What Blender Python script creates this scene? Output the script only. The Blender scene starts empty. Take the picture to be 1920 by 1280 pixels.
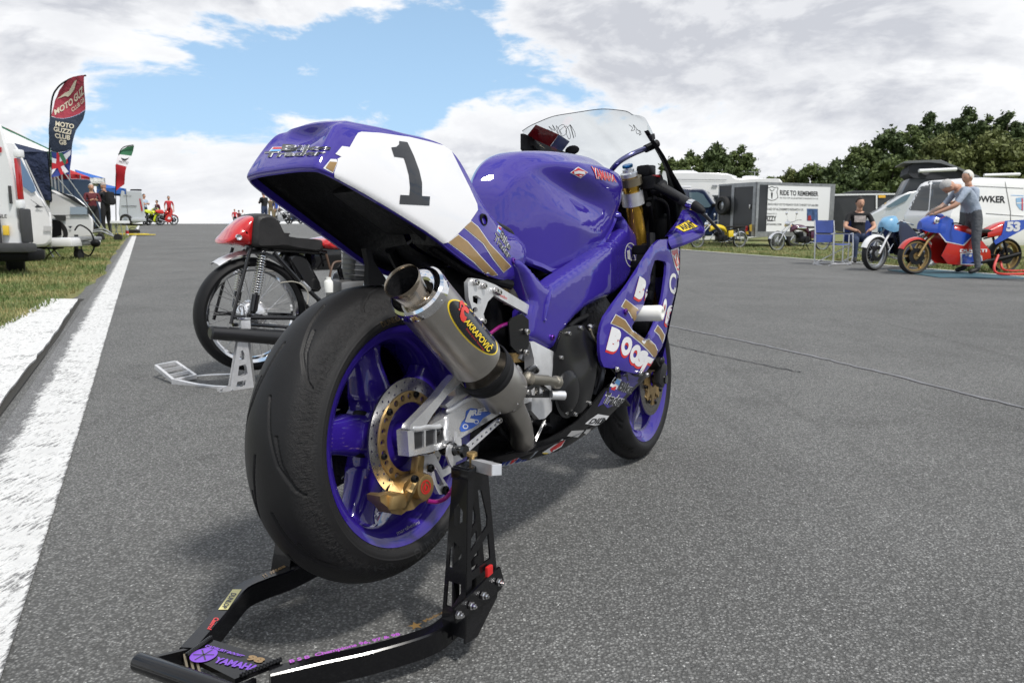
import bpy, bmesh, math, random
import numpy as np
from mathutils import Vector, Matrix, Quaternion
from mathutils.bvhtree import BVHTree
from mathutils.geometry import delaunay_2d_cdt
random.seed(7)
sc = bpy.context.scene
COL = sc.collection
R_ = math.radians
# ------------------------------------------------------------ camera
CAM_H = 0.866; FPX = 1440.0; PITCH = math.atan(222/1440)
cam = bpy.data.cameras.new('camera'); cam.lens = 27; cam.sensor_width = 36
cam.clip_start = .05; cam.clip_end = 9000
cam.dof.use_dof = True; cam.dof.focus_distance = 1.75; cam.dof.aperture_fstop = 13
co = bpy.data.objects.new('camera', cam); COL.objects.link(co)
co.location = (0, 0, CAM_H); co.rotation_euler = (math.pi/2-PITCH, 0, 0)
sc.camera = co
# ------------------------------------------------------------ light
SUN_EL, SUN_AZ = 58, 137            # azimuth from +Y towards +X
w = bpy.data.worlds.new('World'); sc.world = w; w.use_nodes = True
sun = bpy.data.lights.new('sun', 'SUN'); sun.energy = 3.3; sun.angle = R_(6.5); sun.color = (1, .965, .91)
so = bpy.data.objects.new('sun', sun); COL.objects.link(so)
_sd = Vector((math.sin(R_(SUN_AZ))*math.cos(R_(SUN_EL)), math.cos(R_(SUN_AZ))*math.cos(R_(SUN_EL)), math.sin(R_(SUN_EL))))
so.rotation_euler = _sd.to_track_quat('Z', 'Y').to_euler(); so.location = _sd*50
sc.view_settings.view_transform = 'Standard'; sc.view_settings.look = 'None'
sc.view_settings.gamma = 1; sc.view_settings.use_curve_mapping = False
sc.view_settings.exposure = 0.14

def srgb(r, g, b):
    f = lambda c: (c/255)/12.92 if c/255 <= .04045 else ((c/255+.055)/1.055)**2.4
    return (f(r), f(g), f(b), 1)

class NT:
    """small node helper"""
    def __init__(s, tree): s.t = tree; s.n = tree.nodes; s.l = tree.links
    def new(s, typ, **kw):
        n = s.n.new(typ)
        for k, v in kw.items():
            if k.startswith('i_'):
                n.inputs[k[2:].replace('_', ' ')].default_value = v
            else: setattr(n, k, v)
        return n
    def set(s, n, key, val):
        if isinstance(val, bpy.types.NodeSocket): s.l.new(val, n.inputs[key])
        else: n.inputs[key].default_value = val
    def math(s, op, a, b=0, clamp=False):
        n = s.n.new('ShaderNodeMath'); n.operation = op; n.use_clamp = clamp
        s.set(n, 0, a); s.set(n, 1, b); return n.outputs[0]
    def noise(s, vec, scale, detail=4, rough=.55, dist=0):
        n = s.n.new('ShaderNodeTexNoise'); s.set(n, 'Vector', vec) if vec else None
        n.inputs['Scale'].default_value = scale; n.inputs['Detail'].default_value = detail
        n.inputs['Roughness'].default_value = rough; n.inputs['Distortion'].default_value = dist
        return n.outputs['Fac']
    def ramp(s, fac, a, b, c0=0, c1=1, interp='LINEAR'):
        n = s.n.new('ShaderNodeMapRange'); n.clamp = True
        n.interpolation_type = interp
        s.set(n, 'Value', fac); s.set(n, 'From Min', a); s.set(n, 'From Max', b); s.set(n, 'To Min', c0); s.set(n, 'To Max', c1)
        return n.outputs[0]
    def mix(s, fac, a, b):
        n = s.n.new('ShaderNodeMix'); n.data_type = 'RGBA'
        s.set(n, 0, fac); s.set(n, 6, a); s.set(n, 7, b); return n.outputs[2]

# ---- world: physical sky with a layer of broken cloud
nt = NT(w.node_tree); nt.n.clear()
sky = nt.new('ShaderNodeTexSky', sky_type='NISHITA', sun_disc=False)
sky.sun_elevation = R_(SUN_EL); sky.sun_rotation = R_(SUN_AZ); sky.air_density = 1.0; sky.dust_density = .6; sky.ozone_density = 1.3
geo = nt.new('ShaderNodeTexCoord'); D = geo.outputs['Generated']
sep = nt.new('ShaderNodeSeparateXYZ'); nt.l.new(D, sep.inputs[0])
X_, Y_, Z_ = sep.outputs
def cmap(dx, dz, loc):
    m1 = nt.new('ShaderNodeMapping'); nt.l.new(D, m1.inputs[0]); m1.inputs['Location'].default_value = (loc[0]+dx, loc[1], loc[2]+dz); m1.inputs['Scale'].default_value = (1, 1, 2.3); return m1.outputs[0]
big = nt.noise(cmap(0, 0, (3.1, 7.4, 1.2)), 3.7, 11, .58, .35)
big2 = nt.noise(cmap(.02, .045, (3.1, 7.4, 1.2)), 3.7, 9, .58, .35)
# azimuth (x/y) and elevation shape the cover: open blue ahead-left, cloud to the right, overhead and low down
az = nt.math('ARCTAN2', X_, Y_)
el = nt.math('ARCSINE', Z_)
def bump2(a0, e0, aw, ew, tilt=0):
    da = nt.math('SUBTRACT', az, a0); de = nt.math('SUBTRACT', el, e0)
    de = nt.math('SUBTRACT', de, nt.math('MULTIPLY', da, tilt))
    a = nt.math('DIVIDE', da, aw); e = nt.math('DIVIDE', de, ew)
    q = nt.math('ADD', nt.math('MULTIPLY', a, a), nt.math('MULTIPLY', e, e))
    return nt.math('EXPONENT', nt.math('MULTIPLY', q, -1))
hole = nt.math('ADD', bump2(-.30, .150, .30, .050, .06), nt.math('MULTIPLY', bump2(-.10, .235, .15, .055, .3), .8))
hole = nt.math('ADD', hole, nt.math('MULTIPLY', bump2(-.10, .11, .12, .05), .55))
hole = nt.math('ADD', hole, nt.math('MULTIPLY', bump2(-.66, .205, .07, .03), .6))
puff = nt.math('ADD', bump2(-.42, .030, .40, .050), bump2(-.40, .265, .24, .060, .25))
puff = nt.math('ADD', puff, bump2(.30, .18, .30, .16)); puff = nt.math('ADD', puff, nt.math('MULTIPLY', bump2(-.60, .14, .10, .04), .8))
fin = nt.math('MULTIPLY', nt.math('SUBTRACT', nt.noise(cmap(0, 0, (6.1, 2.2, 8)), 13, 8, .62, .5), .5), .22)
cov = nt.math('SUBTRACT', nt.math('ADD', nt.math('ADD', nt.math('ADD', big, fin), .060), nt.math('MULTIPLY', puff, .15)), nt.math('MULTIPLY', hole, .19))
cloud = nt.ramp(cov, .465, .545, 0, 1, 'SMOOTHSTEP')
relief = nt.ramp(nt.math('SUBTRACT', big, big2), -.05, .05, 0, 1)          # sunward side of each billow is lighter
broad = nt.ramp(nt.noise(cmap(0, 0, (4.2, 6.4, 2)), 2.9, 6, .55, .3), .40, .62, 0, 1, 'SMOOTHSTEP')
thick = nt.ramp(cov, .51, .66, 0, 1)
dark = nt.math('MULTIPLY', nt.math('ADD', nt.math('MULTIPLY', broad, .52), nt.math('MULTIPLY', nt.math('SUBTRACT', 1, relief), .72)), nt.ramp(thick, 0, 1, .12, 1), clamp=True); dark = nt.math('MULTIPLY', dark, nt.ramp(el, .01, .13, .72, 1))
ccol = nt.mix(dark, srgb(250, 251, 253), srgb(200, 203, 211))
skyc = nt.mix(nt.ramp(el, 0, .45, .75, .35), sky.outputs[0], (5.7, 9.0, 12.9, 1))
bg1 = nt.new('ShaderNodeBackground'); nt.set(bg1, 'Color', skyc); bg1.inputs['Strength'].default_value = .085
bg2 = nt.new('ShaderNodeBackground'); nt.set(bg2, 'Color', ccol); bg2.inputs['Strength'].default_value = .98
mx = nt.new('ShaderNodeMixShader'); nt.l.new(cloud, mx.inputs[0]); nt.l.new(bg1.outputs[0], mx.inputs[1]); nt.l.new(bg2.outputs[0], mx.inputs[2])
wo = nt.new('ShaderNodeOutputWorld'); nt.l.new(mx.outputs[0], wo.inputs['Surface'])

# ------------------------------------------------------------ materials
MATS = {}
def mat(name, col, rough=.5, metal=0, coat=0, bump=None, vary=None, spec=.5, trans=0, alpha=1, ior=1.45, cbump=None):
    """col: linear rgb(a); bump=(scale,strength,detail); vary=(scale,amount)"""
    if name in MATS: return MATS[name]
    m = bpy.data.materials.new(name); m.use_nodes = True
    t = NT(m.node_tree); b = t.n['Principled BSDF']
    c = tuple(col[:3])+(1,)
    b.inputs['Base Color'].default_value = c; b.inputs['Roughness'].default_value = rough
    b.inputs['Metallic'].default_value = metal; b.inputs['Coat Weight'].default_value = coat
    b.inputs['Coat Roughness'].default_value = .03; b.inputs['Specular IOR Level'].default_value = spec
    b.inputs['Transmission Weight'].default_value = trans; b.inputs['Alpha'].default_value = alpha
    b.inputs['IOR'].default_value = ior
    tc = t.new('ShaderNodeTexCoord')
    if vary:
        n = t.noise(tc.outputs['Object'], vary[0], 5, .6)
        f = t.ramp(n, .3, .7, 1-vary[1], 1+vary[1])
        v = t.new('ShaderNodeMix', data_type='RGBA', blend_type='MULTIPLY'); v.inputs[0].default_value = 1; v.inputs[6].default_value = c
        cb = t.new('ShaderNodeCombineColor'); [t.l.new(f, cb.inputs[i]) for i in range(3)]
        t.l.new(cb.outputs[0], v.inputs[7]); t.l.new(v.outputs[2], b.inputs['Base Color'])
        r = t.ramp(n, .3, .7, max(0, rough-vary[1]*.25), min(1, rough+vary[1]*.25)); t.l.new(r, b.inputs['Roughness'])
    if bump:
        n = t.noise(tc.outputs['Object'], bump[0], bump[2] if len(bump) > 2 else 3, .6)
        bn = t.new('ShaderNodeBump'); bn.inputs['Strength'].default_value = bump[1]; bn.inputs['Distance'].default_value = 1/bump[0]
        t.l.new(n, bn.inputs['Height']); t.l.new(bn.outputs[0], b.inputs['Normal'])
    if cbump:   # hand-laid bodywork: a faint waviness in the clear coat
        b.inputs['Coat IOR'].default_value = 1.6; n = t.noise(tc.outputs['Object'], cbump[0], 3, .5); bn = t.new('ShaderNodeBump'); bn.inputs['Strength'].default_value = cbump[1]; bn.inputs['Distance'].default_value = .08
        t.l.new(n, bn.inputs['Height']); t.l.new(bn.outputs[0], b.inputs['Coat Normal'])
    MATS[name] = m; return m

PURPLE = mat('purple_gloss_paint', (.030, .016, .235), .5, 0, 1, vary=(3, .05), spec=.1, cbump=(5, .07))
PURPLE2 = mat('purple_wheel_paint', (.024, .010, .20), .45, 0, 1, spec=.1)
WHITEP = mat('white_gloss_vinyl', (.66, .66, .67), .3, 0, .7)
BLACKG = mat('black_gloss', (.006, .006, .007), .12, 0, .5)
BLACKV = mat('black_vinyl', (.008, .009, .012), .22, 0, .5)
GOLDV = mat('bronze_gold_vinyl', (.30, .185, .07), .32, .35, .5, vary=(40, .08))
REDV = mat('red_vinyl', (.52, .018, .02), .35, 0, .3)
YELV = mat('yellow_vinyl', (.85, .62, .04), .35, 0, .3)
CREAMV = mat('cream_vinyl', (.72, .66, .30), .4)
BLUEV = mat('sky_blue_vinyl', (.14, .40, .78), .35, 0, .3)
VIOLV = mat('violet_vinyl', (.19, .07, .50), .4)
PINKV = mat('pink_violet_vinyl', (.42, .10, .52), .4)
NAVYV = mat('navy_vinyl', (.01, .03, .20), .35)
RUBBER = mat('worn_rubber', (.011, .011, .012), .6, 0, 0, bump=(500, .25, 4), vary=(25, .4), spec=.28)
RUBBER2 = mat('black_rubber', (.008, .008, .009), .6, 0, 0, bump=(900, .15), spec=.28)
ALU = mat('polished_aluminium', (.80, .80, .81), .26, .82, 0, vary=(9, .10), bump=(60, .04, 5))
ALU2 = mat('satin_aluminium', (.74, .74, .75), .38, .72, 0, vary=(30, .10))
CHROME = mat('chrome', (.78, .78, .79), .07, 1)
STEEL = mat('bright_steel', (.50, .49, .48), .25, 1, vary=(20, .15))
TITAN = mat('titanium_skin', (.50, .475, .44), .36, 1, vary=(12, .10), bump=(400, .03))
GOLDA = mat('gold_anodised', (.40, .275, .12), .42, .85, vary=(30, .15))
FORKG = mat('gold_fork_tube', (.52, .30, .035), .25, .85, .3)
DARKM = mat('dark_engine_metal', (.020, .020, .022), .36, .6, 0, bump=(80, .2), vary=(15, .3))
BLACKM = mat('matt_black', (.004, .004, .005), .5, 0, 0, bump=(200, .1), vary=(10, .3), spec=.2)
UNDER = mat('matt_black_laminate', (.006, .006, .007), .5, 0, 0, bump=(60, .25, 6), vary=(14, .35), spec=.4)
HOSE = mat('magenta_hose', (.28, .01, .16), .3, .3, .5)
PURB = mat('purple_anodised', (.16, .05, .35), .25, 1)
NYLON = mat('white_nylon', (.74, .74, .70), .4)
RED_LACQ = mat('red_lacquer', (.48, .010, .012), .2, 0, 1, vary=(4, .08))
LEATHER = mat('black_leatherette', (.014, .013, .013), .5, 0, 0, bump=(180, .35, 5), vary=(20, .3))

def special(name):
    m = bpy.data.materials.new(name); m.use_nodes = True; t = NT(m.node_tree); MATS[name] = m
    return m, t, t.n['Principled BSDF'], t.new('ShaderNodeTexCoord')

m, t, b, tc = special('used_slick_rubber'); TYRER = m
sp_ = t.new('ShaderNodeSeparateXYZ'); t.l.new(tc.outputs['Object'], sp_.inputs[0]); ay = t.math('ABSOLUTE', t.math('ADD', sp_.outputs[1], .025))
n = t.noise(tc.outputs['Object'], 26, 7, .7); n2 = t.noise(tc.outputs['Object'], 300, 6, .7); n3 = t.noise(tc.outputs['Object'], 90, 6, .7, 1.5)
sh = t.math('MULTIPLY', t.ramp(ay, .050, .075), t.ramp(ay, .086, .093, 1, 0)); wl = t.ramp(ay, .088, .092)
k_ = t.math('ADD', t.math('MULTIPLY', sh, t.ramp(n3, .4, .65, .1, 1)), t.math('MULTIPLY', t.math('ADD', n, t.math('MULTIPLY', wl, .55)), .30))
t.l.new(t.mix(k_, (.005, .005, .0056, 1), (.026, .025, .025, 1)), b.inputs['Base Color']); t.l.new(t.ramp(k_, 0, 1, .48, .8), b.inputs['Roughness']); b.inputs['Specular IOR Level'].default_value = .3
bn = t.new('ShaderNodeBump'); bn.inputs['Distance'].default_value = .004; t.l.new(t.ramp(sh, 0, 1, .15, .9), bn.inputs['Strength']); t.l.new(t.math('ADD', n3, t.math('MULTIPLY', n2, .35)), bn.inputs['Height']); t.l.new(bn.outputs[0], b.inputs['Normal'])
m, t, b, tc = special('carbon_weave'); CARBON = m
sepc = t.new('ShaderNodeMapping'); t.l.new(tc.outputs['Object'], sepc.inputs[0]); sepc.inputs['Rotation'].default_value = (R_(90), 0, R_(0))
ck = t.new('ShaderNodeTexChecker'); t.l.new(sepc.outputs[0], ck.inputs[0]); ck.inputs['Scale'].default_value = 330
ck.inputs[1].default_value = (.002, .002, .0025, 1); ck.inputs[2].default_value = (.012, .012, .013, 1)
t.l.new(ck.outputs[0], b.inputs['Base Color']); b.inputs['Roughness'].default_value = .3; b.inputs['Coat Weight'].default_value = .22; b.inputs['Specular IOR Level'].default_value = .15
b.inputs['Coat Roughness'].default_value = .12

m, t, b, tc = special('clear_screen'); SCREEN = m
b.inputs['Base Color'].default_value = (.9, .93, .95, 1); b.inputs['Roughness'].default_value = .03
b.inputs['Specular IOR Level'].default_value = .5
tr = t.new('ShaderNodeBsdfTransparent'); tr.inputs[0].default_value = (.90, .93, .94, 1)
gl = t.new('ShaderNodeBsdfGlossy'); gl.inputs['Roughness'].default_value = .02
lw = t.new('ShaderNodeLayerWeight'); lw.inputs[0].default_value = .5
mxs = t.new('ShaderNodeMixShader'); fp = t.math('POWER', lw.outputs['Facing'], 4); t.l.new(t.ramp(fp, 0, 1, .05, .75), mxs.inputs[0]); t.l.new(tr.outputs[0], mxs.inputs[1]); t.l.new(gl.outputs[0], mxs.inputs[2])
t.l.new(mxs.outputs[0], t.n['Material Output'].inputs[0])
GLASS = mat('dark_vehicle_glass', (.02, .025, .028), .04, 0, .5)
GLASSL = mat('pale_vehicle_glass', (.10, .15, .18), .05, 0, .6)

# asphalt
def asphalt_nodes(t, tc):
    P = tc.outputs['Object']
    v = t.new('ShaderNodeTexVoronoi'); t.l.new(P, v.inputs[0]); v.inputs['Scale'].default_value = 135; v.inputs['Randomness'].default_value = 1
    v2 = t.new('ShaderNodeTexVoronoi'); t.l.new(P, v2.inputs[0]); v2.inputs['Scale'].default_value = 300
    n1 = t.noise(P, 1.1, 5, .6); n2 = t.noise(P, 60, 6, .7); n3 = t.noise(P, .25, 4, .6)
    sepv = t.new('ShaderNodeSeparateColor'); t.l.new(v.outputs['Color'], sepv.inputs[0])
    sepw = t.new('ShaderNodeSeparateColor'); t.l.new(v2.outputs['Color'], sepw.inputs[0])
    stone = t.math('MULTIPLY', t.math('ADD', t.math('MULTIPLY', sepv.outputs[0], .5), t.math('MULTIPLY', sepw.outputs[0], .35)), t.ramp(v.outputs['Distance'], .15, .65, 1, .15))
    br = t.math('ADD', t.math('MULTIPLY', stone, .32), .074)
    br = t.math('MULTIPLY', br, t.ramp(n1, .3, .7, .86, 1.12)); br = t.math('MULTIPLY', br, t.ramp(n2, .3, .7, .75, 1.3))
    br = t.math('MULTIPLY', br, t.ramp(n3, .3, .7, .9, 1.1))
    sm = t.new('ShaderNodeMapping'); t.l.new(P, sm.inputs[0]); sm.inputs['Rotation'].default_value = (0, 0, R_(25)); sm.inputs['Scale'].default_value = (3.2, .14, 1)
    n5 = t.noise(sm.outputs[0], 1.3, 5, .62, .6); n6 = t.noise(P, .9, 7, .7, 1.2)
    br = t.math('MULTIPLY', br, t.ramp(n5, .56, .74, 1, .80)); br = t.math('MULTIPLY', br, t.ramp(n6, .58, .72, 1, .74)); br = t.math('MULTIPLY', br, t.ramp(n6, .25, .38, 1.12, 1))
    # pale chips
    br = t.math('ADD', br, t.math('MULTIPLY', t.math('GREATER_THAN', sepw.outputs[1], .993), .30))
    h = t.math('ADD', t.ramp(v.outputs['Distance'], 0, .7, 1, 0), t.math('MULTIPLY', t.ramp(v2.outputs['Distance'], 0, .7, 1, 0), .45))
    h = t.math('ADD', h, t.math('MULTIPLY', n2, .6))
    h = t.math('ADD', h, t.math('MULTIPLY', sepv.outputs[2], .5))
    return br, h
m, t, b, tc = special('asphalt'); ASPH = m
br, h = asphalt_nodes(t, tc)
cmb = t.new('ShaderNodeCombineColor'); t.l.new(t.math('MULTIPLY', br, .995), cmb.inputs[0]); t.l.new(br, cmb.inputs[1]); t.l.new(t.math('MULTIPLY', br, .975), cmb.inputs[2])
t.l.new(cmb.outputs[0], b.inputs['Base Color']); b.inputs['Roughness'].default_value = .82; b.inputs['Specular IOR Level'].default_value = .3
bn = t.new('ShaderNodeBump'); bn.inputs['Strength'].default_value = .9; bn.inputs['Distance'].default_value = .004; t.l.new(h, bn.inputs['Height']); t.l.new(bn.outputs[0], b.inputs['Normal'])

def paint_line(name, lo, hi, white=.78):
    """worn road paint; the u coordinate of its UV map runs across the line"""
    m, t, b, tc = special(name)
    br, h = asphalt_nodes(t, tc)
    P = tc.outputs['Object']; uv = t.new('ShaderNodeSeparateXYZ'); t.l.new(tc.outputs['UV'], uv.inputs[0])
    e = t.math('MULTIPLY', t.math('MULTIPLY', uv.outputs[0], t.math('SUBTRACT', 1, uv.outputs[0])), 4)
    mpp = t.new('ShaderNodeMapping'); t.l.new(P, mpp.inputs[0]); mpp.inputs['Rotation'].default_value = (0, 0, R_(-63)); mpp.inputs['Scale'].default_value = (1, .25, 1)
    n = t.noise(mpp.outputs[0], 90, 8, .75); n2 = t.noise(P, 7, 5, .65)
    cvr = t.math('ADD', t.math('ADD', t.math('MULTIPLY', n, .8), t.math('MULTIPLY', n2, .35)), t.ramp(uv.outputs[0], 0, .34, lo, hi)); cvr = t.math('ADD', cvr, t.ramp(uv.outputs[0], .97, 1, 0, -.12))
    f = t.ramp(cvr, .50, .60, 0, 1)
    a = t.new('ShaderNodeCombineColor'); [t.l.new(br, a.inputs[i]) for i in range(3)]
    wv = t.mix(t.ramp(n2, .35, .65), (white, white, white*.985, 1), (white*.82, white*.82, white*.81, 1))
    t.l.new(t.mix(f, a.outputs[0], wv), b.inputs['Base Color']); b.inputs['Roughness'].default_value = .65
    bn = t.new('ShaderNodeBump'); bn.inputs['Strength'].default_value = .6; bn.inputs['Distance'].default_value = .004
    t.l.new(t.math('ADD', h, t.math('MULTIPLY', n, 1.2)), bn.inputs['Height']); t.l.new(bn.outputs[0], b.inputs['Normal'])
    return m
LINEP = paint_line('worn_white_line_paint', -.30, .035, .70)
LINEK = paint_line('white_kerb_paint', .00, .04, .74)

m, t, b, tc = special('dry_grass_ground'); GRASSG = m
P = tc.outputs['Object']; n = t.noise(P, .8, 6, .65); n2 = t.noise(P, 14, 6, .75)
mm = t.math('ADD', t.math('MULTIPLY', n, .65), t.math('MULTIPLY', n2, .35))
c = t.mix(t.ramp(mm, .45, .66), (.095, .13, .034, 1), (.30, .23, .10, 1))
t.l.new(c, b.inputs['Base Color']); b.inputs['Roughness'].default_value = .9
bn = t.new('ShaderNodeBump'); bn.inputs['Strength'].default_value = .8; bn.inputs['Distance'].default_value = .03; t.l.new(n2, bn.inputs['Height']); t.l.new(bn.outputs[0], b.inputs['Normal'])

m, t, b, tc = special('grass_blades'); GRASSB = m
oi = t.new('ShaderNodeObjectInfo'); P = tc.outputs['Object']; n = t.noise(P, 1.0, 5, .6); n2 = t.noise(P, 30, 3, .7)
mm = t.math('ADD', t.math('MULTIPLY', n, .6), t.math('MULTIPLY', n2, .4))
c = t.mix(t.ramp(mm, .46, .62), (.085, .135, .03, 1), (.36, .29, .13, 1)); t.l.new(c, b.inputs['Base Color']); b.inputs['Roughness'].default_value = .7

# ------------------------------------------------------------ mesh helpers
class MB:
    def __init__(s): s.v = []; s.f = []; s.mi = []; s.m = 0
    def add(s, vs, fs, T=None):
        o = len(s.v)
        if T is not None: vs = [T @ Vector(v) for v in vs]
        s.v += [tuple(v) for v in vs]; s.f += [tuple(i+o for i in f) for f in fs]; s.mi += [s.m]*len(fs); return s
    def box(s, c, size, rot=None, bevel=0, T=None, taper=None):
        hx, hy, hz = [a/2 for a in size]; b = min(bevel, hx*.9, hy*.9, hz*.9)
        Rm = rot if isinstance(rot, Matrix) else (Matrix.Rotation(rot[2], 4, 'Z') @ Matrix.Rotation(rot[1], 4, 'Y') @ Matrix.Rotation(rot[0], 4, 'X') if rot else Matrix.Identity(4))
        Rm = Matrix.Translation(Vector(c)) @ Rm.to_4x4()
        if T is not None: Rm = T @ Rm
        if b <= 0:
            vs = [(x, y, z) for x in (-hx, hx) for y in (-hy, hy) for z in (-hz, hz)]
            fs = [(0, 1, 3, 2), (4, 6, 7, 5), (0, 4, 5, 1), (2, 3, 7, 6), (0, 2, 6, 4), (1, 5, 7, 3)]
            if taper: vs = [(x*(taper[0] if z > 0 else 1), y*(taper[1] if z > 0 else 1), z) for x, y, z in vs]
            return s.add(vs, fs, Rm)
        bm = bmesh.new(); bmesh.ops.create_cube(bm, size=1)
        for v in bm.verts: v.co = Vector((v.co.x*2*hx, v.co.y*2*hy, v.co.z*2*hz))
        if taper:
            for v in bm.verts:
                if v.co.z > 0: v.co.x *= taper[0]; v.co.y *= taper[1]
        bmesh.ops.bevel(bm, geom=list(bm.edges), offset=b, segments=2, affect='EDGES', profile=.6)
        bm.verts.index_update(); s.add([v.co for v in bm.verts], [[v.index for v in f.verts] for f in bm.faces], Rm); bm.free(); return s
    def tube(s, pts, r, n=10, caps=True, closed=False, flat=1.0):
        pts = [Vector(p) for p in pts]; rs = r if isinstance(r, (list, tuple)) else [r]*len(pts)
        N = len(pts); vs = []; prev = None
        for i, p in enumerate(pts):
            a = pts[(i-1) % N] if (i > 0 or closed) else p; b = pts[(i+1) % N] if (i < N-1 or closed) else p
            d = (b-a).normalized()
            if prev is None: u = d.orthogonal().normalized()
            else: u = (prev - d*prev.dot(d)).normalized()
            prev = u; w_ = d.cross(u)
            for k in range(n):
                an = 2*math.pi*k/n; vs.append(p+(u*math.cos(an)+w_*math.sin(an)*flat)*rs[i])
        fs = []
        for i in range(N if closed else N-1):
            j = (i+1) % N
            for k in range(n): fs.append((i*n+k, i*n+(k+1) % n, j*n+(k+1) % n, j*n+k))
        if caps and not closed: fs += [tuple(reversed(range(n))), tuple((N-1)*n+k for k in range(n))]
        return s.add(vs, fs)
    def lathe(s, prof, c=(0, 0, 0), axis='Y', n=48, T=None, closed=False):
        """prof [(axial, radius)]"""
        ax = {'X': Vector((1, 0, 0)), 'Y': Vector((0, 1, 0)), 'Z': Vector((0, 0, 1))}[axis] if isinstance(axis, str) else Vector(axis).normalized()
        u = {'Y': Vector((1, 0, 0)), 'X': Vector((0, 1, 0)), 'Z': Vector((1, 0, 0))}[axis] if isinstance(axis, str) else ax.orthogonal().normalized()
        w_ = ax.cross(u); c = Vector(c); vs = []; m_ = len(prof)
        for k in range(n):
            an = 2*math.pi*k/n; d = u*math.cos(an)+w_*math.sin(an)
            vs += [c+ax*a+d*r for a, r in prof]
        fs = []
        for k in range(n):
            k2 = (k+1) % n
            for i in range(m_ if closed else m_-1):
                j = (i+1) % m_; fs.append((k*m_+i, k*m_+j, k2*m_+j, k2*m_+i))
        return s.add(vs, fs, T)
    def ball(s, c, r, n=10, m_=7, T=None):
        r = (r, r, r) if not isinstance(r, (tuple, list)) else r
        vs = []; fs = []
        for i in range(m_+1):
            ph = math.pi*i/m_
            for k in range(n):
                an = 2*math.pi*k/n; vs.append((c[0]+r[0]*math.sin(ph)*math.cos(an), c[1]+r[1]*math.sin(ph)*math.sin(an), c[2]+r[2]*math.cos(ph)))
        for i in range(m_):
            for k in range(n): fs.append((i*n+k, (i+1)*n+k, (i+1)*n+(k+1) % n, i*n+(k+1) % n))
        return s.add(vs, fs, T)
    def grid(s, rows, closed=False, T=None):
        n = len(rows[0]); vs = [p for r in rows for p in r]; fs = []
        for i in range(len(rows)-1):
            for k in range(n if closed else n-1):
                k2 = (k+1) % n; fs.append((i*n+k, i*n+k2, (i+1)*n+k2, (i+1)*n+k))
        return s.add(vs, fs, T)
    def poly(s, pts, T=None): return s.add(pts, [tuple(range(len(pts)))], T)
    def prism(s, outline, f0, f1, holes=(), step=0, T=None):
        """outline in 2D; f0/f1 map (u,v) to the 3D front and back faces"""
        vs2, tris, loops = tri2d(outline, holes, step)
        n = len(vs2)
        V = [f0(u, v) for u, v in vs2]+[f1(u, v) for u, v in vs2]
        F = [tuple(t) for t in tris]+[tuple(n+i for i in reversed(t)) for t in tris]
        for lp in loops:
            for i in range(len(lp)):
                a, b_ = lp[i], lp[(i+1) % len(lp)]; F.append((a, n+a, n+b_, b_))
        return s.add(V, F, T)
    def build(s, name, mats, parent=None, smooth=True, angle=35, off=None, recalc=True):
        if not isinstance(mats, (list, tuple)): mats = [mats]
        me = bpy.data.meshes.new(name)
        vs = s.v if off is None else [(a+off[0], b_+off[1], c+off[2]) for a, b_, c in s.v]
        me.from_pydata(vs, [], s.f)
        for mm_ in mats: me.materials.append(mm_)
        if len(mats) > 1: me.polygons.foreach_set('material_index', s.mi)
        if recalc:
            bm = bmesh.new(); bm.from_mesh(me); bmesh.ops.recalc_face_normals(bm, faces=bm.faces); bm.to_mesh(me); bm.free()
        if smooth:
            me.polygons.foreach_set('use_smooth', [True]*len(me.polygons)); me.set_sharp_from_angle(angle=R_(angle))
        me.update()
        o = bpy.data.objects.new(name, me); COL.objects.link(o)
        if parent is not None: o.parent = parent
        return o

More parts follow.
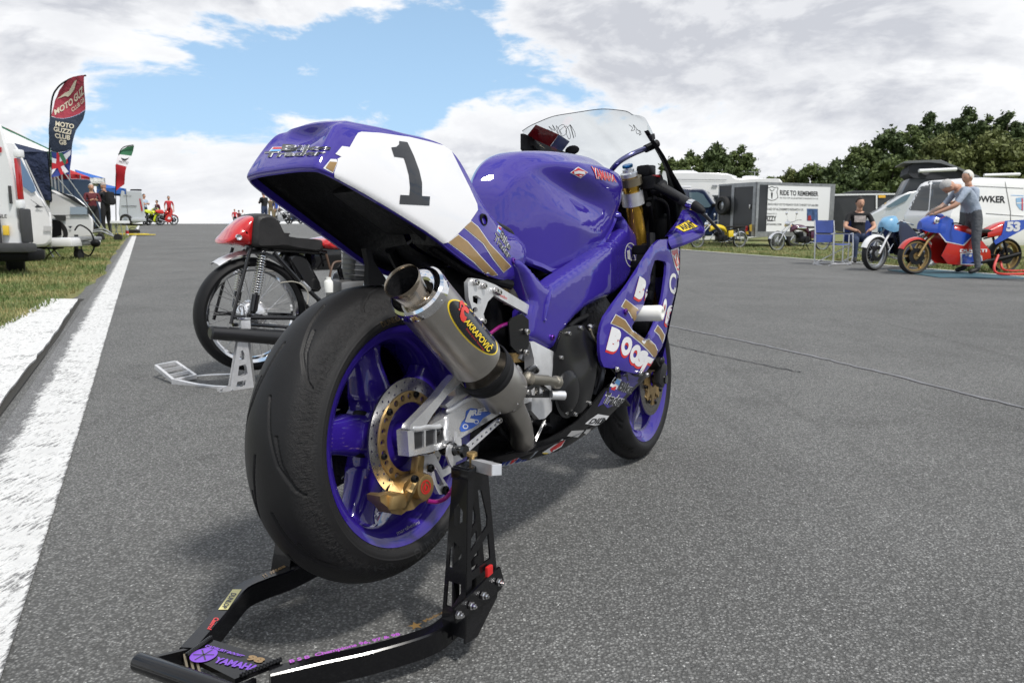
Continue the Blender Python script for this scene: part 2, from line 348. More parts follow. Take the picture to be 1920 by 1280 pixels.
def tri2d(outline, holes=(), step=0):
    """triangulate a polygon with holes, with extra inner points every `step`"""
    _ext = max(max(p[0] for p in outline)-min(p[0] for p in outline), max(p[1] for p in outline)-min(p[1] for p in outline))
    if step and _ext/step > 150: print('WARN tri2d', _ext, step, list(outline)[:3]); step = _ext/100
    def dens(lp):
        out = []
        for i, p in enumerate(lp):
            q = lp[(i+1) % len(lp)]; L = math.hypot(q[0]-p[0], q[1]-p[1]); k = max(1, int(L/step)) if step else 1
            out += [(p[0]+(q[0]-p[0])*j/k, p[1]+(q[1]-p[1])*j/k) for j in range(k)]
        return out
    loops = [dens(list(outline))]+[dens(list(h)) for h in holes]
    pts = []; edges = []
    for lp in loops:
        o = len(pts); pts += lp; edges += [(o+i, o+(i+1) % len(lp)) for i in range(len(lp))]
    def inside(x, y):
        c = False
        for lp in loops:
            j = len(lp)-1
            for i in range(len(lp)):
                xi, yi = lp[i]; xj, yj = lp[j]
                if (yi > y) != (yj > y) and x < (xj-xi)*(y-yi)/(yj-yi)+xi: c = not c
                j = i
        return c
    if step:
        xs = [p[0] for p in loops[0]]; ys = [p[1] for p in loops[0]]
        arr = np.array(pts)
        x = min(xs)+step/2
        while x < max(xs):
            y = min(ys)+step/2
            while y < max(ys):
                if inside(x, y) and np.min(np.abs(arr[:, 0]-x)+np.abs(arr[:, 1]-y)) > step*.55: pts.append((x, y))
                y += step
            x += step
    r = delaunay_2d_cdt([Vector(p) for p in pts], edges, [], 0, 1e-7)
    vs = [(v.x, v.y) for v in r[0]]
    tris = []
    for f in r[2]:
        cx_ = sum(vs[i][0] for i in f)/len(f); cy_ = sum(vs[i][1] for i in f)/len(f)
        if inside(cx_, cy_): tris.append(tuple(f))
    # boundary loops by index
    cnt = {}
    for f in tris:
        for i in range(len(f)):
            a, b_ = f[i], f[(i+1) % len(f)]; cnt[(a, b_)] = 1
    nxt = {a: b_ for (a, b_) in cnt if (b_, a) not in cnt}
    lps = []; seen = set()
    for a in list(nxt):
        if a in seen: continue
        lp = []; q = a
        while q not in seen and q in nxt: seen.add(q); lp.append(q); q = nxt[q]
        if len(lp) > 2: lps.append(lp)
    return vs, tris, lps

def cr(pts, n, closed=False, ends=True):
    """Catmull-Rom through pts, n steps per span"""
    P = [Vector(p) for p in pts]; N = len(P); out = []
    for i in range(N if closed else N-1):
        p1, p2 = P[i], P[(i+1) % N]
        p0 = P[(i-1) % N] if (closed or i > 0) else p1+(p1-p2)*0; p3 = P[(i+2) % N] if (closed or i < N-2) else p2
        for k in range(n):
            t_ = k/n; t2 = t_*t_; t3 = t2*t_
            out.append(.5*((2*p1)+(-p0+p2)*t_+(2*p0-5*p1+4*p2-p3)*t2+(-p0+3*p1-3*p2+p3)*t3))
    if not closed: out.append(P[-1].copy())
    return out
def smooth_rows(rows, nu, nv, closed=False):
    r1 = [cr(r, nu, closed) for r in rows]
    cols = [cr([r[i] for r in r1], nv) for i in range(len(r1[0]))]
    return [[c_[j] for c_ in cols] for j in range(len(cols[0]))]

def empty(name, loc=(0, 0, 0), rz=0, label=None, cat=None, group=None):
    o = bpy.data.objects.new(name, None); COL.objects.link(o); o.location = loc; o.rotation_euler = (0, 0, rz); o.empty_display_size = .2
    return tag(o, label, cat, group)
def tag(o, label=None, cat=None, group=None, kind=None):
    for k, v in (('label', label), ('category', cat), ('group', group), ('kind', kind)):
        if v: o[k] = v
    return o
def copy_tree(o, parent=None):
    c_ = o.copy(); COL.objects.link(c_)
    if parent is not None: c_.parent = parent; c_.matrix_parent_inverse = o.matrix_parent_inverse
    for ch in [q for q in bpy.data.objects if q.parent == o]: copy_tree(ch, c_)
    return c_

_txt = {}
def text2d(s, bold=0.0, res=4):
    """string as flat triangles normalised to a unit box (u right, v up)"""
    key = (s, bold)
    if key in _txt: return _txt[key]
    cu = bpy.data.curves.new('t', 'FONT'); cu.body = s; cu.size = 1; cu.offset = bold; cu.resolution_u = res; cu.fill_mode = 'FRONT' if False else 'BOTH'
    ob = bpy.data.objects.new('t', cu); me = bpy.data.meshes.new_from_object(ob)
    bm = bmesh.new(); bm.from_mesh(me)
    bmesh.ops.remove_doubles(bm, verts=bm.verts, dist=1e-5); bmesh.ops.triangulate(bm, faces=bm.faces)
    bm.verts.index_update()
    V = [(v.co.x, v.co.y) for v in bm.verts]; F = [tuple(v.index for v in f.verts) for f in bm.faces]
    bm.free(); bpy.data.objects.remove(ob); bpy.data.curves.remove(cu); bpy.data.meshes.remove(me)
    x0 = min(v[0] for v in V); x1 = max(v[0] for v in V); y0 = min(v[1] for v in V); y1 = max(v[1] for v in V)
    V = [((v[0]-x0)/(x1-x0), (v[1]-y0)/(y1-y0)) for v in V]
    _txt[key] = (V, F, (x1-x0)/(y1-y0)); return _txt[key]
def text_on(s, origin, ux, uy, width, height, mat_, parent, name='lettering', bold=0.0, lift=0, center=False, label=None):
    """flat text: origin is its lower left corner, ux/uy unit vectors"""
    V, F, asp = text2d(s, bold); ux = Vector(ux); uy = Vector(uy); o = Vector(origin); nrm = ux.cross(uy).normalized()
    if width is None: width = height*asp
    if center: o = o-ux*width/2-uy*height/2
    mb = MB(); mb.add([o+ux*(u*width)+uy*(v*height)+nrm*lift for u, v in V], F)
    return mb.build(name, mat_, parent, smooth=False, recalc=False)
# ------------------------------------------------------------ ground
def sstep(a, b_, x):
    t_ = min(1, max(0, (x-a)/(b_-a))); return t_*t_*(3-2*t_)
def G(x, y):
    s_ = 1-sstep(-5, 4, x)
    if y < 50: h_ = .0167*max(0, y-1.5)*sstep(1.5, 6, y)
    else: h_ = .81-.011*max(0, y-52)*sstep(50, 60, y)
    return s_*max(h_, -3.0)
def gxs(): return sorted(set([-3000, -1200, -600, -300, -150, -100, -75, -60, -50, -42, -36, -32]+[-30+i for i in range(18)]+[-12+i*.5 for i in range(36)]+[6+i*2 for i in range(14)]+[40, 60, 100, 200, 500, 1200, 3000]))
def gys(): return sorted(set([-60, -20, -8, -4, -2]+[-1+i*.5 for i in range(30)]+[14+i for i in range(50)]+[64+i*4 for i in range(10)]+[110, 140, 180, 250, 400, 800, 1600, 4000]))
def gsheet(mb, xs, ys, dz, mask=None):
    vs = [(x, y, G(x, y)+dz) for y in ys for x in xs]; n = len(xs)
    fs = [(j*n+i, j*n+i+1, (j+1)*n+i+1, (j+1)*n+i) for j in range(len(ys)-1) for i in range(n-1)]
    mb.add(vs, fs)
mb = MB(); gsheet(mb, gxs(), gys(), 0)
tag(mb.build('asphalt_road', ASPH), kind='structure')

def strip(L, Rr, dz, name, m_, n=1, uvs=True):
    """sheet between two polylines (same count), following the ground"""
    vs = []; fs = []; uv = []
    for a, b_ in zip(L, Rr):
        for k in range(n+1):
            t_ = k/n; x = a[0]+(b_[0]-a[0])*t_; y = a[1]+(b_[1]-a[1])*t_; vs.append((x, y, G(x, y)+dz)); uv.append(t_)
    N = n+1
    for j in range(len(L)-1):
        for k in range(n): fs.append((j*N+k, j*N+k+1, (j+1)*N+k+1, (j+1)*N+k))
    mb_ = MB(); mb_.add(vs, fs); o = mb_.build(name, m_, recalc=False)
    l = o.data.uv_layers.new(name='UVMap')
    for p in o.data.polygons:
        for li in p.loop_indices: l.data[li].uv = (uv[o.data.loops[li].vertex_index], 0)
    return tag(o, kind='structure')
def lerp2(a, b_, t_): return (a[0]+(b_[0]-a[0])*t_, a[1]+(b_[1]-a[1])*t_)
def ray_pts(p, q, ys): return [(p[0]+(q[0]-p[0])*(y-p[1])/(q[1]-p[1]), y) for y in ys]
ysl = [-1+.4*i for i in range(30)]+[11+i for i in range(45)]
# right and left edges of the long white line (world metres)
LR = ray_pts((-1.01, 1.42), (-9.99, 20.46), ysl); LL = ray_pts((-1.30, 1.42), (-10.22, 20.46), ysl)
LL = [(x-.05*max(0, 1-abs(y-2.4)/8), y) for x, y in LL]
strip(LL, LR, .004, 'white_edge_line', LINEP, 4)
# painted kerb block left of it
mb = MB()
kp = [(-4.62, 7.62), (-4.31, 7.6), (-3.24, 5.35), (-2.26, 3.19), (-1.84, 2.2), (-1.26, .9), (-1.95, .7), (-2.6, 2.6), (-3.3, 4.3), (-3.86, 5.72)]
random.seed(3)
out = []
for i, p in enumerate(kp):
    q = kp[(i+1) % len(kp)]
    for k in range(14):
        u = lerp2(p, q, k/14); j = .008 if k else 0; out.append((u[0]+random.uniform(-j, j), u[1]+random.uniform(-j, j)))
mb.prism(out, lambda u, v: (u, v, G(u, v)+.022), lambda u, v: (u*1.002-.004, v, G(u, v)-.03), step=.35)
tag(mb.build('white_painted_kerb', LINEK, angle=50), kind='structure')
for o_ in [bpy.data.objects['white_painted_kerb']]:
    l = o_.data.uv_layers.new(name='UVMap')
    for d_ in l.data: d_.uv = (.5, 0)
# grass verge on the left
def verge_edge(y):
    pts = [(-2.30, -1), (-2.75, 3.0), (-3.80, 5.7), (-4.45, 7.62), (-4.52, 7.9), (-5.6, 10.6), (-6.55, 12.5), (-10.35, 20.5), (-24, 50.5), (-28, 60)]
    for a, b_ in zip(pts, pts[1:]):
        if a[1] <= y <= b_[1]: return a[0]+(b_[0]-a[0])*(y-a[1])/(b_[1]-a[1])
    return pts[-1][0]
ysv = [-1+.5*i for i in range(28)]+[13+i for i in range(46)]
EL = []; ER = []
for y in ysv:
    EL.append((-80, y)); ER.append((verge_edge(y)+random.uniform(-.05, .05), y))
mb = MB()
vs = []; ts = [0, .3, .5, .65, .75, .82, .88, .93, .97, 1]
for (a, b_) in zip(EL, ER):
    for t_ in ts:
        x, y = lerp2(a, b_, t_); vs.append((x, y, G(x, y)+.03-(.028 if t_ == 1 else 0)))
N = len(ts); fs = [(j*N+k, j*N+k+1, (j+1)*N+k+1, (j+1)*N+k) for j in range(len(ysv)-1) for k in range(N-1)]
mb.add(vs, fs); tag(mb.build('grass_verge', GRASSG, recalc=False), kind='structure')
# grass field on the right, behind a thin white line
rl = [(3.2, 36), (5.43, 25.4), (7.24, 17.6), (8.25, 12.38), (10.5, 3.0)]
rl = [(2.1, 41), (3.2, 36), (4.4, 30.3), (5.43, 25.4), (6.4, 21.1), (7.24, 17.6), (7.8, 14.9), (8.25, 12.38), (9.6, 6)]
strip([(x-.05, y) for x, y in rl], [(x+.06, y) for x, y in rl], .014, 'thin_white_line', LINEK, 1)
vs = []; fs = []
for x, y in rl:
    for dx in (.10, 1, 3, 8, 20, 60, 160): vs.append((x+dx, y+dx*.25, G(x+dx, y)+(.012 if dx == .1 else .03)))
for j in range(len(rl)-1):
    for k in range(6): fs.append((j*7+k, j*7+k+1, (j+1)*7+k+1, (j+1)*7+k))
vs2 = len(vs); mb = MB(); mb.add(vs, fs)
mb.add([(2.2, 41, .03), (162, 81, .03), (200, 300, .03), (2.2, 300, .03)], [(0, 1, 2, 3)])
tag(mb.build('grass_field', GRASSG, recalc=False), kind='structure')
# sealed cracks in the asphalt
TAR = mat('bitumen_seal', (.012, .012, .013), .45, bump=(300, .3))
def crack(pts, wd, name, m_):
    random.seed(len(pts)); P = cr([(x, y, 0) for x, y in pts], 14); L = []; Rr = []
    for i, p in enumerate(P):
        d = (P[min(i+1, len(P)-1)]-P[max(i-1, 0)]).normalized(); n_ = Vector((-d.y, d.x, 0)); j = random.uniform(-.012, .012); ww = wd*random.uniform(.6, 1.2)
        L.append((p.x+n_.x*(j+ww), p.y+n_.y*(j+ww))); Rr.append((p.x+n_.x*(j-ww), p.y+n_.y*(j-ww)))
    strip(L, Rr, .004, name, m_, 1)
crack([(.95, 7.3), (1.34, 6.28), (1.62, 5.7), (1.88, 5.14), (2.15, 4.4), (2.42, 3.55), (2.7, 2.7)], .017, 'crack_seal_strip', mat('grey_seal', (.155, .155, .165), .6, bump=(200, .3)))
crack([(.9, 6.0), (1.14, 5.32), (1.4, 4.85), (1.68, 4.39)], .007, 'asphalt_crack', TAR)
cw = [(-1.52, 1.65), (-1.9, 2.4), (-2.45, 3.6), (-3.0, 4.9), (-3.9, 6.9)]
strip([(x-.004, y) for x, y in cw], [(x+.004, y) for x, y in cw], .004, 'faint_chalk_line', paint_line('faint_chalk', -.16, -.12, .5))
gp = [(-4.36, 7.75), (-4.29, 7.55), (-3.24, 5.35), (-2.24, 3.16), (-1.82, 2.17), (-1.24, .9)]
strip([(x-.10, y) for x, y in gp], [(x+.035, y) for x, y in gp], .005, 'gutter_dirt', mat('gutter_grit', (.030, .028, .024), .9, bump=(120, .9, 6), vary=(60, .5)))
# blades of grass on both verges (one uncountable mass)
def blades(name, n, fn, hh):
    random.seed(11); vs = []; fs = []
    for i in range(n):
        x, y = fn()
        z = G(x, y)+.025; a = random.uniform(0, math.pi); L = hh*random.uniform(.4, 1.2); wv = random.uniform(.003, .006)*(1+y*.05)
        dx, dy = math.cos(a)*wv, math.sin(a)*wv; lx, ly = random.uniform(-.6, .6)*L, random.uniform(-.6, .6)*L
        o = len(vs); vs += [(x-dx, y-dy, z), (x+dx, y+dy, z), (x+lx, y+ly, z+L)]; fs.append((o, o+1, o+2))
    m_ = MB(); m_.add(vs, fs); return tag(m_.build(name, GRASSB, recalc=False, smooth=False), kind='stuff')
def fl():
    y = 3+random.random()**1.6*24; e = verge_edge(y); return e-abs(random.gauss(0, 1))*1.6*(1+y*.06)-.01, y
blades('grass_blades', 60000, fl, .05)
def fr():
    k = random.randrange(len(rl)-1); t_ = random.random(); x, y = lerp2(rl[k], rl[k+1], t_); d = random.random()**1.5*5; return x+.12+d, y+d*.25
blades('grass_tufts', 30000, fr, .06)
# ------------------------------------------------------------ main motorcycle: local frame x forward (rear axle -> front axle), y left, z up, origin on rear axle
R0 = Vector((-.2913, 1.605, .422)); F0 = Vector((.4538, 2.800, .297)); LEAN = -.0606
_d = F0-R0; WB = _d.length; BX = _d.normalized(); _h = Vector((_d.x, _d.y, 0)).normalized()
BY = -Vector((_h.y*math.cos(LEAN), -_h.x*math.cos(LEAN), -math.sin(LEAN))); BY = (BY-BX*BY.dot(BX)).normalized(); BZ = BX.cross(BY)
BM = Matrix((BX, BY, BZ)).transposed(); BMT = BM.transposed()
BASE = Vector((R0.x, R0.y, 0)); OFF = BMT @ Vector((0, 0, R0.z)); CAM = Vector((0, 0, CAM_H))
def ray(u, v):
    a = (u-960)/FPX; b_ = (640-v)/FPX
    return Vector((a, math.cos(PITCH)+b_*math.sin(PITCH), b_*math.cos(PITCH)-math.sin(PITCH)))
def P(u, v, y):
    """point of the bike's lateral plane y that the photograph shows at pixel (u, v)"""
    d = BMT @ ray(u, v); c_ = BMT @ (CAM-R0); return c_+d*((y-c_.y)/d.y)
def PS(u, v, yf):
    """first point of the surface y = yf(x, z) met on the way in from the right"""
    lo = -.36; q = P(u, v, lo)
    for k in range(1, 73):
        y = -.36+.005*k; q = P(u, v, y)
        if y-yf(q.x, q.z) >= 0:
            for _ in range(14):
                mid = (lo+y)/2; q = P(u, v, mid)
                if mid-yf(q.x, q.z) >= 0: y = mid
                else: lo = mid
            return q
        lo = y
    best = min((P(u, v, -.36+.002*k) for k in range(160)), key=lambda q: abs(q.y-yf(q.x, q.z))+.15*abs(q.y+.22)); return best
def W(u, v, z=0):
    d = ray(u, v); return CAM+d*((z-CAM_H)/d.z)
bike = empty('racing_motorcycle', BASE, 0, 'purple racing motorcycle with number 1 on its white tail panel, on the black stand', 'motorcycle')
bike.rotation_euler = BM.to_4x4().to_euler()
def bb(mb_, name, m_, parent=None, **k):
    return mb_.build(name, m_, parent or bike, off=OFF if parent is None or k.pop('o', True) else None, **k)
def bvh(o):
    me = o.data; return BVHTree.FromPolygons([v.co.copy() for v in me.vertices], [tuple(p.vertices) for p in me.polygons])
RO = BMT @ (CAM-BASE)
def hit(tr, u, v, lift):
    d = (BMT @ ray(u, v)).normalized(); l, n, i, dist = tr.ray_cast(RO, d)
    if l is None: return None
    if n.dot(d) > 0: n = -n
    return l+n*lift
def stick(tr, vs2, tris, parent, m_, name, lift=.0008, label=None):
    H_ = [hit(tr, u, v, lift) for u, v in vs2]
    keep = [f for f in tris if all(H_[i] is not None for i in f)]
    keep = [f for f in keep if max((H_[f[a]]-H_[f[a-1]]).length for a in range(len(f))) < .16]
    if not keep: print('EMPTY decal', name, vs2[:1]); return None
    used = sorted({i for f in keep for i in f}); ix = {q: k for k, q in enumerate(used)}
    mb_ = MB(); mb_.add([H_[i] for i in used], [tuple(ix[i] for i in f) for f in keep])
    o = mb_.build(name, m_, parent, recalc=False, smooth=True, angle=60)
    if label: o['label'] = label
    return o
def decal(tr, px, parent, m_, name='sticker', lift=.0008, step=7, holes=()):
    vs2, tris, lp = tri2d(px, holes, step); return stick(tr, vs2, tris, parent, m_, name, lift)
def decal_text(tr, s, quad, parent, m_, name='lettering', lift=.0016, bold=.02, shift=(0, 0), maxe=6):
    """quad: pixel corners TL, TR, BR, BL"""
    V, F, asp = text2d(s, bold)
    (ax, ay), (bx, by), (cx_, cy_), (dx, dy) = quad
    def mp_(u, v): return ((dx*(1-u)+cx_*u)*(1-v)+(ax*(1-u)+bx*u)*v+shift[0], (dy*(1-u)+cy_*u)*(1-v)+(ay*(1-u)+by*u)*v+shift[1])
    bm = bmesh.new(); vv = [bm.verts.new((*mp_(u, v), 0)) for u, v in V]
    for f in F:
        try: bm.faces.new([vv[i] for i in f])
        except ValueError: pass
    for _ in range(4):
        es = [e for e in bm.edges if e.calc_length() > maxe]
        if not es: break
        bmesh.ops.subdivide_edges(bm, edges=es, cuts=1, use_grid_fill=False); bmesh.ops.triangulate(bm, faces=[f for f in bm.faces if len(f.verts) > 3])
    bm.verts.index_update()
    vs2 = [(v.co.x, v.co.y) for v in bm.verts]; tr_ = [tuple(v.index for v in f.verts) for f in bm.faces]; bm.free()
    return stick(tr, vs2, tr_, parent, m_, name, lift)
def ell(cx_, cy_, a, b_, rot=0, n=28):
    return [(cx_+a*math.cos(t_)*math.cos(rot)-b_*math.sin(t_)*math.sin(rot), cy_+a*math.cos(t_)*math.sin(rot)+b_*math.sin(t_)*math.cos(rot)) for t_ in [2*math.pi*i/n for i in range(n)]]
def plate(name, px, y, th, m_, holes=(), parent=None, mirror=False, bulge=None, step=0, px_round=0):
    """flat or gently bulged plate cut to a pixel outline lying on the lateral plane y"""
    yf = bulge or (lambda x, z: y)
    o2 = [(q.x, q.z) for q in (PS(u, v, yf) for u, v in px)]
    h2 = [[(q.x, q.z) for q in (PS(u, v, yf) for u, v in h_)] for h_ in holes]
    mb_ = MB(); s_ = -1 if mirror else 1
    mb_.prism(o2, lambda x, z: (x, s_*yf(x, z), z), lambda x, z: (x, s_*(yf(x, z)+th), z), h2, step)
    return bb(mb_, name, m_, parent)
def bolt(mb_, c_, r=.005, ax=(0, -1, 0), h_=.006):
    mb_.lathe([(0, 0), (0, 0), (0, r), (h_*.7, r), (h_, r*.8), (h_, r*.45), (h_*.4, r*.4), (h_*.4, 0)], c_, ax, 10)

# ---------- wheels
def wheel(cx_, R, half, rimw, discs, spoke_a, rear, T=None):
    ld = 'rear' if rear else 'front'
    rim = MB(); rw = rimw
    rim.lathe([(-rw, .226), (-rw-.002, .231), (-rw+.003, .2315), (-rw+.006, .228), (-rw+.008, .214), (-rw*.62, .206), (-rw*.5, .197), (rw*.5, .197), (rw*.62, .206), (rw-.008, .214), (rw-.006, .228), (rw-.003, .2315), (rw+.002, .231), (rw, .226),
               (rw-.003, .219), (rw-.010, .207), (rw*.6, .199), (rw*.45, .191), (-rw*.45, .191), (-rw*.6, .199), (-rw+.010, .207), (-rw+.003, .219)], (cx_, 0, 0), 'Y', 128, closed=True)
    hw = .052 if rear else .04; hr = .074 if rear else .036
    rim.lathe([(-hw, .018), (-hw, hr*.62), (-hw*.8, hr*.8), (-hw*.6, hr), (hw*.6, hr), (hw*.8, hr*.8), (hw, hr*.62), (hw, .018)], (cx_, 0, 0), 'Y', 48)
    for k in range(5):
        a = R_(spoke_a+72*k); ca, sa = math.cos(a), math.sin(a); rows = []
        for r_, wd, dp in ((hr*.6, .046, hw*.75), (hr*1.1, .038, hw*.80), (.09, .044, hw*.70), (.13, .037, hw*.58), (.165, .036, hw*.52), (.192, .046, hw*.62), (.203, .052, hw*.75)):
            if not rear: wd *= .72
            ring = []
            for t_ in range(16):
                b_ = 2*math.pi*t_/16; c2 = math.copysign(abs(math.cos(b_))**.55, math.cos(b_)); s2 = math.copysign(abs(math.sin(b_))**.55, math.sin(b_))
                ring.append((cx_+ca*r_-sa*wd*c2, dp*s2, sa*r_+ca*wd*c2))
            rows.append(ring)
        rows = smooth_rows(rows, 1, 3, closed=True); rim.grid(rows, closed=True)
    if T is not None: rim.v = [tuple(T @ Vector(v)) for v in rim.v]
    wo_ = bb(rim, ld+'_wheel', PURPLE2, angle=45)
    # black lenses painted on for the shade of hollows in hub and spokes
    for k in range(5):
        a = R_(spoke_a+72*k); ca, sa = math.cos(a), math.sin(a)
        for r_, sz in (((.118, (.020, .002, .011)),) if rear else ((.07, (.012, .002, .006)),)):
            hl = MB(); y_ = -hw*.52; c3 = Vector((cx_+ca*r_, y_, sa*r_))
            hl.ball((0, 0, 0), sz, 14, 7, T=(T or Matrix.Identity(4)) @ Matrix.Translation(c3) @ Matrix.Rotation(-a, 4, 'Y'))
            bb(hl, 'painted_spoke_hole', BLACKM, wo_)
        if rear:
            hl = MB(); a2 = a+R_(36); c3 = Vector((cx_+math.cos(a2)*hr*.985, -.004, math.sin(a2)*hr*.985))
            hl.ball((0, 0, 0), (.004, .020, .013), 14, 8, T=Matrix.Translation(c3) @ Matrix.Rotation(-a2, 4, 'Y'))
            bb(hl, 'painted_hub_hole', BLACKM, wo_)
    # tyre with cut tread grooves
    NA, NS = (1400, 190) if rear else (500, 50)
    th = np.linspace(0, 2*np.pi, NA, endpoint=False); ss = np.linspace(-1, 1, NS)
    phi = ss*np.pi*.5*1.0
    # superellipse style section: crown to bead
    prof = []
    for s_ in ss:
        t_ = abs(s_)
        if t_ < .66:
            q = t_/.66; ang = q*R_(62 if rear else 66); rc_ = half/math.sin(R_(62 if rear else 66)); y_ = rc_*math.sin(ang); r_ = R-rc_*(1-math.cos(ang))
            if t_ == 0: pass
            ye, re_ = y_, r_
        else:
            q = (t_-.66)/.34; rc_ = half/math.sin(R_(62 if rear else 66)); re_ = R-rc_*(1-math.cos(R_(62 if rear else 66)))
            y_ = half+(rw-.006-half)*q**1.6+.004*math.sin(q*math.pi); r_ = re_+(.228-re_)*(q**.8)
            # rubbing rib near the rim and shoulder step
            y_ += .0016*math.exp(-((q-.08)/.04)**2)+.0018*math.exp(-((q-.80)/.05)**2)
        prof.append((math.copysign(y_, s_) if s_ else 0, r_))
    prof = np.array(prof); TH, SI = np.meshgrid(th, np.arange(NS), indexing='ij')
    Yp = prof[SI, 0]; Rp = prof[SI, 1]
    # arc-length style lateral coordinate in metres over the crown
    arc = ss/.66*half*1.18; A = arc[SI]; dep = np.zeros_like(Rp)
    rep = 9 if rear else 12; per = 2*np.pi/rep
    for side in (-1, 1):
        for kind in range(3):
            for k in range(rep):
                t0 = per*(k+(.5 if side > 0 else 0)+kind*.33)
                if kind == 0: pl_ = [(t0, side*.010), (t0+.20, side*.022), (t0+.40, side*.040), (t0+.56, side*.066)]; wg = .0026
                elif kind == 1: pl_ = [(t0, side*.036), (t0+.16, side*.046), (t0+.30, side*.064)]; wg = .0026
                else: pl_ = [(t0+.05, side*.060), (t0+.11, side*.070), (t0+.14, side*.080)]; wg = .0030
                if not rear: pl_ = [(a_, b_*.62) for a_, b_ in pl_]
                for (a0, b0), (a1, b1) in zip(pl_, pl_[1:]):
                    tm = (a0+a1)/2; dth = (TH-tm+np.pi) % (2*np.pi)-np.pi
                    m2 = np.abs(dth) < .35
                    if not m2.any(): continue
                    px_ = dth[m2]*R; py_ = A[m2]; ax_ = (a0-tm)*R; bx_ = (a1-tm)*R
                    vx, vy = bx_-ax_, b1-b0; L2 = vx*vx+vy*vy; tt = np.clip(((px_-ax_)*vx+(py_-b0)*vy)/L2, 0, 1)
                    dd = np.hypot(px_-(ax_+tt*vx), py_-(b0+tt*vy))
                    d_ = np.clip(1.6-dd/wg*1.25, 0, 1)*.0045; cur = dep[m2]; dep[m2] = np.maximum(cur, d_)
    if rear:   # torn, rolled rubber on the shoulders
        rng = np.random.RandomState(5); nz = rng.rand(NA, NS)
        for _ in range(2): nz = (nz+np.roll(nz, 1, 1)+np.roll(nz, -1, 1))/3
        wgt = np.exp(-((np.abs(A)-.088)/.014)**2); Rp = Rp+(nz-.5)*.0040*wgt
        nz2 = rng.rand(NA//12+1, NS//4+1).repeat(12, 0).repeat(4, 1)[:NA, :NS]; Rp = Rp+(nz2-.5)*.0012*wgt
    Rp = Rp-dep
    Xc = cx_+Rp*np.cos(TH); Zc = Rp*np.sin(TH)
    V = np.stack([Xc, Yp, Zc], -1).reshape(-1, 3)
    if T is not None: V = np.array([tuple(T @ Vector(v)) for v in V])
    F_ = [(i*NS+j, i*NS+j+1, ((i+1) % NA)*NS+j+1, ((i+1) % NA)*NS+j) for i in range(NA) for j in range(NS-1)]
    ty = MB(); ty.v = [tuple(v) for v in V]; ty.f = F_; ty.mi = [0]*len(F_)
    tyo = bb(ty, 'tyre', TYRER if rear else RUBBER, wo_, angle=70)
    return wo_, tyo
STEER = Matrix.Translation((WB, 0, 0)) @ Matrix.Rotation(.045, 4, 'Z') @ Matrix.Translation((-WB, 0, 0))
rw_o, rtyre = wheel(0, .315, .0945, .083, 1, 32, True)
fw_o, ftyre = wheel(WB, .298, .060, .050, 2, 30, False, STEER)

def disc(cx_, y, ro, ri, carrier_r, parent, rear, T=None, carrier=True):
    # friction ring with drilled holes cut through it
    hs = []; nh = 28 if rear else 40
    for k in range(nh):
        for j, rr in enumerate((ri+(ro-ri)*.25, ri+(ro-ri)*.72)):
            a = 2*math.pi*(k+.5*j)/nh; hs.append([(rr*math.cos(a)+.0026*math.cos(b_*math.pi/3), rr*math.sin(a)+.0026*math.sin(b_*math.pi/3)) for b_ in range(6)])
    ring = [(ro*math.cos(2*math.pi*k/96), ro*math.sin(2*math.pi*k/96)) for k in range(96)]
    inn = [(ri*math.cos(2*math.pi*k/96), ri*math.sin(2*math.pi*k/96)) for k in range(96)]
    m_ = MB(); m_.prism(ring, lambda u, v: (cx_+u, y-.0025, v), lambda u, v: (cx_+u, y+.0025, v), hs+[inn], T=T)
    d_ = bb(m_, 'brake_disc', STEEL if rear else mat('used_disc_steel', (.22, .21, .20), .35, 1, vary=(30, .2)), parent)
    if rear:
        hs = [[(.0845*math.cos(a)+.0066*math.cos(b_*math.pi/6), .0845*math.sin(a)+.0066*math.sin(b_*math.pi/6)) for b_ in range(12)] for a in [2*math.pi*k/24 for k in range(24)]]
        r1 = [((ri+.001)*math.cos(2*math.pi*k/72), (ri+.001)*math.sin(2*math.pi*k/72)) for k in range(72)]
        r2 = [(.072*math.cos(2*math.pi*k/72), .072*math.sin(2*math.pi*k/72)) for k in range(72)]
        m_ = MB(); m_.prism(r1, lambda u, v: (cx_+u, y-.005, v), lambda u, v: (cx_+u, y+.003, v), hs+[r2], T=T)
    else:
        m_ = MB(); N = 140; o_ = []
        for k in range(N):
            a = 2*math.pi*k/N; r_ = ri+.004 if math.cos(8*a) > .45 else ri*.80; o_.append((r_*math.cos(a), r_*math.sin(a)))
        hs = [[(.078*math.cos(a)*ri/.1+.013*math.cos(b_*math.pi/5)*math.cos(a)-.009*math.sin(b_*math.pi/5)*math.sin(a), .078*ri/.1*math.sin(a)+.013*math.cos(b_*math.pi/5)*math.sin(a)+.009*math.sin(b_*math.pi/5)*math.cos(a)) for b_ in range(10)] for a in [2*math.pi*(k+.5)/8 for k in range(8)]]
        r2 = [(.03*math.cos(2*math.pi*k/40), .03*math.sin(2*math.pi*k/40)) for k in range(40)]
        m_.prism(o_, lambda u, v: (cx_+u, y-.006, v), lambda u, v: (cx_+u, y+.003, v), hs+[r2], T=T)
    bb(m_, 'disc_carrier', GOLDA, parent)
    nb = 6 if rear else 8
    for k in range(nb):
        m_ = MB(); a = 2*math.pi*(k+.3)/nb; r_ = ri-.006 if rear else ri
        bolt(m_, (cx_+r_*math.cos(a), y-.005, r_*math.sin(a)), .0065, (0, -1, 0), .007)
        if T is not None: m_.v = [tuple(T @ Vector(v)) for v in m_.v]
        bb(m_, 'disc_bobbin', BLACKM, parent)
disc(-.012, -.097, .1225, .094, .08, rw_o, True)
disc(WB, -.068, .133, .092, .08, fw_o, False, STEER)
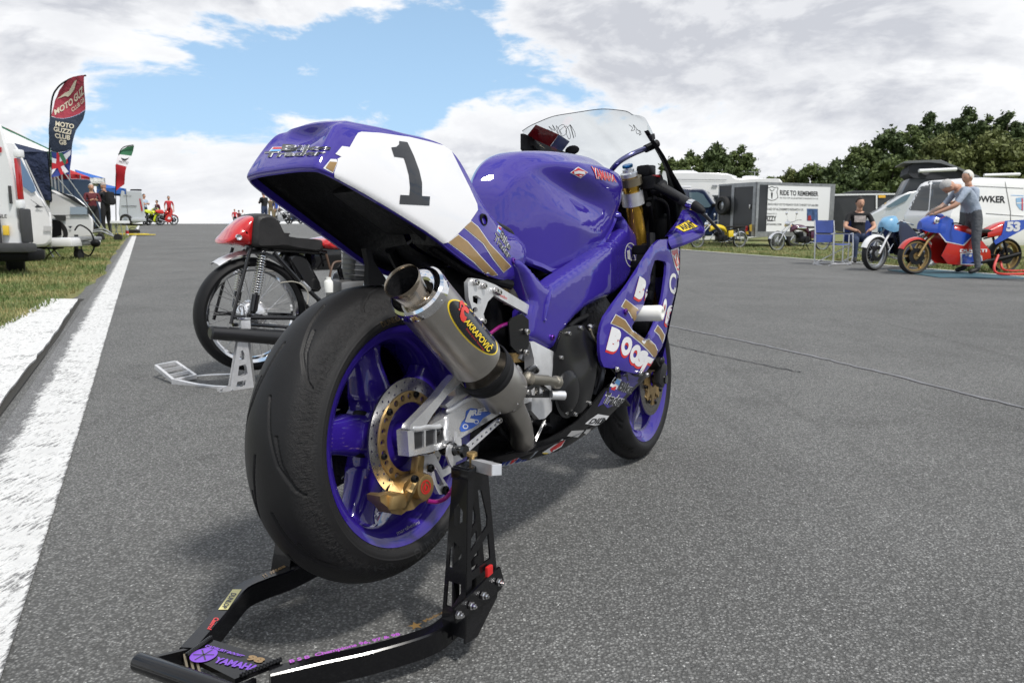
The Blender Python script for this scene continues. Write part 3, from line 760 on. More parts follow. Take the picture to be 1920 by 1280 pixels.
disc(WB, .068, .133, .092, .08, fw_o, False, STEER)
m_ = MB(); m_.lathe([(0, 0), (0, .034), (-.03, .034), (-.036, .028), (-.036, .0)], (-.004, -.065, 0), 'Y', 32)
m_.lathe([(0, .05), (-.012, .06), (-.02, .066), (-.024, .05), (-.024, 0)], (-.006, -.05, 0), 'Y', 40); bb(m_, 'hub_flange', PURPLE2, rw_o)
m_ = MB(); m_.lathe([(0, .0), (0, .022), (-.03, .022), (-.03, .0)], (-.006, -.10, 0), 'Y', 28); bb(m_, 'wheel_spacer', ALU2, rw_o)
m_ = MB(); m_.tube([STEER @ Vector((WB, -.12, 0)), STEER @ Vector((WB, .12, 0))], .016, 16); bb(m_, 'axle', PURB, fw_o)
# sprocket and chain on the left
m_ = MB(); o_ = []
for k in range(168):
    a = 2*math.pi*k/168; o_.append(((.103+.004*(math.sin(42*a) > 0))*math.cos(a), (.103+.004*(math.sin(42*a) > 0))*math.sin(a)))
m_.prism(o_, lambda u, v: (u, .088, v), lambda u, v: (u, .094, v), [[(.06*math.cos(a), .06*math.sin(a)) for a in [2*math.pi*k/30 for k in range(30)]]]); bb(m_, 'sprocket', DARKM)
m_ = MB()
ch = [(.11*math.cos(a), .091, .11*math.sin(a)) for a in [R_(100+10*k) for k in range(17)]]
ch = [(.50, .091, .075)]+ch[0:0]+[(.03, .091, .106)]+[(.11*math.cos(R_(q)), .091, .11*math.sin(R_(q))) for q in range(90, 275, 12)]+[(.50, .091, .005)]
P_ = cr(ch, 8); acc = 0; last = P_[0]
for a, b_ in zip(P_, P_[1:]):
    L = (b_-a).length
    if L < 1e-6: continue
    k = max(1, round(L/.0125))
    for q in range(k):
        p0 = a+(b_-a)*(q/k); p1 = a+(b_-a)*((q+1)/k); mid = (p0+p1)/2; d_ = (p1-p0).normalized()
        m_.box(mid, ((p1-p0).length*.82, .014, .011), Matrix.Rotation(-math.atan2(d_.z, d_.x), 4, 'Y'))
tag(bb(m_, 'drive_chain', DARKM), kind='stuff')

# ---------- tail unit
def mirror_half(h_): return h_+[(x, -y, z) for x, y, z in reversed(h_[:-1])]
r0 = [(.462, -.096, .408), (.40, -.122, .350), (.298, -.133, .331), (.15, -.145, .357), (0, -.140, .418), (-.15, -.119, .474), (-.236, -.100, .505), (-.254, -.070, .511), (-.257, 0, .512)]
r1 = [(.466, -.098, .414), (.402, -.127, .362), (.299, -.138, .346), (.15, -.149, .374), (0, -.144, .436), (-.15, -.123, .490), (-.240, -.101, .518), (-.257, -.070, .524), (-.260, 0, .525)]
r2 = [(.468, -.098, .420), (.410, -.130, .395), (.33, -.139, .392), (.19, -.146, .430), (.03, -.137, .492), (-.12, -.117, .540), (-.214, -.095, .562), (-.228, -.068, .562), (-.230, 0, .556)]
r3 = [(.466, -.096, .425), (.408, -.122, .424), (.33, -.130, .432), (.216, -.134, .487), (.080, -.114, .562), (-.07, -.103, .592), (-.184, -.084, .603), (-.190, -.062, .598), (-.176, 0, .588)]
r4 = [(.463, -.092, .428), (.402, -.110, .442), (.32, -.118, .458), (.234, -.120, .506), (.153, -.092, .614), (-.01, -.088, .622), (-.140, -.077, .619), (-.172, -.062, .617), (-.176, 0, .619)]
r5 = [(.458, -.084, .429), (.398, -.098, .444), (.31, -.104, .462), (.226, -.104, .508), (.142, -.078, .619), (-.01, -.074, .627), (-.12, -.064, .625), (-.152, -.054, .624), (-.164, 0, .625)]
r6 = [(.45, -.03, .430), (.39, -.03, .445), (.30, -.03, .463), (.205, -.03, .507), (.12, -.03, .621), (-.01, -.03, .630), (-.09, -.03, .629), (-.12, -.02, .628), (-.122, 0, .628)]
# r6 outward so the top closes along the centre line
r7 = [(a, -.001 if b_ else 0, c_) for a, b_, c_ in r6]
lr = lambda a, b_, t_: [tuple(Vector(p).lerp(Vector(q), t_)) for p, q in zip(a, b_)]
rows = [mirror_half(r) for r in (r0, lr(r0, r1, .15), r1, r2, r3, lr(r3, r4, .86), r4, lr(r4, r5, .25), r5, r6)]
rows = smooth_rows(rows, 8, 4)
tl = MB(); tl.grid(rows)
top = [p for p in rows[-1]]; n_ = len(top); tl.add(top, [(i, i+1, n_-2-i, n_-1-i) for i in range(n_//2)])
# turned-in lip and inner skin
inn = [[(p.x, p.y*.955, p.z) for p in rows[0]], [(p.x*.97, p.y*.93, p.z+.012) for p in rows[0]]]
tl.grid([rows[0], inn[0], inn[1]])
tail = bb(tl, 'seat_unit', PURPLE, angle=60); tailb = bvh(tail)
u0 = [(p.x*.965+.004, p.y*.93, p.z+.010) for p in rows[0]]
u1 = [(p.x*.93, p.y*.90, p.z+.030) for p in rows[0]]; u2 = [(p.x*.90+.01, p.y*.55, p.z+.052-.02*(p.x > .1)) for p in rows[0]]; u3 = [(p.x*.88+.02, p.y*.06, p.z+.060-.02*(p.x > .1)) for p in rows[0]]
m_ = MB(); m_.grid(smooth_rows([u0, u1, u2, u3], 1, 4)); m_.tube([(-.2, 0, .558), (.05, -.03, .475), (.12, -.05, .43)], [.006, .018, .02], 8)
m_.box((.02, 0, .478), (.20, .10, .03), (0, .38, 0), .012)
und = bb(m_, 'undertray', UNDER, tail)
# seat pad and top fasteners
m_ = MB(); rows_ = []
for x, z, hw_ in ((.196, .545, .06), (.215, .506, .095), (.27, .481, .10), (.34, .466, .10), (.40, .456, .095), (.445, .443, .08)):
    rows_.append([(x, -hw_, z-.006), (x, -hw_, z+.004), (x-.002, -hw_*.8, z+.010), (x-.002, 0, z+.012), (x-.002, hw_*.8, z+.010), (x, hw_, z+.004), (x, hw_, z-.006)])
m_.grid(smooth_rows(rows_, 3, 5)); bb(m_, 'seat_pad', LEATHER)
# white number panel, fold line kept by the surface
S = 3.556
def c1(x, y): return (430+x/S, 200+y/S)
def c2(x, y): return (860+x/S, 200+y/S)
panel = [c1(*q) for q in [(880, 170), (1000, 178), (1200, 205), (1350, 240), (1430, 262), (1478, 295), (1530, 400), (1600, 540), (1650, 650), (1655, 690), (1600, 770), (1520, 850), (1455, 905), (1425, 912), (1300, 825), (1100, 700), (900, 580), (740, 495), (700, 470), (697, 440), (718, 380), (720, 350), (745, 335), (705, 318), (750, 265), (800, 272), (840, 200), (855, 178)]]
decal(tailb, panel, tail, WHITEP, 'number_panel', .0013, 4)
decal(tailb, [c1(*q) for q in [(625, 412), (675, 350), (715, 352), (720, 375), (690, 445)]], tail, WHITEP, 'sticker', .0007)
decal(tailb, [c1(*q) for q in [(640, 408), (668, 368), (716, 372), (690, 438)]], tail, GOLDV, 'stripe', .0016)
one = [(1128, 233), (1183, 241), (1225, 330), (1262, 430), (1280, 510), (1280, 598), (1333, 601), (1329, 661), (1129, 650), (1135, 590), (1195, 594), (1200, 540), (1192, 460), (1172, 385), (1158, 345), (1095, 336), (1075, 275), (1108, 272), (1128, 255)]
decal(tailb, [c1(*q) for q in one], tail, BLACKV, 'number_one', .0023, 4)
def stripes(pairs, bvh_, par, w_=5):
    for a in pairs: decal(bvh_, a, par, WHITEP, 'stripe_edge', .0007)
s1 = [c1(*q) for q in [(1605, 762), (1640, 785), (1720, 890), (1778, 975)]]+[c2(*q) for q in [(350, 1070), (300, 1110)]]+[c1(*q) for q in [(1730, 1075), (1700, 1010), (1640, 910), (1560, 812)]]
s1 = [c2(*q) for q in [(80, 760), (130, 800), (210, 915), (350, 1065), (298, 1108), (225, 1015), (160, 915), (30, 805)]]
s2 = [c2(*q) for q in [(-5, 850), (60, 898), (150, 1000), (262, 1122), (190, 1133), (100, 1040), (20, 975), (-75, 905)]]
def shrink(pl_, k):
    cxm = sum(p[0] for p in pl_)/len(pl_); out = []
    n = len(pl_)
    for i, p in enumerate(pl_):
        a = pl_[i-1]; b_ = pl_[(i+1) % n]; d1 = (p[0]-a[0], p[1]-a[1]); d2 = (b_[0]-p[0], b_[1]-p[1])
        l1 = math.hypot(*d1) or 1; l2 = math.hypot(*d2) or 1; nx = -(d1[1]/l1+d2[1]/l2); ny = d1[0]/l1+d2[0]/l2; l = math.hypot(nx, ny) or 1
        out.append((p[0]+nx/l*k, p[1]+ny/l*k))
    return out
for s_ in (s1, s2):
    decal(tailb, s_, tail, WHITEP, 'stripe_edge', .0007); decal(tailb, shrink(s_, 1.5), tail, GOLDV, 'stripe', .0015)
# tail lettering
q1 = [c1(350, 262), c1(690, 262), c1(665, 298), c1(330, 300)]; q2 = [c1(228, 305), c1(655, 290), c1(620, 330), c1(215, 345)]
q1 = [c1(358, 256), c1(688, 262), c1(668, 292), c1(345, 300)]; q2 = [c1(240, 306), c1(655, 294), c1(628, 328), c1(222, 342)]
for s_, q in (('Bike', q1), ('Trader', q2)):
    decal_text(tailb, s_, q, tail, WHITEP, 'lettering_outline', .0012, .05)
    decal_text(tailb, s_, q, tail, BLACKV, 'lettering', .0020, .01)
decal(tailb, [c1(290, 272), c1(368, 270), c1(345, 302), c1(262, 305)], tail, WHITEP, 'flag_sticker', .0008)
decal(tailb, [c1(297, 276), c1(360, 275), c1(351, 287), c1(288, 288)], tail, REDV, 'flag_sticker', .0016)
decal(tailb, [c1(286, 290), c1(349, 290), c1(340, 300), c1(272, 302)], tail, BLUEV, 'flag_sticker', .0016)
qs = [c2(290, 830), c2(352, 920), c2(338, 955), c2(272, 860)]
for s_, q in (('Bike', [c2(287, 822), c2(352, 925), c2(335, 962), c2(268, 868)]), ('Trader', [c2(245, 838), c2(350, 985), c2(332, 1020), c2(228, 880)])):
    decal_text(tailb, s_, q, tail, WHITEP, 'lettering_outline', .0010, .06); decal_text(tailb, s_, q, tail, BLACKV, 'lettering', .0018, .02)
decal(tailb, [c2(262, 790), c2(285, 805), c2(275, 850), c2(252, 830)], tail, WHITEP, 'flag_sticker', .0008)
decal(tailb, [c2(264, 800), c2(281, 812), c2(279, 826), c2(262, 812)], tail, REDV, 'flag_sticker', .0016)
decal(tailb, [c2(261, 815), c2(277, 829), c2(273, 843), c2(257, 828)], tail, BLUEV, 'flag_sticker', .0016)
hp = hit(tailb, *c2(163, 755), 0)
m_ = MB(); m_.lathe([(.004, .010), (.004, .013), (-.001, .0145), (-.003, .012), (-.020, .0115), (-.020, 0)], hp, (0, -1, 0), 28); m_.build('air_hole', BLACKM, tail)
hp = hit(tailb, *c2(364, 1027), 0); m_ = MB(); bolt(m_, hp, .008, (0, -1, .1), .004); m_.build('fastener', PURB, tail)

# ---------- fuel tank
def half_sec(x, zt, ys, zs, ym, zm, yl, zl, yb, zb):
    return [(x, 0, zt), (x, -ys*.55, zt-.006), (x, -ys, zs), (x, -(ys+ym)/2-.010, (zs+zm)/2+.008), (x, -ym, zm), (x, -(ym+yl)/2, (zm+zl)/2), (x, -yl, zl), (x, -yb, zb)]
#        x      zt    ys    zs    ym    zm    yl    zl    yb   zb
secs = [(.350, .500, .03, .495, .05, .480, .06, .455, .05, .440),
        (.358, .560, .07, .548, .10, .515, .10, .470, .09, .440),
        (.388, .610, .090, .590, .120, .545, .118, .470, .105, .425),
        (.432, .646, .108, .620, .142, .572, .138, .470, .120, .395),
        (.490, .672, .120, .642, .158, .592, .152, .480, .132, .380),
        (.557, .688, .130, .655, .170, .605, .162, .490, .140, .368),
        (.660, .704, .138, .668, .178, .622, .168, .500, .148, .400),
        (.776, .716, .142, .676, .182, .632, .172, .520, .155, .442),
        (.870, .722, .140, .676, .180, .630, .170, .560, .155, .500),
        (.930, .718, .130, .668, .165, .628, .158, .585, .145, .550),
        (.968, .700, .105, .655, .140, .628, .135, .605, .125, .585),
        (.985, .675, .08, .645, .10, .628, .10, .615, .09, .605)]
rows = []
for s_ in secs:
    h_ = half_sec(*s_); rows.append([(x, -y, z) for x, y, z in reversed(h_[1:])]+h_)
rows = smooth_rows(rows, 7, 7)
def scoop(p):
    x, y, z = p
    if y > 0: sgn = 1
    else: sgn = -1
    u = (x-.635)*.985-(z-.560)*.17; v = (z-.560)*.985+(x-.635)*.17
    vv = v/.052; d = math.exp(-(abs(u/.20)**2.4+abs(vv)**2.6)**1.25)*(.80+.35*math.tanh(vv*2.2))
    d2 = math.exp(-(((x-.45)/.07)**2+((z-.46)/.10)**2))
    a = min(1, max(0, (abs(y)-.07)/.05))
    return Vector((x, y-sgn*(.046*d+.006*d2)*a, z))
_c0 = BMT @ (CAM-R0)
def narrow(p):      # narrow the tank while its right flank stays on the same line of sight
    k_ = .6+.18*min(1, max(0, (p.x-.35)/.3)); a = abs(p.y); d_ = Vector((p.x, -a, p.z))-_c0; q_ = _c0+d_*((-a*k_-_c0.y)/d_.y)
    return Vector((q_.x, p.y*k_, q_.z))
rows = [[narrow(scoop(p)) for p in r] for r in rows]
tk = MB(); tk.grid(rows); n_ = len(rows[0])
for r, rev in ((rows[0], 0), (rows[-1], 1)):
    c_ = sum((Vector(p) for p in r), Vector())/n_; o = len(tk.v); tk.add(list(r)+[c_], [(i, i+1, n_) for i in range(n_-1)]+[(n_-1, 0, n_)])
# bottom lip
lipL = [[r[0], (r[0].x, r[0].y*1.03, r[0].z-.012), (r[0].x, r[0].y*.9, r[0].z-.018)] for r in rows]; tk.grid(lipL)
lipR = [[r[-1], (r[-1].x, r[-1].y*1.03, r[-1].z-.012), (r[-1].x, r[-1].y*.9, r[-1].z-.018)] for r in rows]; tk.grid(lipR)
tank = bb(tk, 'fuel_tank', PURPLE, angle=70); tankb = bvh(tank)
decal(tankb, [c2(742, 440), c2(795, 402), c2(862, 438), c2(812, 478)], tank, WHITEP, 'sticker', .0008)
decal(tankb, [c2(750, 440), c2(795, 408), c2(854, 438), c2(812, 472)], tank, REDV, 'sticker', .0014)
decal(tankb, [c2(766, 432), c2(800, 426), c2(842, 434), c2(838, 452), c2(800, 446), c2(770, 450)], tank, WHITEP, 'sticker_print', .0020)
decal(tankb, [c2(800, 458), c2(822, 455), c2(812, 466)], tank, WHITEP, 'sticker_print', .0020)
yq = [c2(880, 398), c2(1040, 460), c2(1050, 505), c2(905, 478)]
decal_text(tankb, 'YAMAHA', yq, tank, WHITEP, 'lettering_outline', .0010, .08); decal_text(tankb, 'YAMAHA', yq, tank, REDV, 'lettering', .0018, .02)
# ---------- frame
S3 = 3.048; S8 = 4.266; S9 = 3.765; S7 = 3.2
def c3(x, y): return (700+x/S3, 480+y/S3)
def c8(x, y): return (980+x/S8, 400+y/S8)
def c9(x, y): return (820+x/S9, 560+y/S9)
def c7(x, y): return (1100+x/S7, 480+y/S7)
def fy(x, z):
    # bulge of the aluminium beam, narrowing to the steering head
    b_ = -.158-.012*math.exp(-((x-.62)/.25)**2)
    if x > .85: b_ += (x-.85)*.16
    return b_
fo = [c8(*q) for q in [(-18, 375), (15, 370), (80, 430), (190, 560), (232, 578), (330, 505), (500, 395), (650, 285), (760, 205), (830, 120), (825, 60), (790, 20), (800, -20), (850, 60), (920, 160), (975, 230), (1000, 290), (950, 370), (900, 450), (830, 570), (760, 640), (620, 705), (520, 760), (440, 830), (380, 900), (320, 990), (262, 1100), (180, 1060), (60, 1000), (65, 900), (70, 800), (90, 700), (40, 540)]]
bm_ = MB(); o2 = [(q.x, q.z) for q in (PS(u, v, fy) for u, v in fo)]
def fsurf(x, z):
    y = fy(x, z)
    # pressed crease: the beam folds in along its upper and lower edges
    return y
vs2, tris, lps = tri2d(o2, (), .010)
arr = np.array(o2)
def edist(x, z):
    best = 9
    for i in range(len(o2)):
        a = o2[i]; b_ = o2[(i+1) % len(o2)]; vx, vz = b_[0]-a[0], b_[1]-a[1]; L2 = vx*vx+vz*vz or 1
        t_ = min(1, max(0, ((x-a[0])*vx+(z-a[1])*vz)/L2)); best = min(best, math.hypot(x-a[0]-t_*vx, z-a[1]-t_*vz))
    return best
for s_, nm in ((-1, 'frame_beam'), (1, 'frame_beam')):
    m_ = MB(); F_ = []; B_ = []
    for x, z in vs2:
        e_ = min(.022, edist(x, z)); ins = .020*(1-math.sqrt(max(0, 1-(1-e_/.022)**2)))
        F_.append((x, -s_*(fy(x, z)+ins) if s_ < 0 and False else (fy(x, z)+ins)*(1 if s_ < 0 else -1), z)); B_.append((x, (fy(x, z)+.055)*(1 if s_ < 0 else -1), z))
    n = len(vs2); fs = list(tris)+[tuple(n+i for i in reversed(t_)) for t_ in tris]
    for lp in lps:
        for i in range(len(lp)): a, b_ = lp[i], lp[(i+1) % len(lp)]; fs.append((a, n+a, n+b_, b_))
    m_.add(F_+B_, fs); o_ = bb(m_, nm, PURPLE, angle=50)
    if s_ < 0: frame = o_
frb = bvh(frame)
rndl = ell(*c8(864, 333), 49/S8, 99/S8, R_(-4)); decal(frb, rndl, frame, WHITEP, 'round_sticker', .001, 6, [ell(*c8(864, 333), 43/S8, 92/S8, R_(-4))])
decal(frb, [c8(*q) for q in [(832, 300), (855, 290), (862, 375), (838, 365)]], frame, WHITEP, 'sticker_print', .001)
decal(frb, ell(*c8(884, 372), 17/S8, 46/S8, 0), frame, WHITEP, 'sticker_print', .001, 6, [ell(*c8(884, 375), 12/S8, 38/S8, 0)])
decal(frb, [c8(*q) for q in [(862, 370), (900, 372), (902, 380), (862, 378)]], frame, WHITEP, 'sticker_print', .0012)
decal_text(frb, 'Silkolene' if False else 'Performer', [c8(836, 248), c8(888, 282), c8(886, 302), c8(834, 268)], frame, WHITEP, 'lettering', .001, .01)
m_ = MB(); bolt(m_, hit(frb, *c8(233, 992), 0), .008); m_.build('frame_bolt', PURB, frame)
# raised rib where the two frame arms meet
m_ = MB(); rib = [hit(frb, *c8(*q), .001) for q in [(222, 592), (205, 680), (185, 770), (170, 860)]]; m_.tube(cr(rib, 5), [.004+.0028*math.sin(math.pi*i/15) for i in range(16)], 8); m_.build('frame_rib', PURPLE, frame)

# dark intake and airbox between tank and frame
m_ = MB(); m_.box((.64, 0, .31), (.40, .13, .10), (0, -.15, 0), .03); m_.box((.90, 0, .40), (.36, .13, .10), (0, -.35, 0), .03); bb(m_, 'airbox', BLACKM)
# ---------- engine
eng = MB(); eng.box((.72, 0, .03), (.38, .27, .22), (0, 0, 0), .03); eng.box((.80, 0, .19), (.22, .30, .24), (0, .55, 0), .02); eng.box((.62, 0, -.06), (.30, .20, .10), None, .02)
for k in range(6): eng.box((.845+.018*k, 0, .12-.03*k+.02), (.13, .33, .006), (0, .55, 0))
eng.box((.60, 0, .20), (.16, .22, .20), None, .02)
engine = bb(eng, 'engine', DARKM)
cov = [c9(*q) for q in [(880, 225), (950, 190), (1030, 185), (1075, 240), (1120, 330), (1125, 470), (1110, 600), (1080, 730), (1020, 800), (950, 830), (870, 790), (820, 720), (815, 560), (825, 420), (850, 320)]]
def cy_(x, z): return -.172-.022*math.exp(-(((x-.64)/.075)**2+((z-.06)/.085)**2))-.012*math.exp(-(((x-.60)/.04)**2+((z-.19)/.05)**2))+.004*math.sin(40*x+18*z)
o2 = [(q.x, q.z) for q in (PS(u, v, cy_) for u, v in cov)]
m_ = MB(); m_.prism(o2, lambda x, z: (x, cy_(x, z), z), lambda x, z: (x, -.11, z), step=.014); ccover = bb(m_, 'clutch_cover', CARBON, engine, angle=40)
m_ = MB(); cc = PS(*c9(940, 650), cy_); m_.lathe([(0, 0), (.012, .0), (.012, .035), (.006, .052), (0, .058), (-.004, .060), (-.004, .072)], (cc.x, cc.y+.004, cc.z), (0, -1, 0), 36); bb(m_, 'clutch_cap', CARBON, engine)
for q in ((925, 245), (905, 805), (970, 815), (1070, 735), (870, 415), (885, 640), (1005, 205)):
    m_ = MB(); b_ = PS(*c9(*q), cy_); bolt(m_, (b_.x, b_.y+.002, b_.z), .006, (0, -1, 0), .009); bb(m_, 'cover_bolt', STEEL, engine)
# radiator ribs and coolant pipes glimpsed in front of the cover
m_ = MB()
for k in range(7): m_.box((.93+.004*k, -.13, -.02+.045*k), (.05, .05, .03), None, .006)
m_.tube(cr([(.84, -.17, .235), (.88, -.18, .20), (.90, -.18, .14), (.93, -.17, .10)], 6), .006, 8)
bb(m_, 'coolant_pipes', DARKM, engine)
m_ = MB(); b_ = PS(*c9(1075, 200), cy_); m_.ball((b_.x, b_.y, b_.z), (.016, .012, .010)); m_.tube([(b_.x-.02, b_.y-.004, b_.z), (b_.x+.022, b_.y-.004, b_.z+.004)], .004); bb(m_, 'cable_clamp', STEEL, engine)

# ---------- fairing side panels
def yf(x, z):
    a = .232-.62*(x-1.262+max(0, .38-z)*.60); b_ = .235; k = .005   # smooth minimum of the flat flank and the nose taper
    y = -(a+b_-math.sqrt((a-b_)**2+4*k*k))/2
    if x < .86: y += (.86-x)**2*.8
    return y
fout = [c8(*q) for q in [(760, 1243), (700, 1236), (660, 1228), (635, 1170), (626, 1100), (625, 980), (640, 900), (668, 825), (740, 720), (800, 640), (885, 520), (960, 400), (1010, 320), (1060, 250), (1105, 210), (1180, 205), (1250, 235), (1262, 350), (1270, 480), (1262, 600), (1240, 720), (1215, 820), (1180, 905), (1130, 1060), (1085, 1130), (1045, 1200), (1000, 1262), (930, 1285), (850, 1268)]]
fhole = [c8(*q) for q in [(1066, 376), (1090, 372), (1148, 385), (1160, 410), (1156, 480), (1140, 600), (1128, 680), (1095, 800), (1060, 900), (1028, 965), (1003, 1000), (985, 1002), (960, 985), (920, 955), (888, 930), (885, 900), (920, 820), (975, 740), (1005, 640), (1030, 530), (1045, 440)]]
def panel_fn(name, out_, holes, fn, th, m_, step=.03, both=True, edge=.010):
    res = []
    o2 = [(q.x, q.z) for q in (PS(u, v, fn) for u, v in out_)]; h2 = [[(q.x, q.z) for q in (PS(u, v, fn) for u, v in h)] for h in holes]
    vs2, tris, lps = tri2d(o2, h2, step); bset = {i for lp in lps for i in lp}
    for s_ in ((1, -1) if both else (1,)):
        mb_ = MB(); n = len(vs2)
        V = [(x, s_*(fn(x, z)+(.004 if i in bset else 0)), z) for i, (x, z) in enumerate(vs2)]+[(x, s_*(fn(x, z)+th), z) for x, z in vs2]
        fs = list(tris)+[tuple(n+i for i in reversed(t_)) for t_ in tris]
        for lp in lps:
            for i in range(len(lp)): a, b_ = lp[i], lp[(i+1) % len(lp)]; fs.append((a, n+a, n+b_, b_))
        mb_.add(V, fs); res.append(bb(mb_, name, m_, angle=50))
    return res
fair = panel_fn('side_fairing', fout, [fhole], yf, .012, PURPLE, .022)[0]; fab = bvh(fair)
for s_ in (-1, 1):
    m_ = MB(); m_.grid([[(xc+d, s_*(.229-.62*d-.25*d*d), z) for d in (0, .04, .10, .18, .26, .32)] for z, xc in ((.10, 1.10), (.16, 1.14), (.24, 1.185), (.33, 1.24), (.40, 1.26), (.50, 1.262))]); bb(m_, 'nose_flank', PURPLE)
# stripes and lettering on the right side
gold1 = [c8(*q) for q in [(820, 684), (965, 795), (950, 830), (905, 850), (888, 868), (845, 790), (785, 745)]]
gold2 = [c8(*q) for q in [(742, 805), (820, 850), (880, 940), (935, 970), (985, 1010), (1010, 1002), (1060, 1050), (1080, 1095), (1078, 1130), (1050, 1160), (1000, 1100), (940, 1040), (860, 975), (790, 920), (700, 880)]]
gold3 = [c8(*q) for q in [(1078, 890), (1110, 925), (1138, 975), (1130, 1010), (1118, 1040), (1085, 975), (1048, 940)]]
for g in (gold1, gold2, gold3): decal(fab, g, fair, WHITEP, 'stripe_edge', .0008, 6); decal(fab, shrink(g, 1.6), fair, GOLDV, 'stripe', .0016, 6)
def boost(quads, word):
    for ch_, q in zip(word, quads):
        Q = [c8(*p) for p in q]; mx_ = sum(p[0] for p in Q)/4; my_ = sum(p[1] for p in Q)/4; Q = [(mx_+(p[0]-mx_)*1.16, my_+(p[1]-my_)*1.04) for p in Q]
        decal_text(fab, ch_, Q, fair, REDV, 'lettering_shadow', .0012, .085, shift=(-1.2, 4.5)); decal_text(fab, ch_, Q, fair, WHITEP, 'lettering', .0020, .085)
# lower BOOST, each letter on its own quad so the word follows the panel
boost([[(712, 908), (795, 945), (742, 1115), (672, 1085)], [(805, 972), (880, 1010), (838, 1150), (780, 1115)], [(880, 1045), (948, 1060), (905, 1215), (848, 1170)], [(945, 1085), (1003, 1115), (940, 1235), (888, 1200)], [(965, 1130), (1035, 1165), (965, 1290), (915, 1262)]], 'BOOST')
boost([[(932, 505), (992, 545), (945, 700), (895, 660)], [(985, 585), (1030, 590), (1010, 735), (972, 725)]], 'BO')
boost([[(1125, 680), (1152, 690), (1135, 820), (1112, 850)], [(1160, 735), (1200, 740), (1172, 890), (1135, 885)], [(1192, 790), (1225, 770), (1190, 885), (1172, 890)]], 'OST')
for t_, q, b_ in (('C', [(1172, 480), (1225, 478), (1222, 640), (1170, 640)], .0), ('adbury', [(1195, 600), (1243, 575), (1240, 680), (1200, 655)], 0)): decal_text(fab, t_, [c8(*p) for p in q], fair, WHITEP, 'lettering', .0012, .02)
decal(fab, [c8(*q) for q in [(1182, 290), (1240, 275), (1262, 430), (1266, 480), (1245, 497), (1215, 420)]], fair, WHITEP, 'sticker', .0008, 6)
decal(fab, [c8(*q) for q in [(1188, 300), (1236, 284), (1256, 430), (1262, 470), (1247, 482), (1218, 405)]], fair, REDV, 'sticker', .0015, 6)
decal_text(fab, 'YA', [c8(1195, 335), c8(1240, 318), c8(1250, 430), c8(1222, 400)], fair, WHITEP, 'lettering', .0022, .05)
m_ = MB(); bolt(m_, hit(fab, *c8(820, 785), 0), .009); m_.build('fastener', PURB, fair)
for q in ((745, 1245), (935, 1278), (985, 1290)):
    b_ = PS(*c8(*q), yf); m_ = MB(); bolt(m_, (b_.x, b_.y-.001, b_.z), .0075, (0, -1, 0), .008); bb(m_, 'fairing_fastener', STEEL)
# white crash bobbin
m_ = MB(); cb = P(*c8(985, 800), -.235)
m_.lathe([(-.10, 0), (-.10, .024), (.045, .024), (.052, .020), (.053, .012), (.046, .010), (.046, 0)], cb, (.06, -1, .02), 36); bb(m_, 'crash_bobbin', NYLON)
m_ = MB()
for k in range(6): m_.box((1.06+.012*k, -.16, .20+.05*k), (.03, .08, .03), None, .006)
m_.tube(cr([(1.12, -.18, .50), (1.10, -.19, .40), (1.11, -.18, .30), (1.06, -.17, .22)], 6), .014, 10); m_.box((1.16, 0, .28), (.03, .34, .40), (0, .2, 0), .008); bb(m_, 'radiator', BLACKM)

# ---------- belly pan
def yb(x, z): return -.200+max(0, .05-z)*.25+max(0, (.62-x))**2*.55+max(0, x-1.0)**2*.5
bo = [c9(*q) for q in [(1290, 480), (1275, 560), (1240, 590), (1190, 640), (1105, 745), (1060, 800), (1000, 860), (900, 930), (800, 985), (700, 1020), (600, 1065), (500, 1085), (380, 1180), (440, 1195), (560, 1165), (700, 1125), (830, 1085), (920, 1045), (1040, 970), (1130, 905), (1230, 820), (1330, 720), (1400, 640), (1480, 560), (1500, 500), (1450, 525), (1390, 540), (1330, 500)]]
belly = panel_fn('belly_pan', bo, [], yb, .010, CARBON, .025)[0]; beb = bvh(belly)
m_ = MB(); m_.grid([[(x_, y_, z_-.004*(1-abs(y_)/.18)) for y_ in (-.170, -.12, 0, .12, .170)] for x_, z_ in ((.25, -.092), (.45, -.090), (.665, -.078), (.80, -.052), (.924, -.012), (1.0, .04))]); bb(m_, 'belly_floor', UNDER)
pp = [c9(*q) for q in [(1270, 485), (1330, 512), (1395, 550), (1490, 560), (1400, 660), (1330, 720), (1270, 745), (1200, 770), (1170, 740), (1130, 760), (1190, 650), (1250, 590)]]
decal(beb, pp, belly, PURPLE, 'painted_corner', .0008, 8)
decal(beb, [c9(*q) for q in [(1255, 550), (1300, 570), (1262, 640), (1215, 615)]], belly, WHITEP, 'flag_sticker', .0014)
decal(beb, [c7(*q) for q in [(178, 738), (200, 745), (192, 775), (165, 762)]], belly, BLUEV, 'flag_sticker', .0020); decal(beb, [c7(*q) for q in [(152, 772), (175, 782), (165, 805), (142, 798)]], belly, REDV, 'flag_sticker', .0020)
for s_, q in (('Bike', [c7(208, 750), c7(290, 772), c7(262, 830), c7(182, 800)]), ('Trader', [c7(118, 815), c7(240, 838), c7(200, 905), c7(86, 880)])):
    decal_text(beb, s_, q, belly, WHITEP, 'lettering_outline', .0016, .10); decal_text(beb, s_, q, belly, BLACKV, 'lettering', .0024, .03)
decal(beb, [c9(*q) for q in [(1075, 850), (1130, 812), (1210, 825), (1170, 880), (1110, 893), (1040, 880)]], belly, WHITEP, 'sticker', .0014)
decal_text(beb, 'DID', [c9(1090, 845), c9(1195, 835), c9(1160, 878), c9(1060, 880)], belly, BLACKV, 'lettering', .0022, .04)
GREYV = mat('grey_vinyl', (.30, .30, .30), .4)
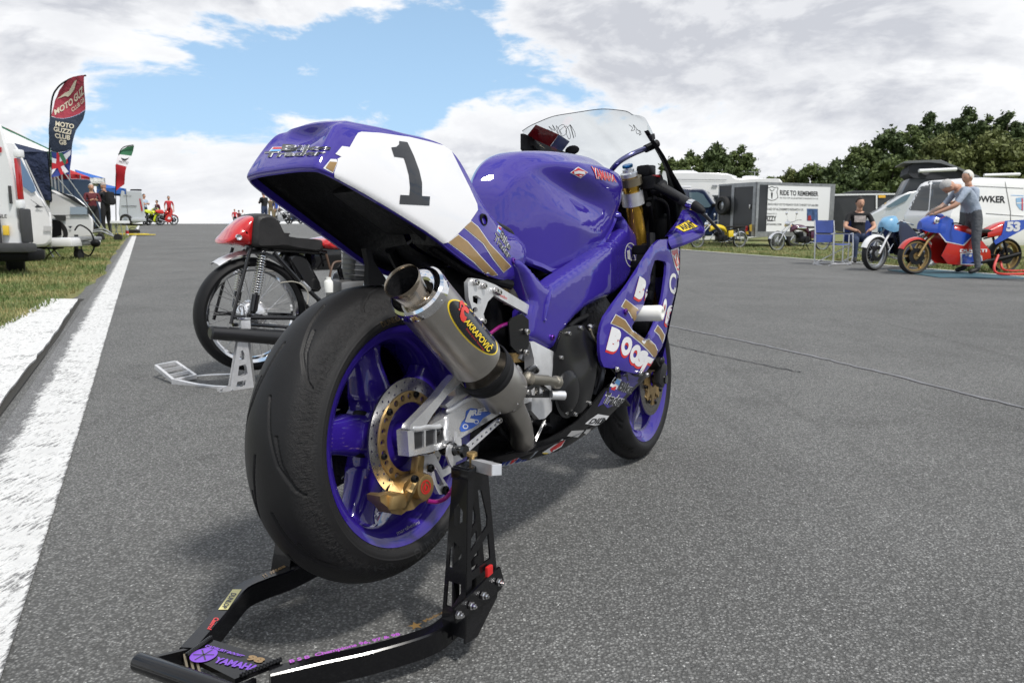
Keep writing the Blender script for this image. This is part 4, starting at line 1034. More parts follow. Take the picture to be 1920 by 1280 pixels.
decal(beb, [c9(*q) for q in [(945, 930), (1035, 925), (990, 975), (912, 968)]], belly, GREYV, 'sticker', .0014); decal(beb, [c9(*q) for q in [(1050, 920), (1110, 915), (1070, 965), (1010, 970)]], belly, GREYV, 'sticker', .0014)
decal(beb, [c9(*q) for q in [(735, 1085), (880, 990), (902, 995), (875, 1040), (790, 1090)]], belly, WHITEP, 'sticker', .0014)
decal(beb, [c9(*q) for q in [(790, 1060), (880, 996), (897, 998), (870, 1035), (800, 1080)]], belly, REDV, 'sticker', .0020)
decal(beb, [c9(*q) for q in [(735, 1085), (790, 1078), (775, 1105), (708, 1114)]], belly, YELV, 'sticker', .0020)
decal(beb, [c9(*q) for q in [(500, 1105), (720, 1062), (640, 1140), (430, 1188)]], belly, mat('pale_silver_vinyl', (.42, .45, .50), .3, .3), 'sticker', .0014)
mq = [(500, 1105), (715, 1064), (640, 1135), (430, 1182)]
def mq_(u0, u1): a = [mq[0][0]+(mq[1][0]-mq[0][0])*u for u in (u0, u1)]; b_ = [mq[0][1]+(mq[1][1]-mq[0][1])*u for u in (u0, u1)]; c_ = [mq[3][0]+(mq[2][0]-mq[3][0])*u for u in (u0, u1)]; d_ = [mq[3][1]+(mq[2][1]-mq[3][1])*u for u in (u0, u1)]; return [c9(a[0], b_[0]), c9(a[1], b_[1]), c9(c_[1], d_[1]), c9(c_[0], d_[0])]
for s_, a, b_, mm_ in (('M', .02, .27, NAVYV), ('o', .32, .47, REDV), ('b', .52, .69, NAVYV), ('il', .73, .90, NAVYV)): decal_text(beb, s_, mq_(a, b_), belly, mm_, 'lettering', .0022, .05)

# ---------- upper fairing, screen and cockpit
# rear rim of the cowl, right side (x, y, z), from the ear up to the screen
rimR = [(1.18, -.205, .47), (1.26, -.220, .52), (1.31, -.225, .58), (1.315, -.230, .638), (1.185, -.228, .706), (1.112, -.226, .748), (1.02, -.207, .808)]
mid1 = [(1.32, -.19, .42), (1.40, -.160, .47), (1.42, -.168, .53), (1.41, -.176, .59), (1.37, -.183, .645), (1.31, -.186, .69), (1.24, -.190, .73)]
mid2 = [(1.42, -.12, .40), (1.50, -.12, .46), (1.53, -.12, .51), (1.52, -.128, .555), (1.48, -.135, .60), (1.44, -.138, .64), (1.40, -.138, .67)]
nose = [(1.50, -.04, .40), (1.60, -.05, .45), (1.64, -.05, .49), (1.63, -.05, .53), (1.59, -.05, .57), (1.55, -.05, .605), (1.51, -.05, .63)]
nos0 = [(1.51, 0, .40), (1.61, 0, .45), (1.655, 0, .49), (1.645, 0, .53), (1.605, 0, .57), (1.565, 0, .605), (1.525, 0, .632)]
cols = [rimR, mid1, mid2, nose, nos0]+[[(x, -y, z) for x, y, z in q] for q in (nose, mid2, mid1, rimR)]
rows = smooth_rows(cols, 5, 5)
m_ = MB(); m_.grid(rows); cowl = bb(m_, 'upper_fairing', PURPLE, angle=70)
m_ = MB(); m_.grid([[(p.x-.006, p.y*.955, p.z-.001) for p in r] for r in rows])
edge = rows[0]; m_.grid([[p for p in edge], [(p.x-.006, p.y*.955, p.z-.001) for p in edge]]); edge = rows[-1]; m_.grid([[p for p in edge], [(p.x-.006, p.y*.955, p.z-.001) for p in edge]])
bb(m_, 'cowl_lining', BLACKM, cowl)
# flared hand shield
ear = MB()
E1 = [(1.150, -.205, .480), (1.215, -.212, .500), (1.262, -.220, .545), (1.285, -.228, .575)]
E2 = [P(*c2(1400, 905), -.238), P(*c2(1500, 868), -.262), P(*c2(1612, 808), -.285), P(*c2(1600, 730), -.285)]
E1 = [P(*c2(1372, 868), -.205), P(*c2(1450, 768), -.212), P(*c2(1480, 710), -.222), P(*c2(1492, 690), -.225)]
Em = [(Vector(a)+Vector(b_))/2+Vector((0, -.006, .010)) for a, b_ in zip(E1, E2)]
rw_ = smooth_rows([E1, Em, E2, [Vector(p)+Vector((.03, .0, -.022)) for p in E2], [Vector(p)+Vector((.05, .02, -.018)) for p in E1]], 5, 5); ear.grid(rw_); eo = bb(ear, 'hand_shield', PURPLE, angle=60)
earb = bvh(eo)
decal(earb, [c2(1437, 805), c2(1530, 755), c2(1600, 800), c2(1500, 840)], eo, BLACKV, 'sticker', .0008); decal(earb, [c2(1445, 806), c2(1530, 760), c2(1592, 799), c2(1500, 834)], eo, YELV, 'sticker', .0015)
decal_text(earb, 'YAMAHA' if False else 'AVIAT', [c2(1460, 800), c2(1550, 768), c2(1580, 802), c2(1500, 828)], eo, BLACKV, 'lettering', .0023, .03)
sm = MB(); S1 = [(x, -y, z) for x, y, z in (rimR[-1], mid1[-1], mid2[-1], nose[-1])]
# screen: upper edge and lower edge run right -> front -> left
loR = [rimR[-1], (1.14, -.200, .765), mid1[-1], (1.33, -.168, .70), mid2[-1], (1.46, -.10, .652), nose[-1], nos0[-1]]
upR = [(.935, -.193, .840), (.948, -.170, .856), (.950, -.135, .866), (.948, -.105, .872), (.946, -.08, .875), (.946, -.05, .876), (.946, -.025, .876), (.946, 0, .876)]
mi1 = [tuple(Vector(a).lerp(Vector(b_), .33)+Vector((.035*k/7, -.012*(1-k/7), .016+.02*k/7))) for k, (a, b_) in enumerate(zip(loR, upR))]
mi2 = [tuple(Vector(a).lerp(Vector(b_), .68)+Vector((.03*k/7, -.010*(1-k/7), .012+.018*k/7))) for k, (a, b_) in enumerate(zip(loR, upR))]
full = [r+[(x, -y, z) for x, y, z in reversed(r[:-1])] for r in (loR, mi1, mi2, upR)]
srow = smooth_rows(full, 5, 5); sm.grid(srow); scr = bb(sm, 'windscreen', SCREEN, angle=70); scb = bvh(scr)
ew = MB(); ew.tube(srow[-1], .0012, 6); bb(ew, 'screen_edge', mat('smoke_acrylic', (.05, .055, .06), .15), scr)
sb = MB(); n2 = len(srow[0]); sb.tube([p+Vector((0, 0, -.002)) for p in srow[0]], .005, 6); bb(sb, 'screen_trim', BLACKM, scr)
FLAGR = mat('screen_red_film', (.36, .012, .015), .4)
decal(scb, [c2(515, 125), c2(668, 190), c2(610, 270), c2(455, 200)], scr, FLAGR, 'red_sticker', -.0025)
decal(scb, [c2(668, 190), c2(740, 238), c2(692, 302), c2(612, 270)], scr, mat('grey_blue_film', (.14, .19, .36), .4), 'saltire_sticker', -.0025)
for a, b_ in ((( 672, 200), (690, 295)), ((735, 240), (620, 266))):
    dx, dy = b_[0]-a[0], b_[1]-a[1]; l = math.hypot(dx, dy); nx, ny = -dy/l*7, dx/l*7
    decal(scb, [c2(a[0]+nx, a[1]+ny), c2(b_[0]+nx, b_[1]+ny), c2(b_[0]-nx, b_[1]-ny), c2(a[0]-nx, a[1]-ny)], scr, mat('grey_white_film', (.5, .52, .56), .4), 'sticker_cross', -.0040, 4)
INK = mat('black_ink', (.01, .01, .01), .4)
def scribble(pts, wd=1.6, n=6):
    Q = cr([(*c2(*p), 0) for p in pts], n); V2 = []; F2 = []
    for i, p in enumerate(Q):
        d = (Q[min(i+1, len(Q)-1)]-Q[max(i-1, 0)]); l = d.length or 1; nx, ny = -d.y/l*wd*.28, d.x/l*wd*.28
        V2 += [(p.x+nx, p.y+ny), (p.x-nx, p.y-ny)]
        if i: F2.append((2*i-2, 2*i-1, 2*i+1, 2*i))
    stick(scb, V2, F2, scr, INK, 'signature', .001)
scribble([(590, 150), (625, 165), (600, 130), (640, 160), (625, 120), (665, 180), (650, 125), (690, 185), (665, 140), (700, 120), (720, 170), (690, 195), (675, 160), (720, 130), (745, 190), (735, 215), (715, 160), (745, 125), (760, 175), (768, 210), (750, 150), (742, 118), (772, 165), (778, 200)])
scribble([(1135, 120), (1160, 140), (1150, 160), (1175, 150), (1165, 120), (1190, 150), (1210, 170), (1190, 180), (1185, 155), (1215, 165), (1205, 190), (1220, 180)])
m_ = MB(); rv = P(*c2(757, 290), .10); m_.ball(rv, (.006, .028, .016)); bb(m_, 'breather_knob', BLACKM)
# brace tubes, head stock, instruments
PURT = mat('purple_grey_anodised', (.16, .16, .30), .28, .9)
m_ = MB(); m_.tube(cr([P(*c2(1005, 450), -.06), P(*c2(1030, 410), -.09), P(*c2(1075, 365), -.12), P(*c2(1150, 320), -.15), P(*c2(1245, 280), -.175)], 6), .0085, 12); bb(m_, 'fairing_stay', PURT)
m_ = MB(); m_.tube([P(*c2(1245, 283), -.175), P(*c2(1325, 245), -.200)], .0125, 14); bb(m_, 'stay_sleeve', RUBBER2); m_ = MB(); m_.box(P(*c2(1290, 205), -.215), (.03, .01, .018), (0, -.4, 0), .003); bb(m_, 'screen_clip', RUBBER2)
m_ = MB(); m_.box((1.27, 0, .655), (.05, .20, .09), (0, -.6, 0), .012); m_.tube([(1.235, .02, .675), (1.30, .02, .64)], .042, 24); m_.box((1.33, -.03, .57), (.08, .22, .16), (0, -.3, 0), .02)
m_.box((1.20, -.13, .715), (.06, .05, .04), None, .012)
m_.tube(cr([(1.15, -.16, .60), (1.22, -.14, .56), (1.28, -.12, .48), (1.30, -.1, .38)], 6), .009, 8); m_.tube(cr([(1.15, -.18, .62), (1.24, -.19, .60), (1.30, -.17, .50), (1.33, -.14, .40)], 6), .006, 8); bb(m_, 'instrument_cluster', BLACKM)
# added black block standing in for the shaded void behind the right ear
m_ = MB(); m_.box((1.36, 0, .48), (.10, .34, .22), (0, -.3, 0), .03); bb(m_, 'dark_void_block', BLACKM)

m_ = MB(); pw = [P(*c2(*q), .215) for q in [(412, 182), (430, 188), (560, 250), (745, 325), (872, 357), (860, 430), (600, 430), (425, 300), (412, 285)]]
m_.prism([(q.x, q.z) for q in pw], lambda x, z: (x, .215, z), lambda x, z: (x, .205, z)); m_.box((1.33, .02, .655), (.04, .34, .10), (0, -.5, 0), .02); bb(m_, 'inner_cowl', BLACKM, cowl)
# ---------- front fork
fk = empty('fork', (0, 0, 0)); fk.parent = bike; bpy.data.objects.remove(fk)
fa = Vector((1.118, 0, .690)); fb = Vector((WB-.015, 0, .02)); fdir = (fb-fa).normalized()
for s_ in (-1, 1):
    y_ = s_*.105; m_ = MB()
    p0 = fa+Vector((0, y_, 0)); m_.tube([p0, p0+fdir*.12, p0+fdir*.34, p0+fdir*.345, p0+fdir*.50], [.027, .0275, .0275, .031, .031], 28); lo_ = bb(m_, 'fork_leg', FORKG)
    m_ = MB(); m_.tube([p0+fdir*.46, p0+fdir*.66], .021, 20); m_.box(STEER @ (fb+Vector((0, y_, .0))), (.06, .03, .09), (0, .4, 0), .012); bb(m_, 'fork_bottom', mat('dark_grey_caliper', (.035, .034, .036), .38, .7), lo_)
    m_ = MB(); m_.lathe([(-.004, .0), (-.004, .028), (.008, .028), (.012, .019), (.020, .019), (.020, .008), (.030, .008), (.030, 0)], p0-fdir*.004, tuple(-fdir), 24); bb(m_, 'fork_cap', ALU2, lo_)
    m_ = MB(); m_.lathe([(0, 0), (0, .017), (.006, .019), (.010, .017), (.010, 0)], p0-fdir*.030, tuple(-fdir), 8); bb(m_, 'preload_adjuster', mat('blue_anodised', (.03, .17, .42), .25, 1), lo_)
m_ = MB(); BRONZE = mat('bronze_cast', (.30, .25, .17), .4, .85, vary=(40, .1))
for s_ in (-1, 1): m_.lathe([(.003, .0276), (.003, .040), (.028, .040), (.028, .0276)], fa+Vector((0, s_*.105, 0))+fdir*.0, tuple(fdir), 28)
mid_ = fa+fdir*.016
m_.box(mid_+Vector((-.012, 0, .0)), (.07, .16, .022), (0, math.atan2(-fdir.z, fdir.x)-math.pi/2, 0), .006); bb(m_, 'top_yoke', BRONZE)
for s_ in (-1, 1):
    m_ = MB(); cp = fa+Vector((0, s_*.105, 0))+fdir*.072
    m_.lathe([(-.022, .0278), (-.022, .037), (.022, .037), (.022, .0278)], cp, tuple(fdir), 28); cl = bb(m_, 'clip_on_clamp', ALU2)
    if s_ < 0: g0 = P(*c2(1240, 500), -.14); g1 = P(*c2(1345, 535), -.185); g2 = P(*c2(1530, 645), -.29); g3 = P(*c2(1570, 660), -.312); g4 = P(*c2(1625, 695), -.342)
    fl_ = lambda p: Vector((p.x, p.y*(1 if s_ < 0 else -1), p.z))
    h0, h1, h2_, h3, h4 = [fl_(q) for q in (g0, g1, g2, g3, g4)]
    m_ = MB(); m_.tube([cp+Vector((.01, s_*.02, 0)), h0, h2_], .011, 14); bb(m_, 'handlebar', BLACKM)
    m_ = MB(); hd = (h2_-h1).normalized(); m_.tube([h1-hd*.006, h1, h1+hd*.006, h1+hd*.010, h1.lerp(h2_, .15), h2_-hd*.004, h2_], [.022, .026, .026, .0185, .0172, .0165, .019], 24); bb(m_, 'handlebar_grip', mat('grip_rubber', (.022, .022, .024), .55, bump=(700, .4)))
    m_ = MB(); m_.tube([h2_, h3], .0165, 20); e_ = bb(m_, 'bar_end_ring', CHROME)
    m_ = MB(); m_.tube([h3, h3.lerp(h4, .8), h4], [.0165, .0145, .010], 20); m_.ball(h4, (.010, .010, .010)); bb(m_, 'bar_end', RUBBER2)
    m_ = MB(); m_.box(h0.lerp(h1, .35), (.05, .05, .045), None, .01); m_.box(h0.lerp(h1, .75)+Vector((0, 0, -.006)), (.045, .03, .05), (0, .3, 0), .01); m_.tube(cr([h0+Vector((.03, 0, .02)), h0+Vector((.09, 0, .0)), h0+Vector((.11, .02, -.08)), h0+Vector((.10, .05, -.25))], 5), .006, 8); sw = bb(m_, 'throttle_housing' if s_ < 0 else 'switch_housing', RUBBER2)
    m_ = MB(); m_.box(h0.lerp(h1, .55)+Vector((0, -.01*-s_, .026)), (.022, .022, .008), None, .003); bb(m_, 'kill_switch', REDV, sw)
    lv = [fl_(q) for q in (P(*c2(1290, 470), -.16), P(*c2(1400, 560), -.20), P(*c2(1610, 700), -.30), P(*c2(1680, 765), -.32), P(*c2(1745, 835), -.335))] if s_ < 0 else [Vector((1.17, .15, .62)), Vector((1.2, .2, .60)), Vector((1.17, .3, .58))]
    lv = [q+Vector((.035, 0, -.006)) for q in lv[:2]]+lv[2:] if s_ < 0 else lv
    m_ = MB(); m_.tube(cr(lv, 6), .0062, 8); bb(m_, 'brake_lever' if s_ < 0 else 'clutch_lever', mat('dark_lever', (.06, .06, .065), .35, .8))
# master cylinder
m_ = MB(); q = P(*c2(1300, 490), -.155); m_.box(q, (.05, .06, .03), (0, 0, .3), .008); m_.lathe([(0, 0), (0, .018), (.03, .018), (.032, .015), (.032, 0)], q+Vector((.02, .02, .02)), 'Z', 20); bb(m_, 'master_cylinder', DARKM)
# front calipers and mudguard
for s_ in (-1, 1):
    m_ = MB(); cpos = Vector((WB-.062, s_*.083, .085)); rm_ = STEER @ Matrix.Translation(cpos) @ Matrix.Rotation(-1.0, 4, 'Y'); m_.box((0, 0, 0), (.055, .05, .115), None, .012, T=rm_); m_.box((0, s_*.018, 0), (.05, .03, .08), None, .010, T=rm_); m_.ball((0, s_*.030, .024), .018, T=rm_); m_.ball((0, s_*.030, -.024), .018, T=rm_); bb(m_, 'front_caliper', mat('dark_grey_caliper', (.035, .034, .036), .38, .7))
    m_ = MB(); m_.tube([STEER @ Vector((WB, s_*.075, 0)), STEER @ Vector((WB, s_*.125, 0))], [.022, .016], 16); bb(m_, 'axle_nut', BLACKG)
m_ = MB(); rows_ = []
for k in range(14):
    a = R_(62+7*k); rows_.append([STEER @ Vector((WB+rr*math.cos(a), yy, rr*math.sin(a))) for yy, rr in ((-.072, .255), (-.070, .285), (-.052, .309), (0, .318), (.052, .309), (.070, .285), (.072, .255))])
m_.grid(smooth_rows(rows_, 3, 1)); bb(m_, 'front_mudguard', BLACKM)

# ---------- swingarm, rear caliper
sa = [c3(*q) for q in [(195, 1000), (215, 990), (290, 985), (400, 925), (430, 900), (590, 800), (720, 740), (900, 700), (1010, 720), (1020, 800), (900, 830), (720, 905), (500, 1040), (420, 1090), (330, 1120), (205, 1145), (200, 1080)]]
win = [[c3(*q) for q in [(232, 1005), (290, 998), (290, 1092), (236, 1108)]], [c3(*q) for q in [(300, 997), (355, 985), (355, 1075), (300, 1090)]], [c3(*q) for q in [(362, 983), (395, 975), (405, 990), (405, 1055), (395, 1064), (362, 1072)]]]
for s_ in (False, True):
    o_ = plate('swingarm', sa, -.158, .028, BLACKM if s_ else ALU, win, mirror=s_)
    if not s_: swing = o_
br = [c3(*q) for q in [(195, 985), (215, 960), (290, 880), (370, 800), (430, 725), (462, 690), (490, 700), (530, 740), (560, 800), (600, 830), (430, 900), (420, 880), (500, 820), (470, 760), (420, 800), (340, 900), (290, 975)]]
br1 = [c3(*q) for q in [(205, 990), (215, 962), (290, 885), (370, 800), (430, 722), (470, 680), (505, 720), (420, 800), (340, 905), (290, 985)]]
br2 = [c3(*q) for q in [(470, 690), (505, 715), (545, 790), (500, 830), (430, 870), (410, 850), (470, 800)]]
plate('swingarm_brace', br1, -.160, .020, ALU); plate('swingarm_brace', br2, -.155, .02, ALU); plate('swingarm_brace', br1, -.163, .045, BLACKM, mirror=True)
m_ = MB(); m_.prism([(-.10, .06), (-.06, .15), (.02, .20), (.16, .24), (.42, .22), (.46, .0), (.30, -.05), (.12, .02)], lambda u, v: (u, .112, v), lambda u, v: (u, .128, v)); bb(m_, 'dark_backing_panel', BLACKM)  # black panel added to darken the view behind the upper wheel
m_ = MB()
for k in range(26):
    t_ = k/25; m_.ball(P(*c3(415+4*math.sin(t_*7), 925+t_*125), -.1585), (.006, .004, .004), 6, 4)
for k in range(30):
    t_ = k/29; m_.ball(P(*c3(425+t_*170, 885-t_*95+3*math.sin(t_*9)), -.1585), (.005, .004, .005), 6, 4)
for k in range(24):
    t_ = k/23; m_.ball(P(*c3(230+t_*150, 983-t_*12+3*math.sin(t_*9)), -.1585), (.005, .004, .005), 6, 4)
tag(bb(m_, 'weld_bead', ALU2, swing), kind='stuff')
m_ = MB(); m_.lathe([(0, 0), (0, .030), (.02, .030), (.02, 0)], (.0, -.122, 0), (0, -1, 0), 32); m_.box((.012, -.140, .002), (.15, .026, .052), (0, .12, 0), .003); bb(m_, 'axle_block', mat('dark_recess_metal', (.06, .06, .062), .4, .8), swing)
m_ = MB(); ac = P(*c3(325, 1030), -.16); m_.lathe([(0, 0), (-.014, .0), (-.014, .011), (-.004, .014), (.006, .021), (-.02, .022)], ac+Vector((0, .014, 0)), (0, -1, 0), 24); m_.ball(ac+Vector((.036, .008, .004)), (.008, .006, .010)); bb(m_, 'axle_nut', BLACKG, swing)
swb = bvh(swing)
blob = [c3(*q) for q in [(492, 985), (505, 950), (525, 925), (530, 885), (555, 868), (590, 872), (600, 890), (680, 885), (670, 900), (625, 925), (598, 960), (560, 985), (520, 1000), (500, 1003)]]
decal(swb, blob, swing, mat('royal_blue_vinyl', (.04, .11, .45), .35), 'sticker', .0008)
decal(swb, ell(*c3(525, 970), 11, 6.5, -.9) if False else ell(*c3(523, 972), 5.2, 4.6, 0), swing, WHITEP, 'sticker_print', .0016, 6, [ell(*c3(523, 972), 3.6, 3.1, 0)])
decal(swb, ell(*c3(585, 945), 4.8, 4.2, 0), swing, WHITEP, 'sticker_print', .0016, 6, [ell(*c3(585, 945), 3.2, 2.8, 0)])
decal(swb, [c3(*q) for q in [(535, 905), (550, 878), (570, 880), (560, 905), (548, 925), (580, 932), (575, 950), (535, 950), (520, 945)]], swing, WHITEP, 'sticker_print', .0016)
decal_text(swb, 'RE', [c3(560, 880), c3(620, 868), c3(610, 905), c3(560, 912)], swing, WHITEP, 'lettering', .002, .04)
# perforated chain guard strip
ps = [c3(*q) for q in [(490, 1120), (715, 925), (735, 945), (515, 1145)]]; hs = []
for k in range(8): hs.append(ell(*c3(520+25.5*k, 1115-21.3*k), 2.3, 3.0, 0, 10))
plate('perforated_strip', ps, -.178, .004, ALU2, hs)
m_ = MB(); bolt(m_, P(*c3(718, 938), -.18), .007); bb(m_, 'strip_bolt', STEEL)
# caliper bracket and caliper
S5 = 4.0
def c5(x, y): return (580+x/S5, 680+y/S5)
cbk = [c5(*q) for q in [(815, 700), (880, 680), (915, 715), (935, 760), (1040, 920), (1050, 945), (1020, 985), (975, 985), (960, 960), (905, 840), (850, 815), (830, 760)]]
plate('caliper_bracket', cbk, -.128, .012, ALU2, [[c5(*q) for q in [(930, 790), (950, 800), (1010, 910), (985, 925), (960, 905)]], ell(*c5(903, 788), 6, 7, 0, 16)])
m_ = MB(); bolt(m_, P(*c5(903, 788), -.13), .0085, (0, -1, 0), .008); bb(m_, 'bracket_bolt', BLACKM); m_ = MB(); bolt(m_, P(*c5(1018, 955), -.13), .010, (0, -1, 0), .006); bb(m_, 'bracket_bolt', BLACKM)
plate('torque_arm', [c5(*q) for q in [(885, 690), (935, 675), (1000, 800), (1060, 770), (1100, 800), (1000, 860), (960, 790)]], -.118, .008, ALU2)
cal = [c5(*q) for q in [(530, 1000), (560, 985), (680, 995), (700, 945), (750, 870), (800, 840), (870, 838), (915, 870), (930, 930), (915, 990), (880, 1030), (800, 1080), (730, 1110), (690, 1140), (620, 1130), (585, 1080), (535, 1040)]]
calo = plate('rear_caliper', cal, -.142, .034, GOLDA, bulge=lambda x, z: -.142+.010*abs(math.sin(60*x+45*z)), step=.012)
m_ = MB(); cc = P(*c5(868, 932), -.150); m_.lathe([(0, 0), (.004, 0), (.004, .021), (.002, .026), (-.01, .027), (-.03, .027)], cc, (0, -1, 0), 32); cp_ = bb(m_, 'caliper_piston_cap', GOLDA, calo); cpb = bvh(cp_)
m_ = MB(); m_.tube([P(*c5(700, 1080), -.13), P(*c5(755, 960), -.155), P(*c5(800, 870), -.15)], [.008, .010, .008], 8); m_.box(P(*c5(610, 1030), -.125), (.045, .05, .03), (0, .1, 0), .008); m_.box(P(*c5(810, 780), -.12), (.022, .02, .05), (0, .15, 0), .005); bb(m_, 'caliper_rib', GOLDA, calo)
decal(cpb, ell(*c5(872, 930), 9.2, 13.5, .15), cp_, REDV, 'emblem', .0008, 4, [ell(*c5(872, 930), 7.4, 11.2, .15)])
decal(cpb, ell(*c5(874, 938), 5.4, 8, .15), cp_, REDV, 'emblem', .0008, 4, [ell(*c5(874, 938), 3.2, 5.2, .15)])
decal(cpb, [c5(862, 892), c5(870, 890), c5(872, 950), c5(864, 950)], cp_, REDV, 'emblem', .0010, 4)
m_ = MB(); bolt(m_, P(*c5(778, 868), -.165), .0075, (0, -1, 0), .010); bb(m_, 'caliper_bolt', BLACKM, calo)
m_ = MB(); m_.tube(cr([P(*c5(885, 1035), -.145), P(*c5(960, 1040), -.155), P(*c5(1030, 1005), -.165), P(*c5(1080, 930), -.165), P(*c5(1098, 830), -.16), P(*c5(1090, 790), -.15)], 8), .0048, 10); bb(m_, 'brake_hose', HOSE)
# paddock stand pickup: bobbin and hook plate
m_ = MB(); bo_ = P(*c5(1110, 655), -.178); m_.lathe([(-.03, .008), (-.03, .0), (.022, 0), (.022, .012), (.016, .015), (.012, .010), (-.004, .010), (-.008, .015), (-.03, .015)], bo_, (0, -1, 0), 24); bb(m_, 'stand_bobbin', BLACKG)
m_ = MB(); bo_ = P(*c5(1030, 640), -.150); m_.ball(bo_, (.017, .02, .017)); bb(m_, 'chain_adjuster', BLACKM, swing)
plate('hook_plate', [c5(*q) for q in [(1040, 640), (1060, 610), (1090, 625), (1085, 660), (1105, 690), (1145, 695), (1150, 720), (1100, 745), (1085, 800), (1055, 760), (1035, 700)]], -.172, .005, ALU2)
plate('hook_plate', [c5(*q) for q in [(1098, 515), (1108, 515), (1112, 560), (1140, 570), (1142, 620), (1100, 615)]], -.170, .004, ALU2)

# ---------- exhaust
ma = P(783, 547, -.198); mb2 = P(945, 734, -.190); ad = (mb2-ma).normalized(); L = (mb2-ma).length
m_ = MB(); m_.lathe([(.006, .050), (.010, .0575), (.24, .0585)], ma, tuple(ad), 72); can = bb(m_, 'silencer', TITAN); canb = bvh(can)
m_ = MB(); m_.lathe([(L*.70, .0586), (L*.70, .061), (L*.715, .0625), (L*.745, .0625), (L*.755, .060), (L*.765, .0625), (L*.785, .0625), (L*.80, .060)], ma, tuple(ad), 72); bb(m_, 'rubber_strap', RUBBER2, can)
m_ = MB(); m_.lathe([(L*.79, .0575), (L*.80, .0588), (L*1.00, .0575), (L*1.02, .053), (L*1.06, .040), (L*1.12, .030)], ma, tuple(ad), 72); bb(m_, 'silencer_sleeve', TITAN, can)
m_ = MB(); m_.lathe([(.016, .0585), (.004, .0590), (-.004, .0580), (-.008, .053), (-.006, .040), (-.002, .034), (.002, .030)], ma, tuple(ad), 72); bb(m_, 'silencer_end_cap', CHROME, can)
m_ = MB(); tp = P(762, 536, -.2); td = (ma-tp).normalized(); m_.lathe([(.05, .028), (.02, .030), (-.004, .034), (-.014, .0375), (-.018, .0365), (-.014, .034), (.0, .0325), (.03, .0285), (.09, .027)], tp, tuple(ad), 56); bb(m_, 'tailpipe', mat('heat_tinted_steel', (.34, .29, .23), .22, 1, vary=(8, .2)), can)
m_ = MB(); m_.lathe([(.0895, 0), (.0895, .027)], tp, tuple(ad), 30); m_.lathe([(-.013, .0338), (.0, .0323), (.03, .0283), (.088, .0268)], tp, tuple(ad), 40); bb(m_, 'tailpipe_lining', UNDER, can)  # black lining and end disc inside the tailpipe
for k in range(8):
    a = 2*math.pi*(k+.2)/8; u_ = ad.orthogonal().normalized(); w2 = ad.cross(u_); n_ = u_*math.cos(a)+w2*math.sin(a); m_ = MB(); m_.ball(ma+ad*.008+n_*.0590, .0022, 8, 5); bb(m_, 'rivet', STEEL, can)
for k in range(8):
    a = 2*math.pi*(k+.6)/8; n_ = u_*math.cos(a)+w2*math.sin(a); m_ = MB(); m_.ball(ma+ad*(L*.985)+n_*.0580, .0020, 8, 5); bb(m_, 'rivet', STEEL, can)
ovc = c9(248, 200); oa = math.atan2(330, 255)
decal(canb, ell(*ovc, 66, 24.5, oa-.06, 48), can, YELV, 'oval_badge', .0004, 4); decal(canb, ell(*ovc, 63, 21.5, oa-.06, 48), can, BLACKV, 'oval_badge', .0016, 4)
aq = [(218, 128), (392, 345), (345, 372), (185, 165)]
aq = [(222, 132), (395, 335), (352, 378), (180, 160)]
decal_text(canb, 'AKRAPOVIČ', [c9(*q) for q in aq], can, YELV, 'lettering', .0028, .02, maxe=5)
decal_text(canb, 'Exhaust System Technology', [c9(*q) for q in [(205, 205), (328, 358), (318, 368), (190, 215)]], can, REDV, 'lettering', .0026, .0, maxe=5)
for g in ([(150, 20), (165, 15), (185, 40), (190, 60), (178, 62), (168, 42), (158, 45), (160, 70), (150, 62)], [(165, 62), (195, 55), (215, 80), (212, 105), (195, 95), (185, 80), (178, 95), (185, 120), (200, 130), (195, 150), (178, 165), (160, 150), (152, 120), (158, 90)], [(140, 72), (152, 66), (156, 80), (146, 84)]): decal(canb, [c9(*q) for q in g], can, mat('coral_red_vinyl', (.62, .05, .04), .35), 'emblem', .0027, 4)
# link pipe, collector and spring
pe = P(*c9(600, 1030), -.125); m_ = MB(); m_.tube(cr([mb2+ad*.01, P(*c9(540, 790), -.165), P(*c9(585, 900), -.145), pe, pe+Vector((.06, .04, -.02))], 8), [.030]*33, 28); hp_ = bb(m_, 'link_pipe', TITAN)
m_ = MB(); m_.lathe([(-.012, .0315), (-.012, .035), (.004, .036), (.012, .035), (.02, .032)], pe, tuple((pe-P(*c9(585, 900), -.145)).normalized()), 32); bb(m_, 'pipe_collar', DARKM)
m_ = MB(); a0 = P(*c9(755, 885), -.15); a1 = P(*c9(672, 1045), -.15)
for o_ in (-.005, .005): m_.tube([a0+Vector((o_, 0, .01)), a1+Vector((o_, 0, 0))], .0022, 8)
m_.ball(a1, .007); m_.ball(a0, .006); bb(m_, 'exhaust_spring', STEEL)
m_ = MB(); bq = P(*c9(495, 758), -.195); m_.lathe([(0, 0), (0, .010), (.018, .010), (.02, .0075), (.02, 0)], bq, (0, -1, 0), 12); m_.tube([bq+Vector((0, .0, 0)), bq+Vector((.02, .03, .02))], .006, 8); bb(m_, 'clamp_bolt', STEEL)
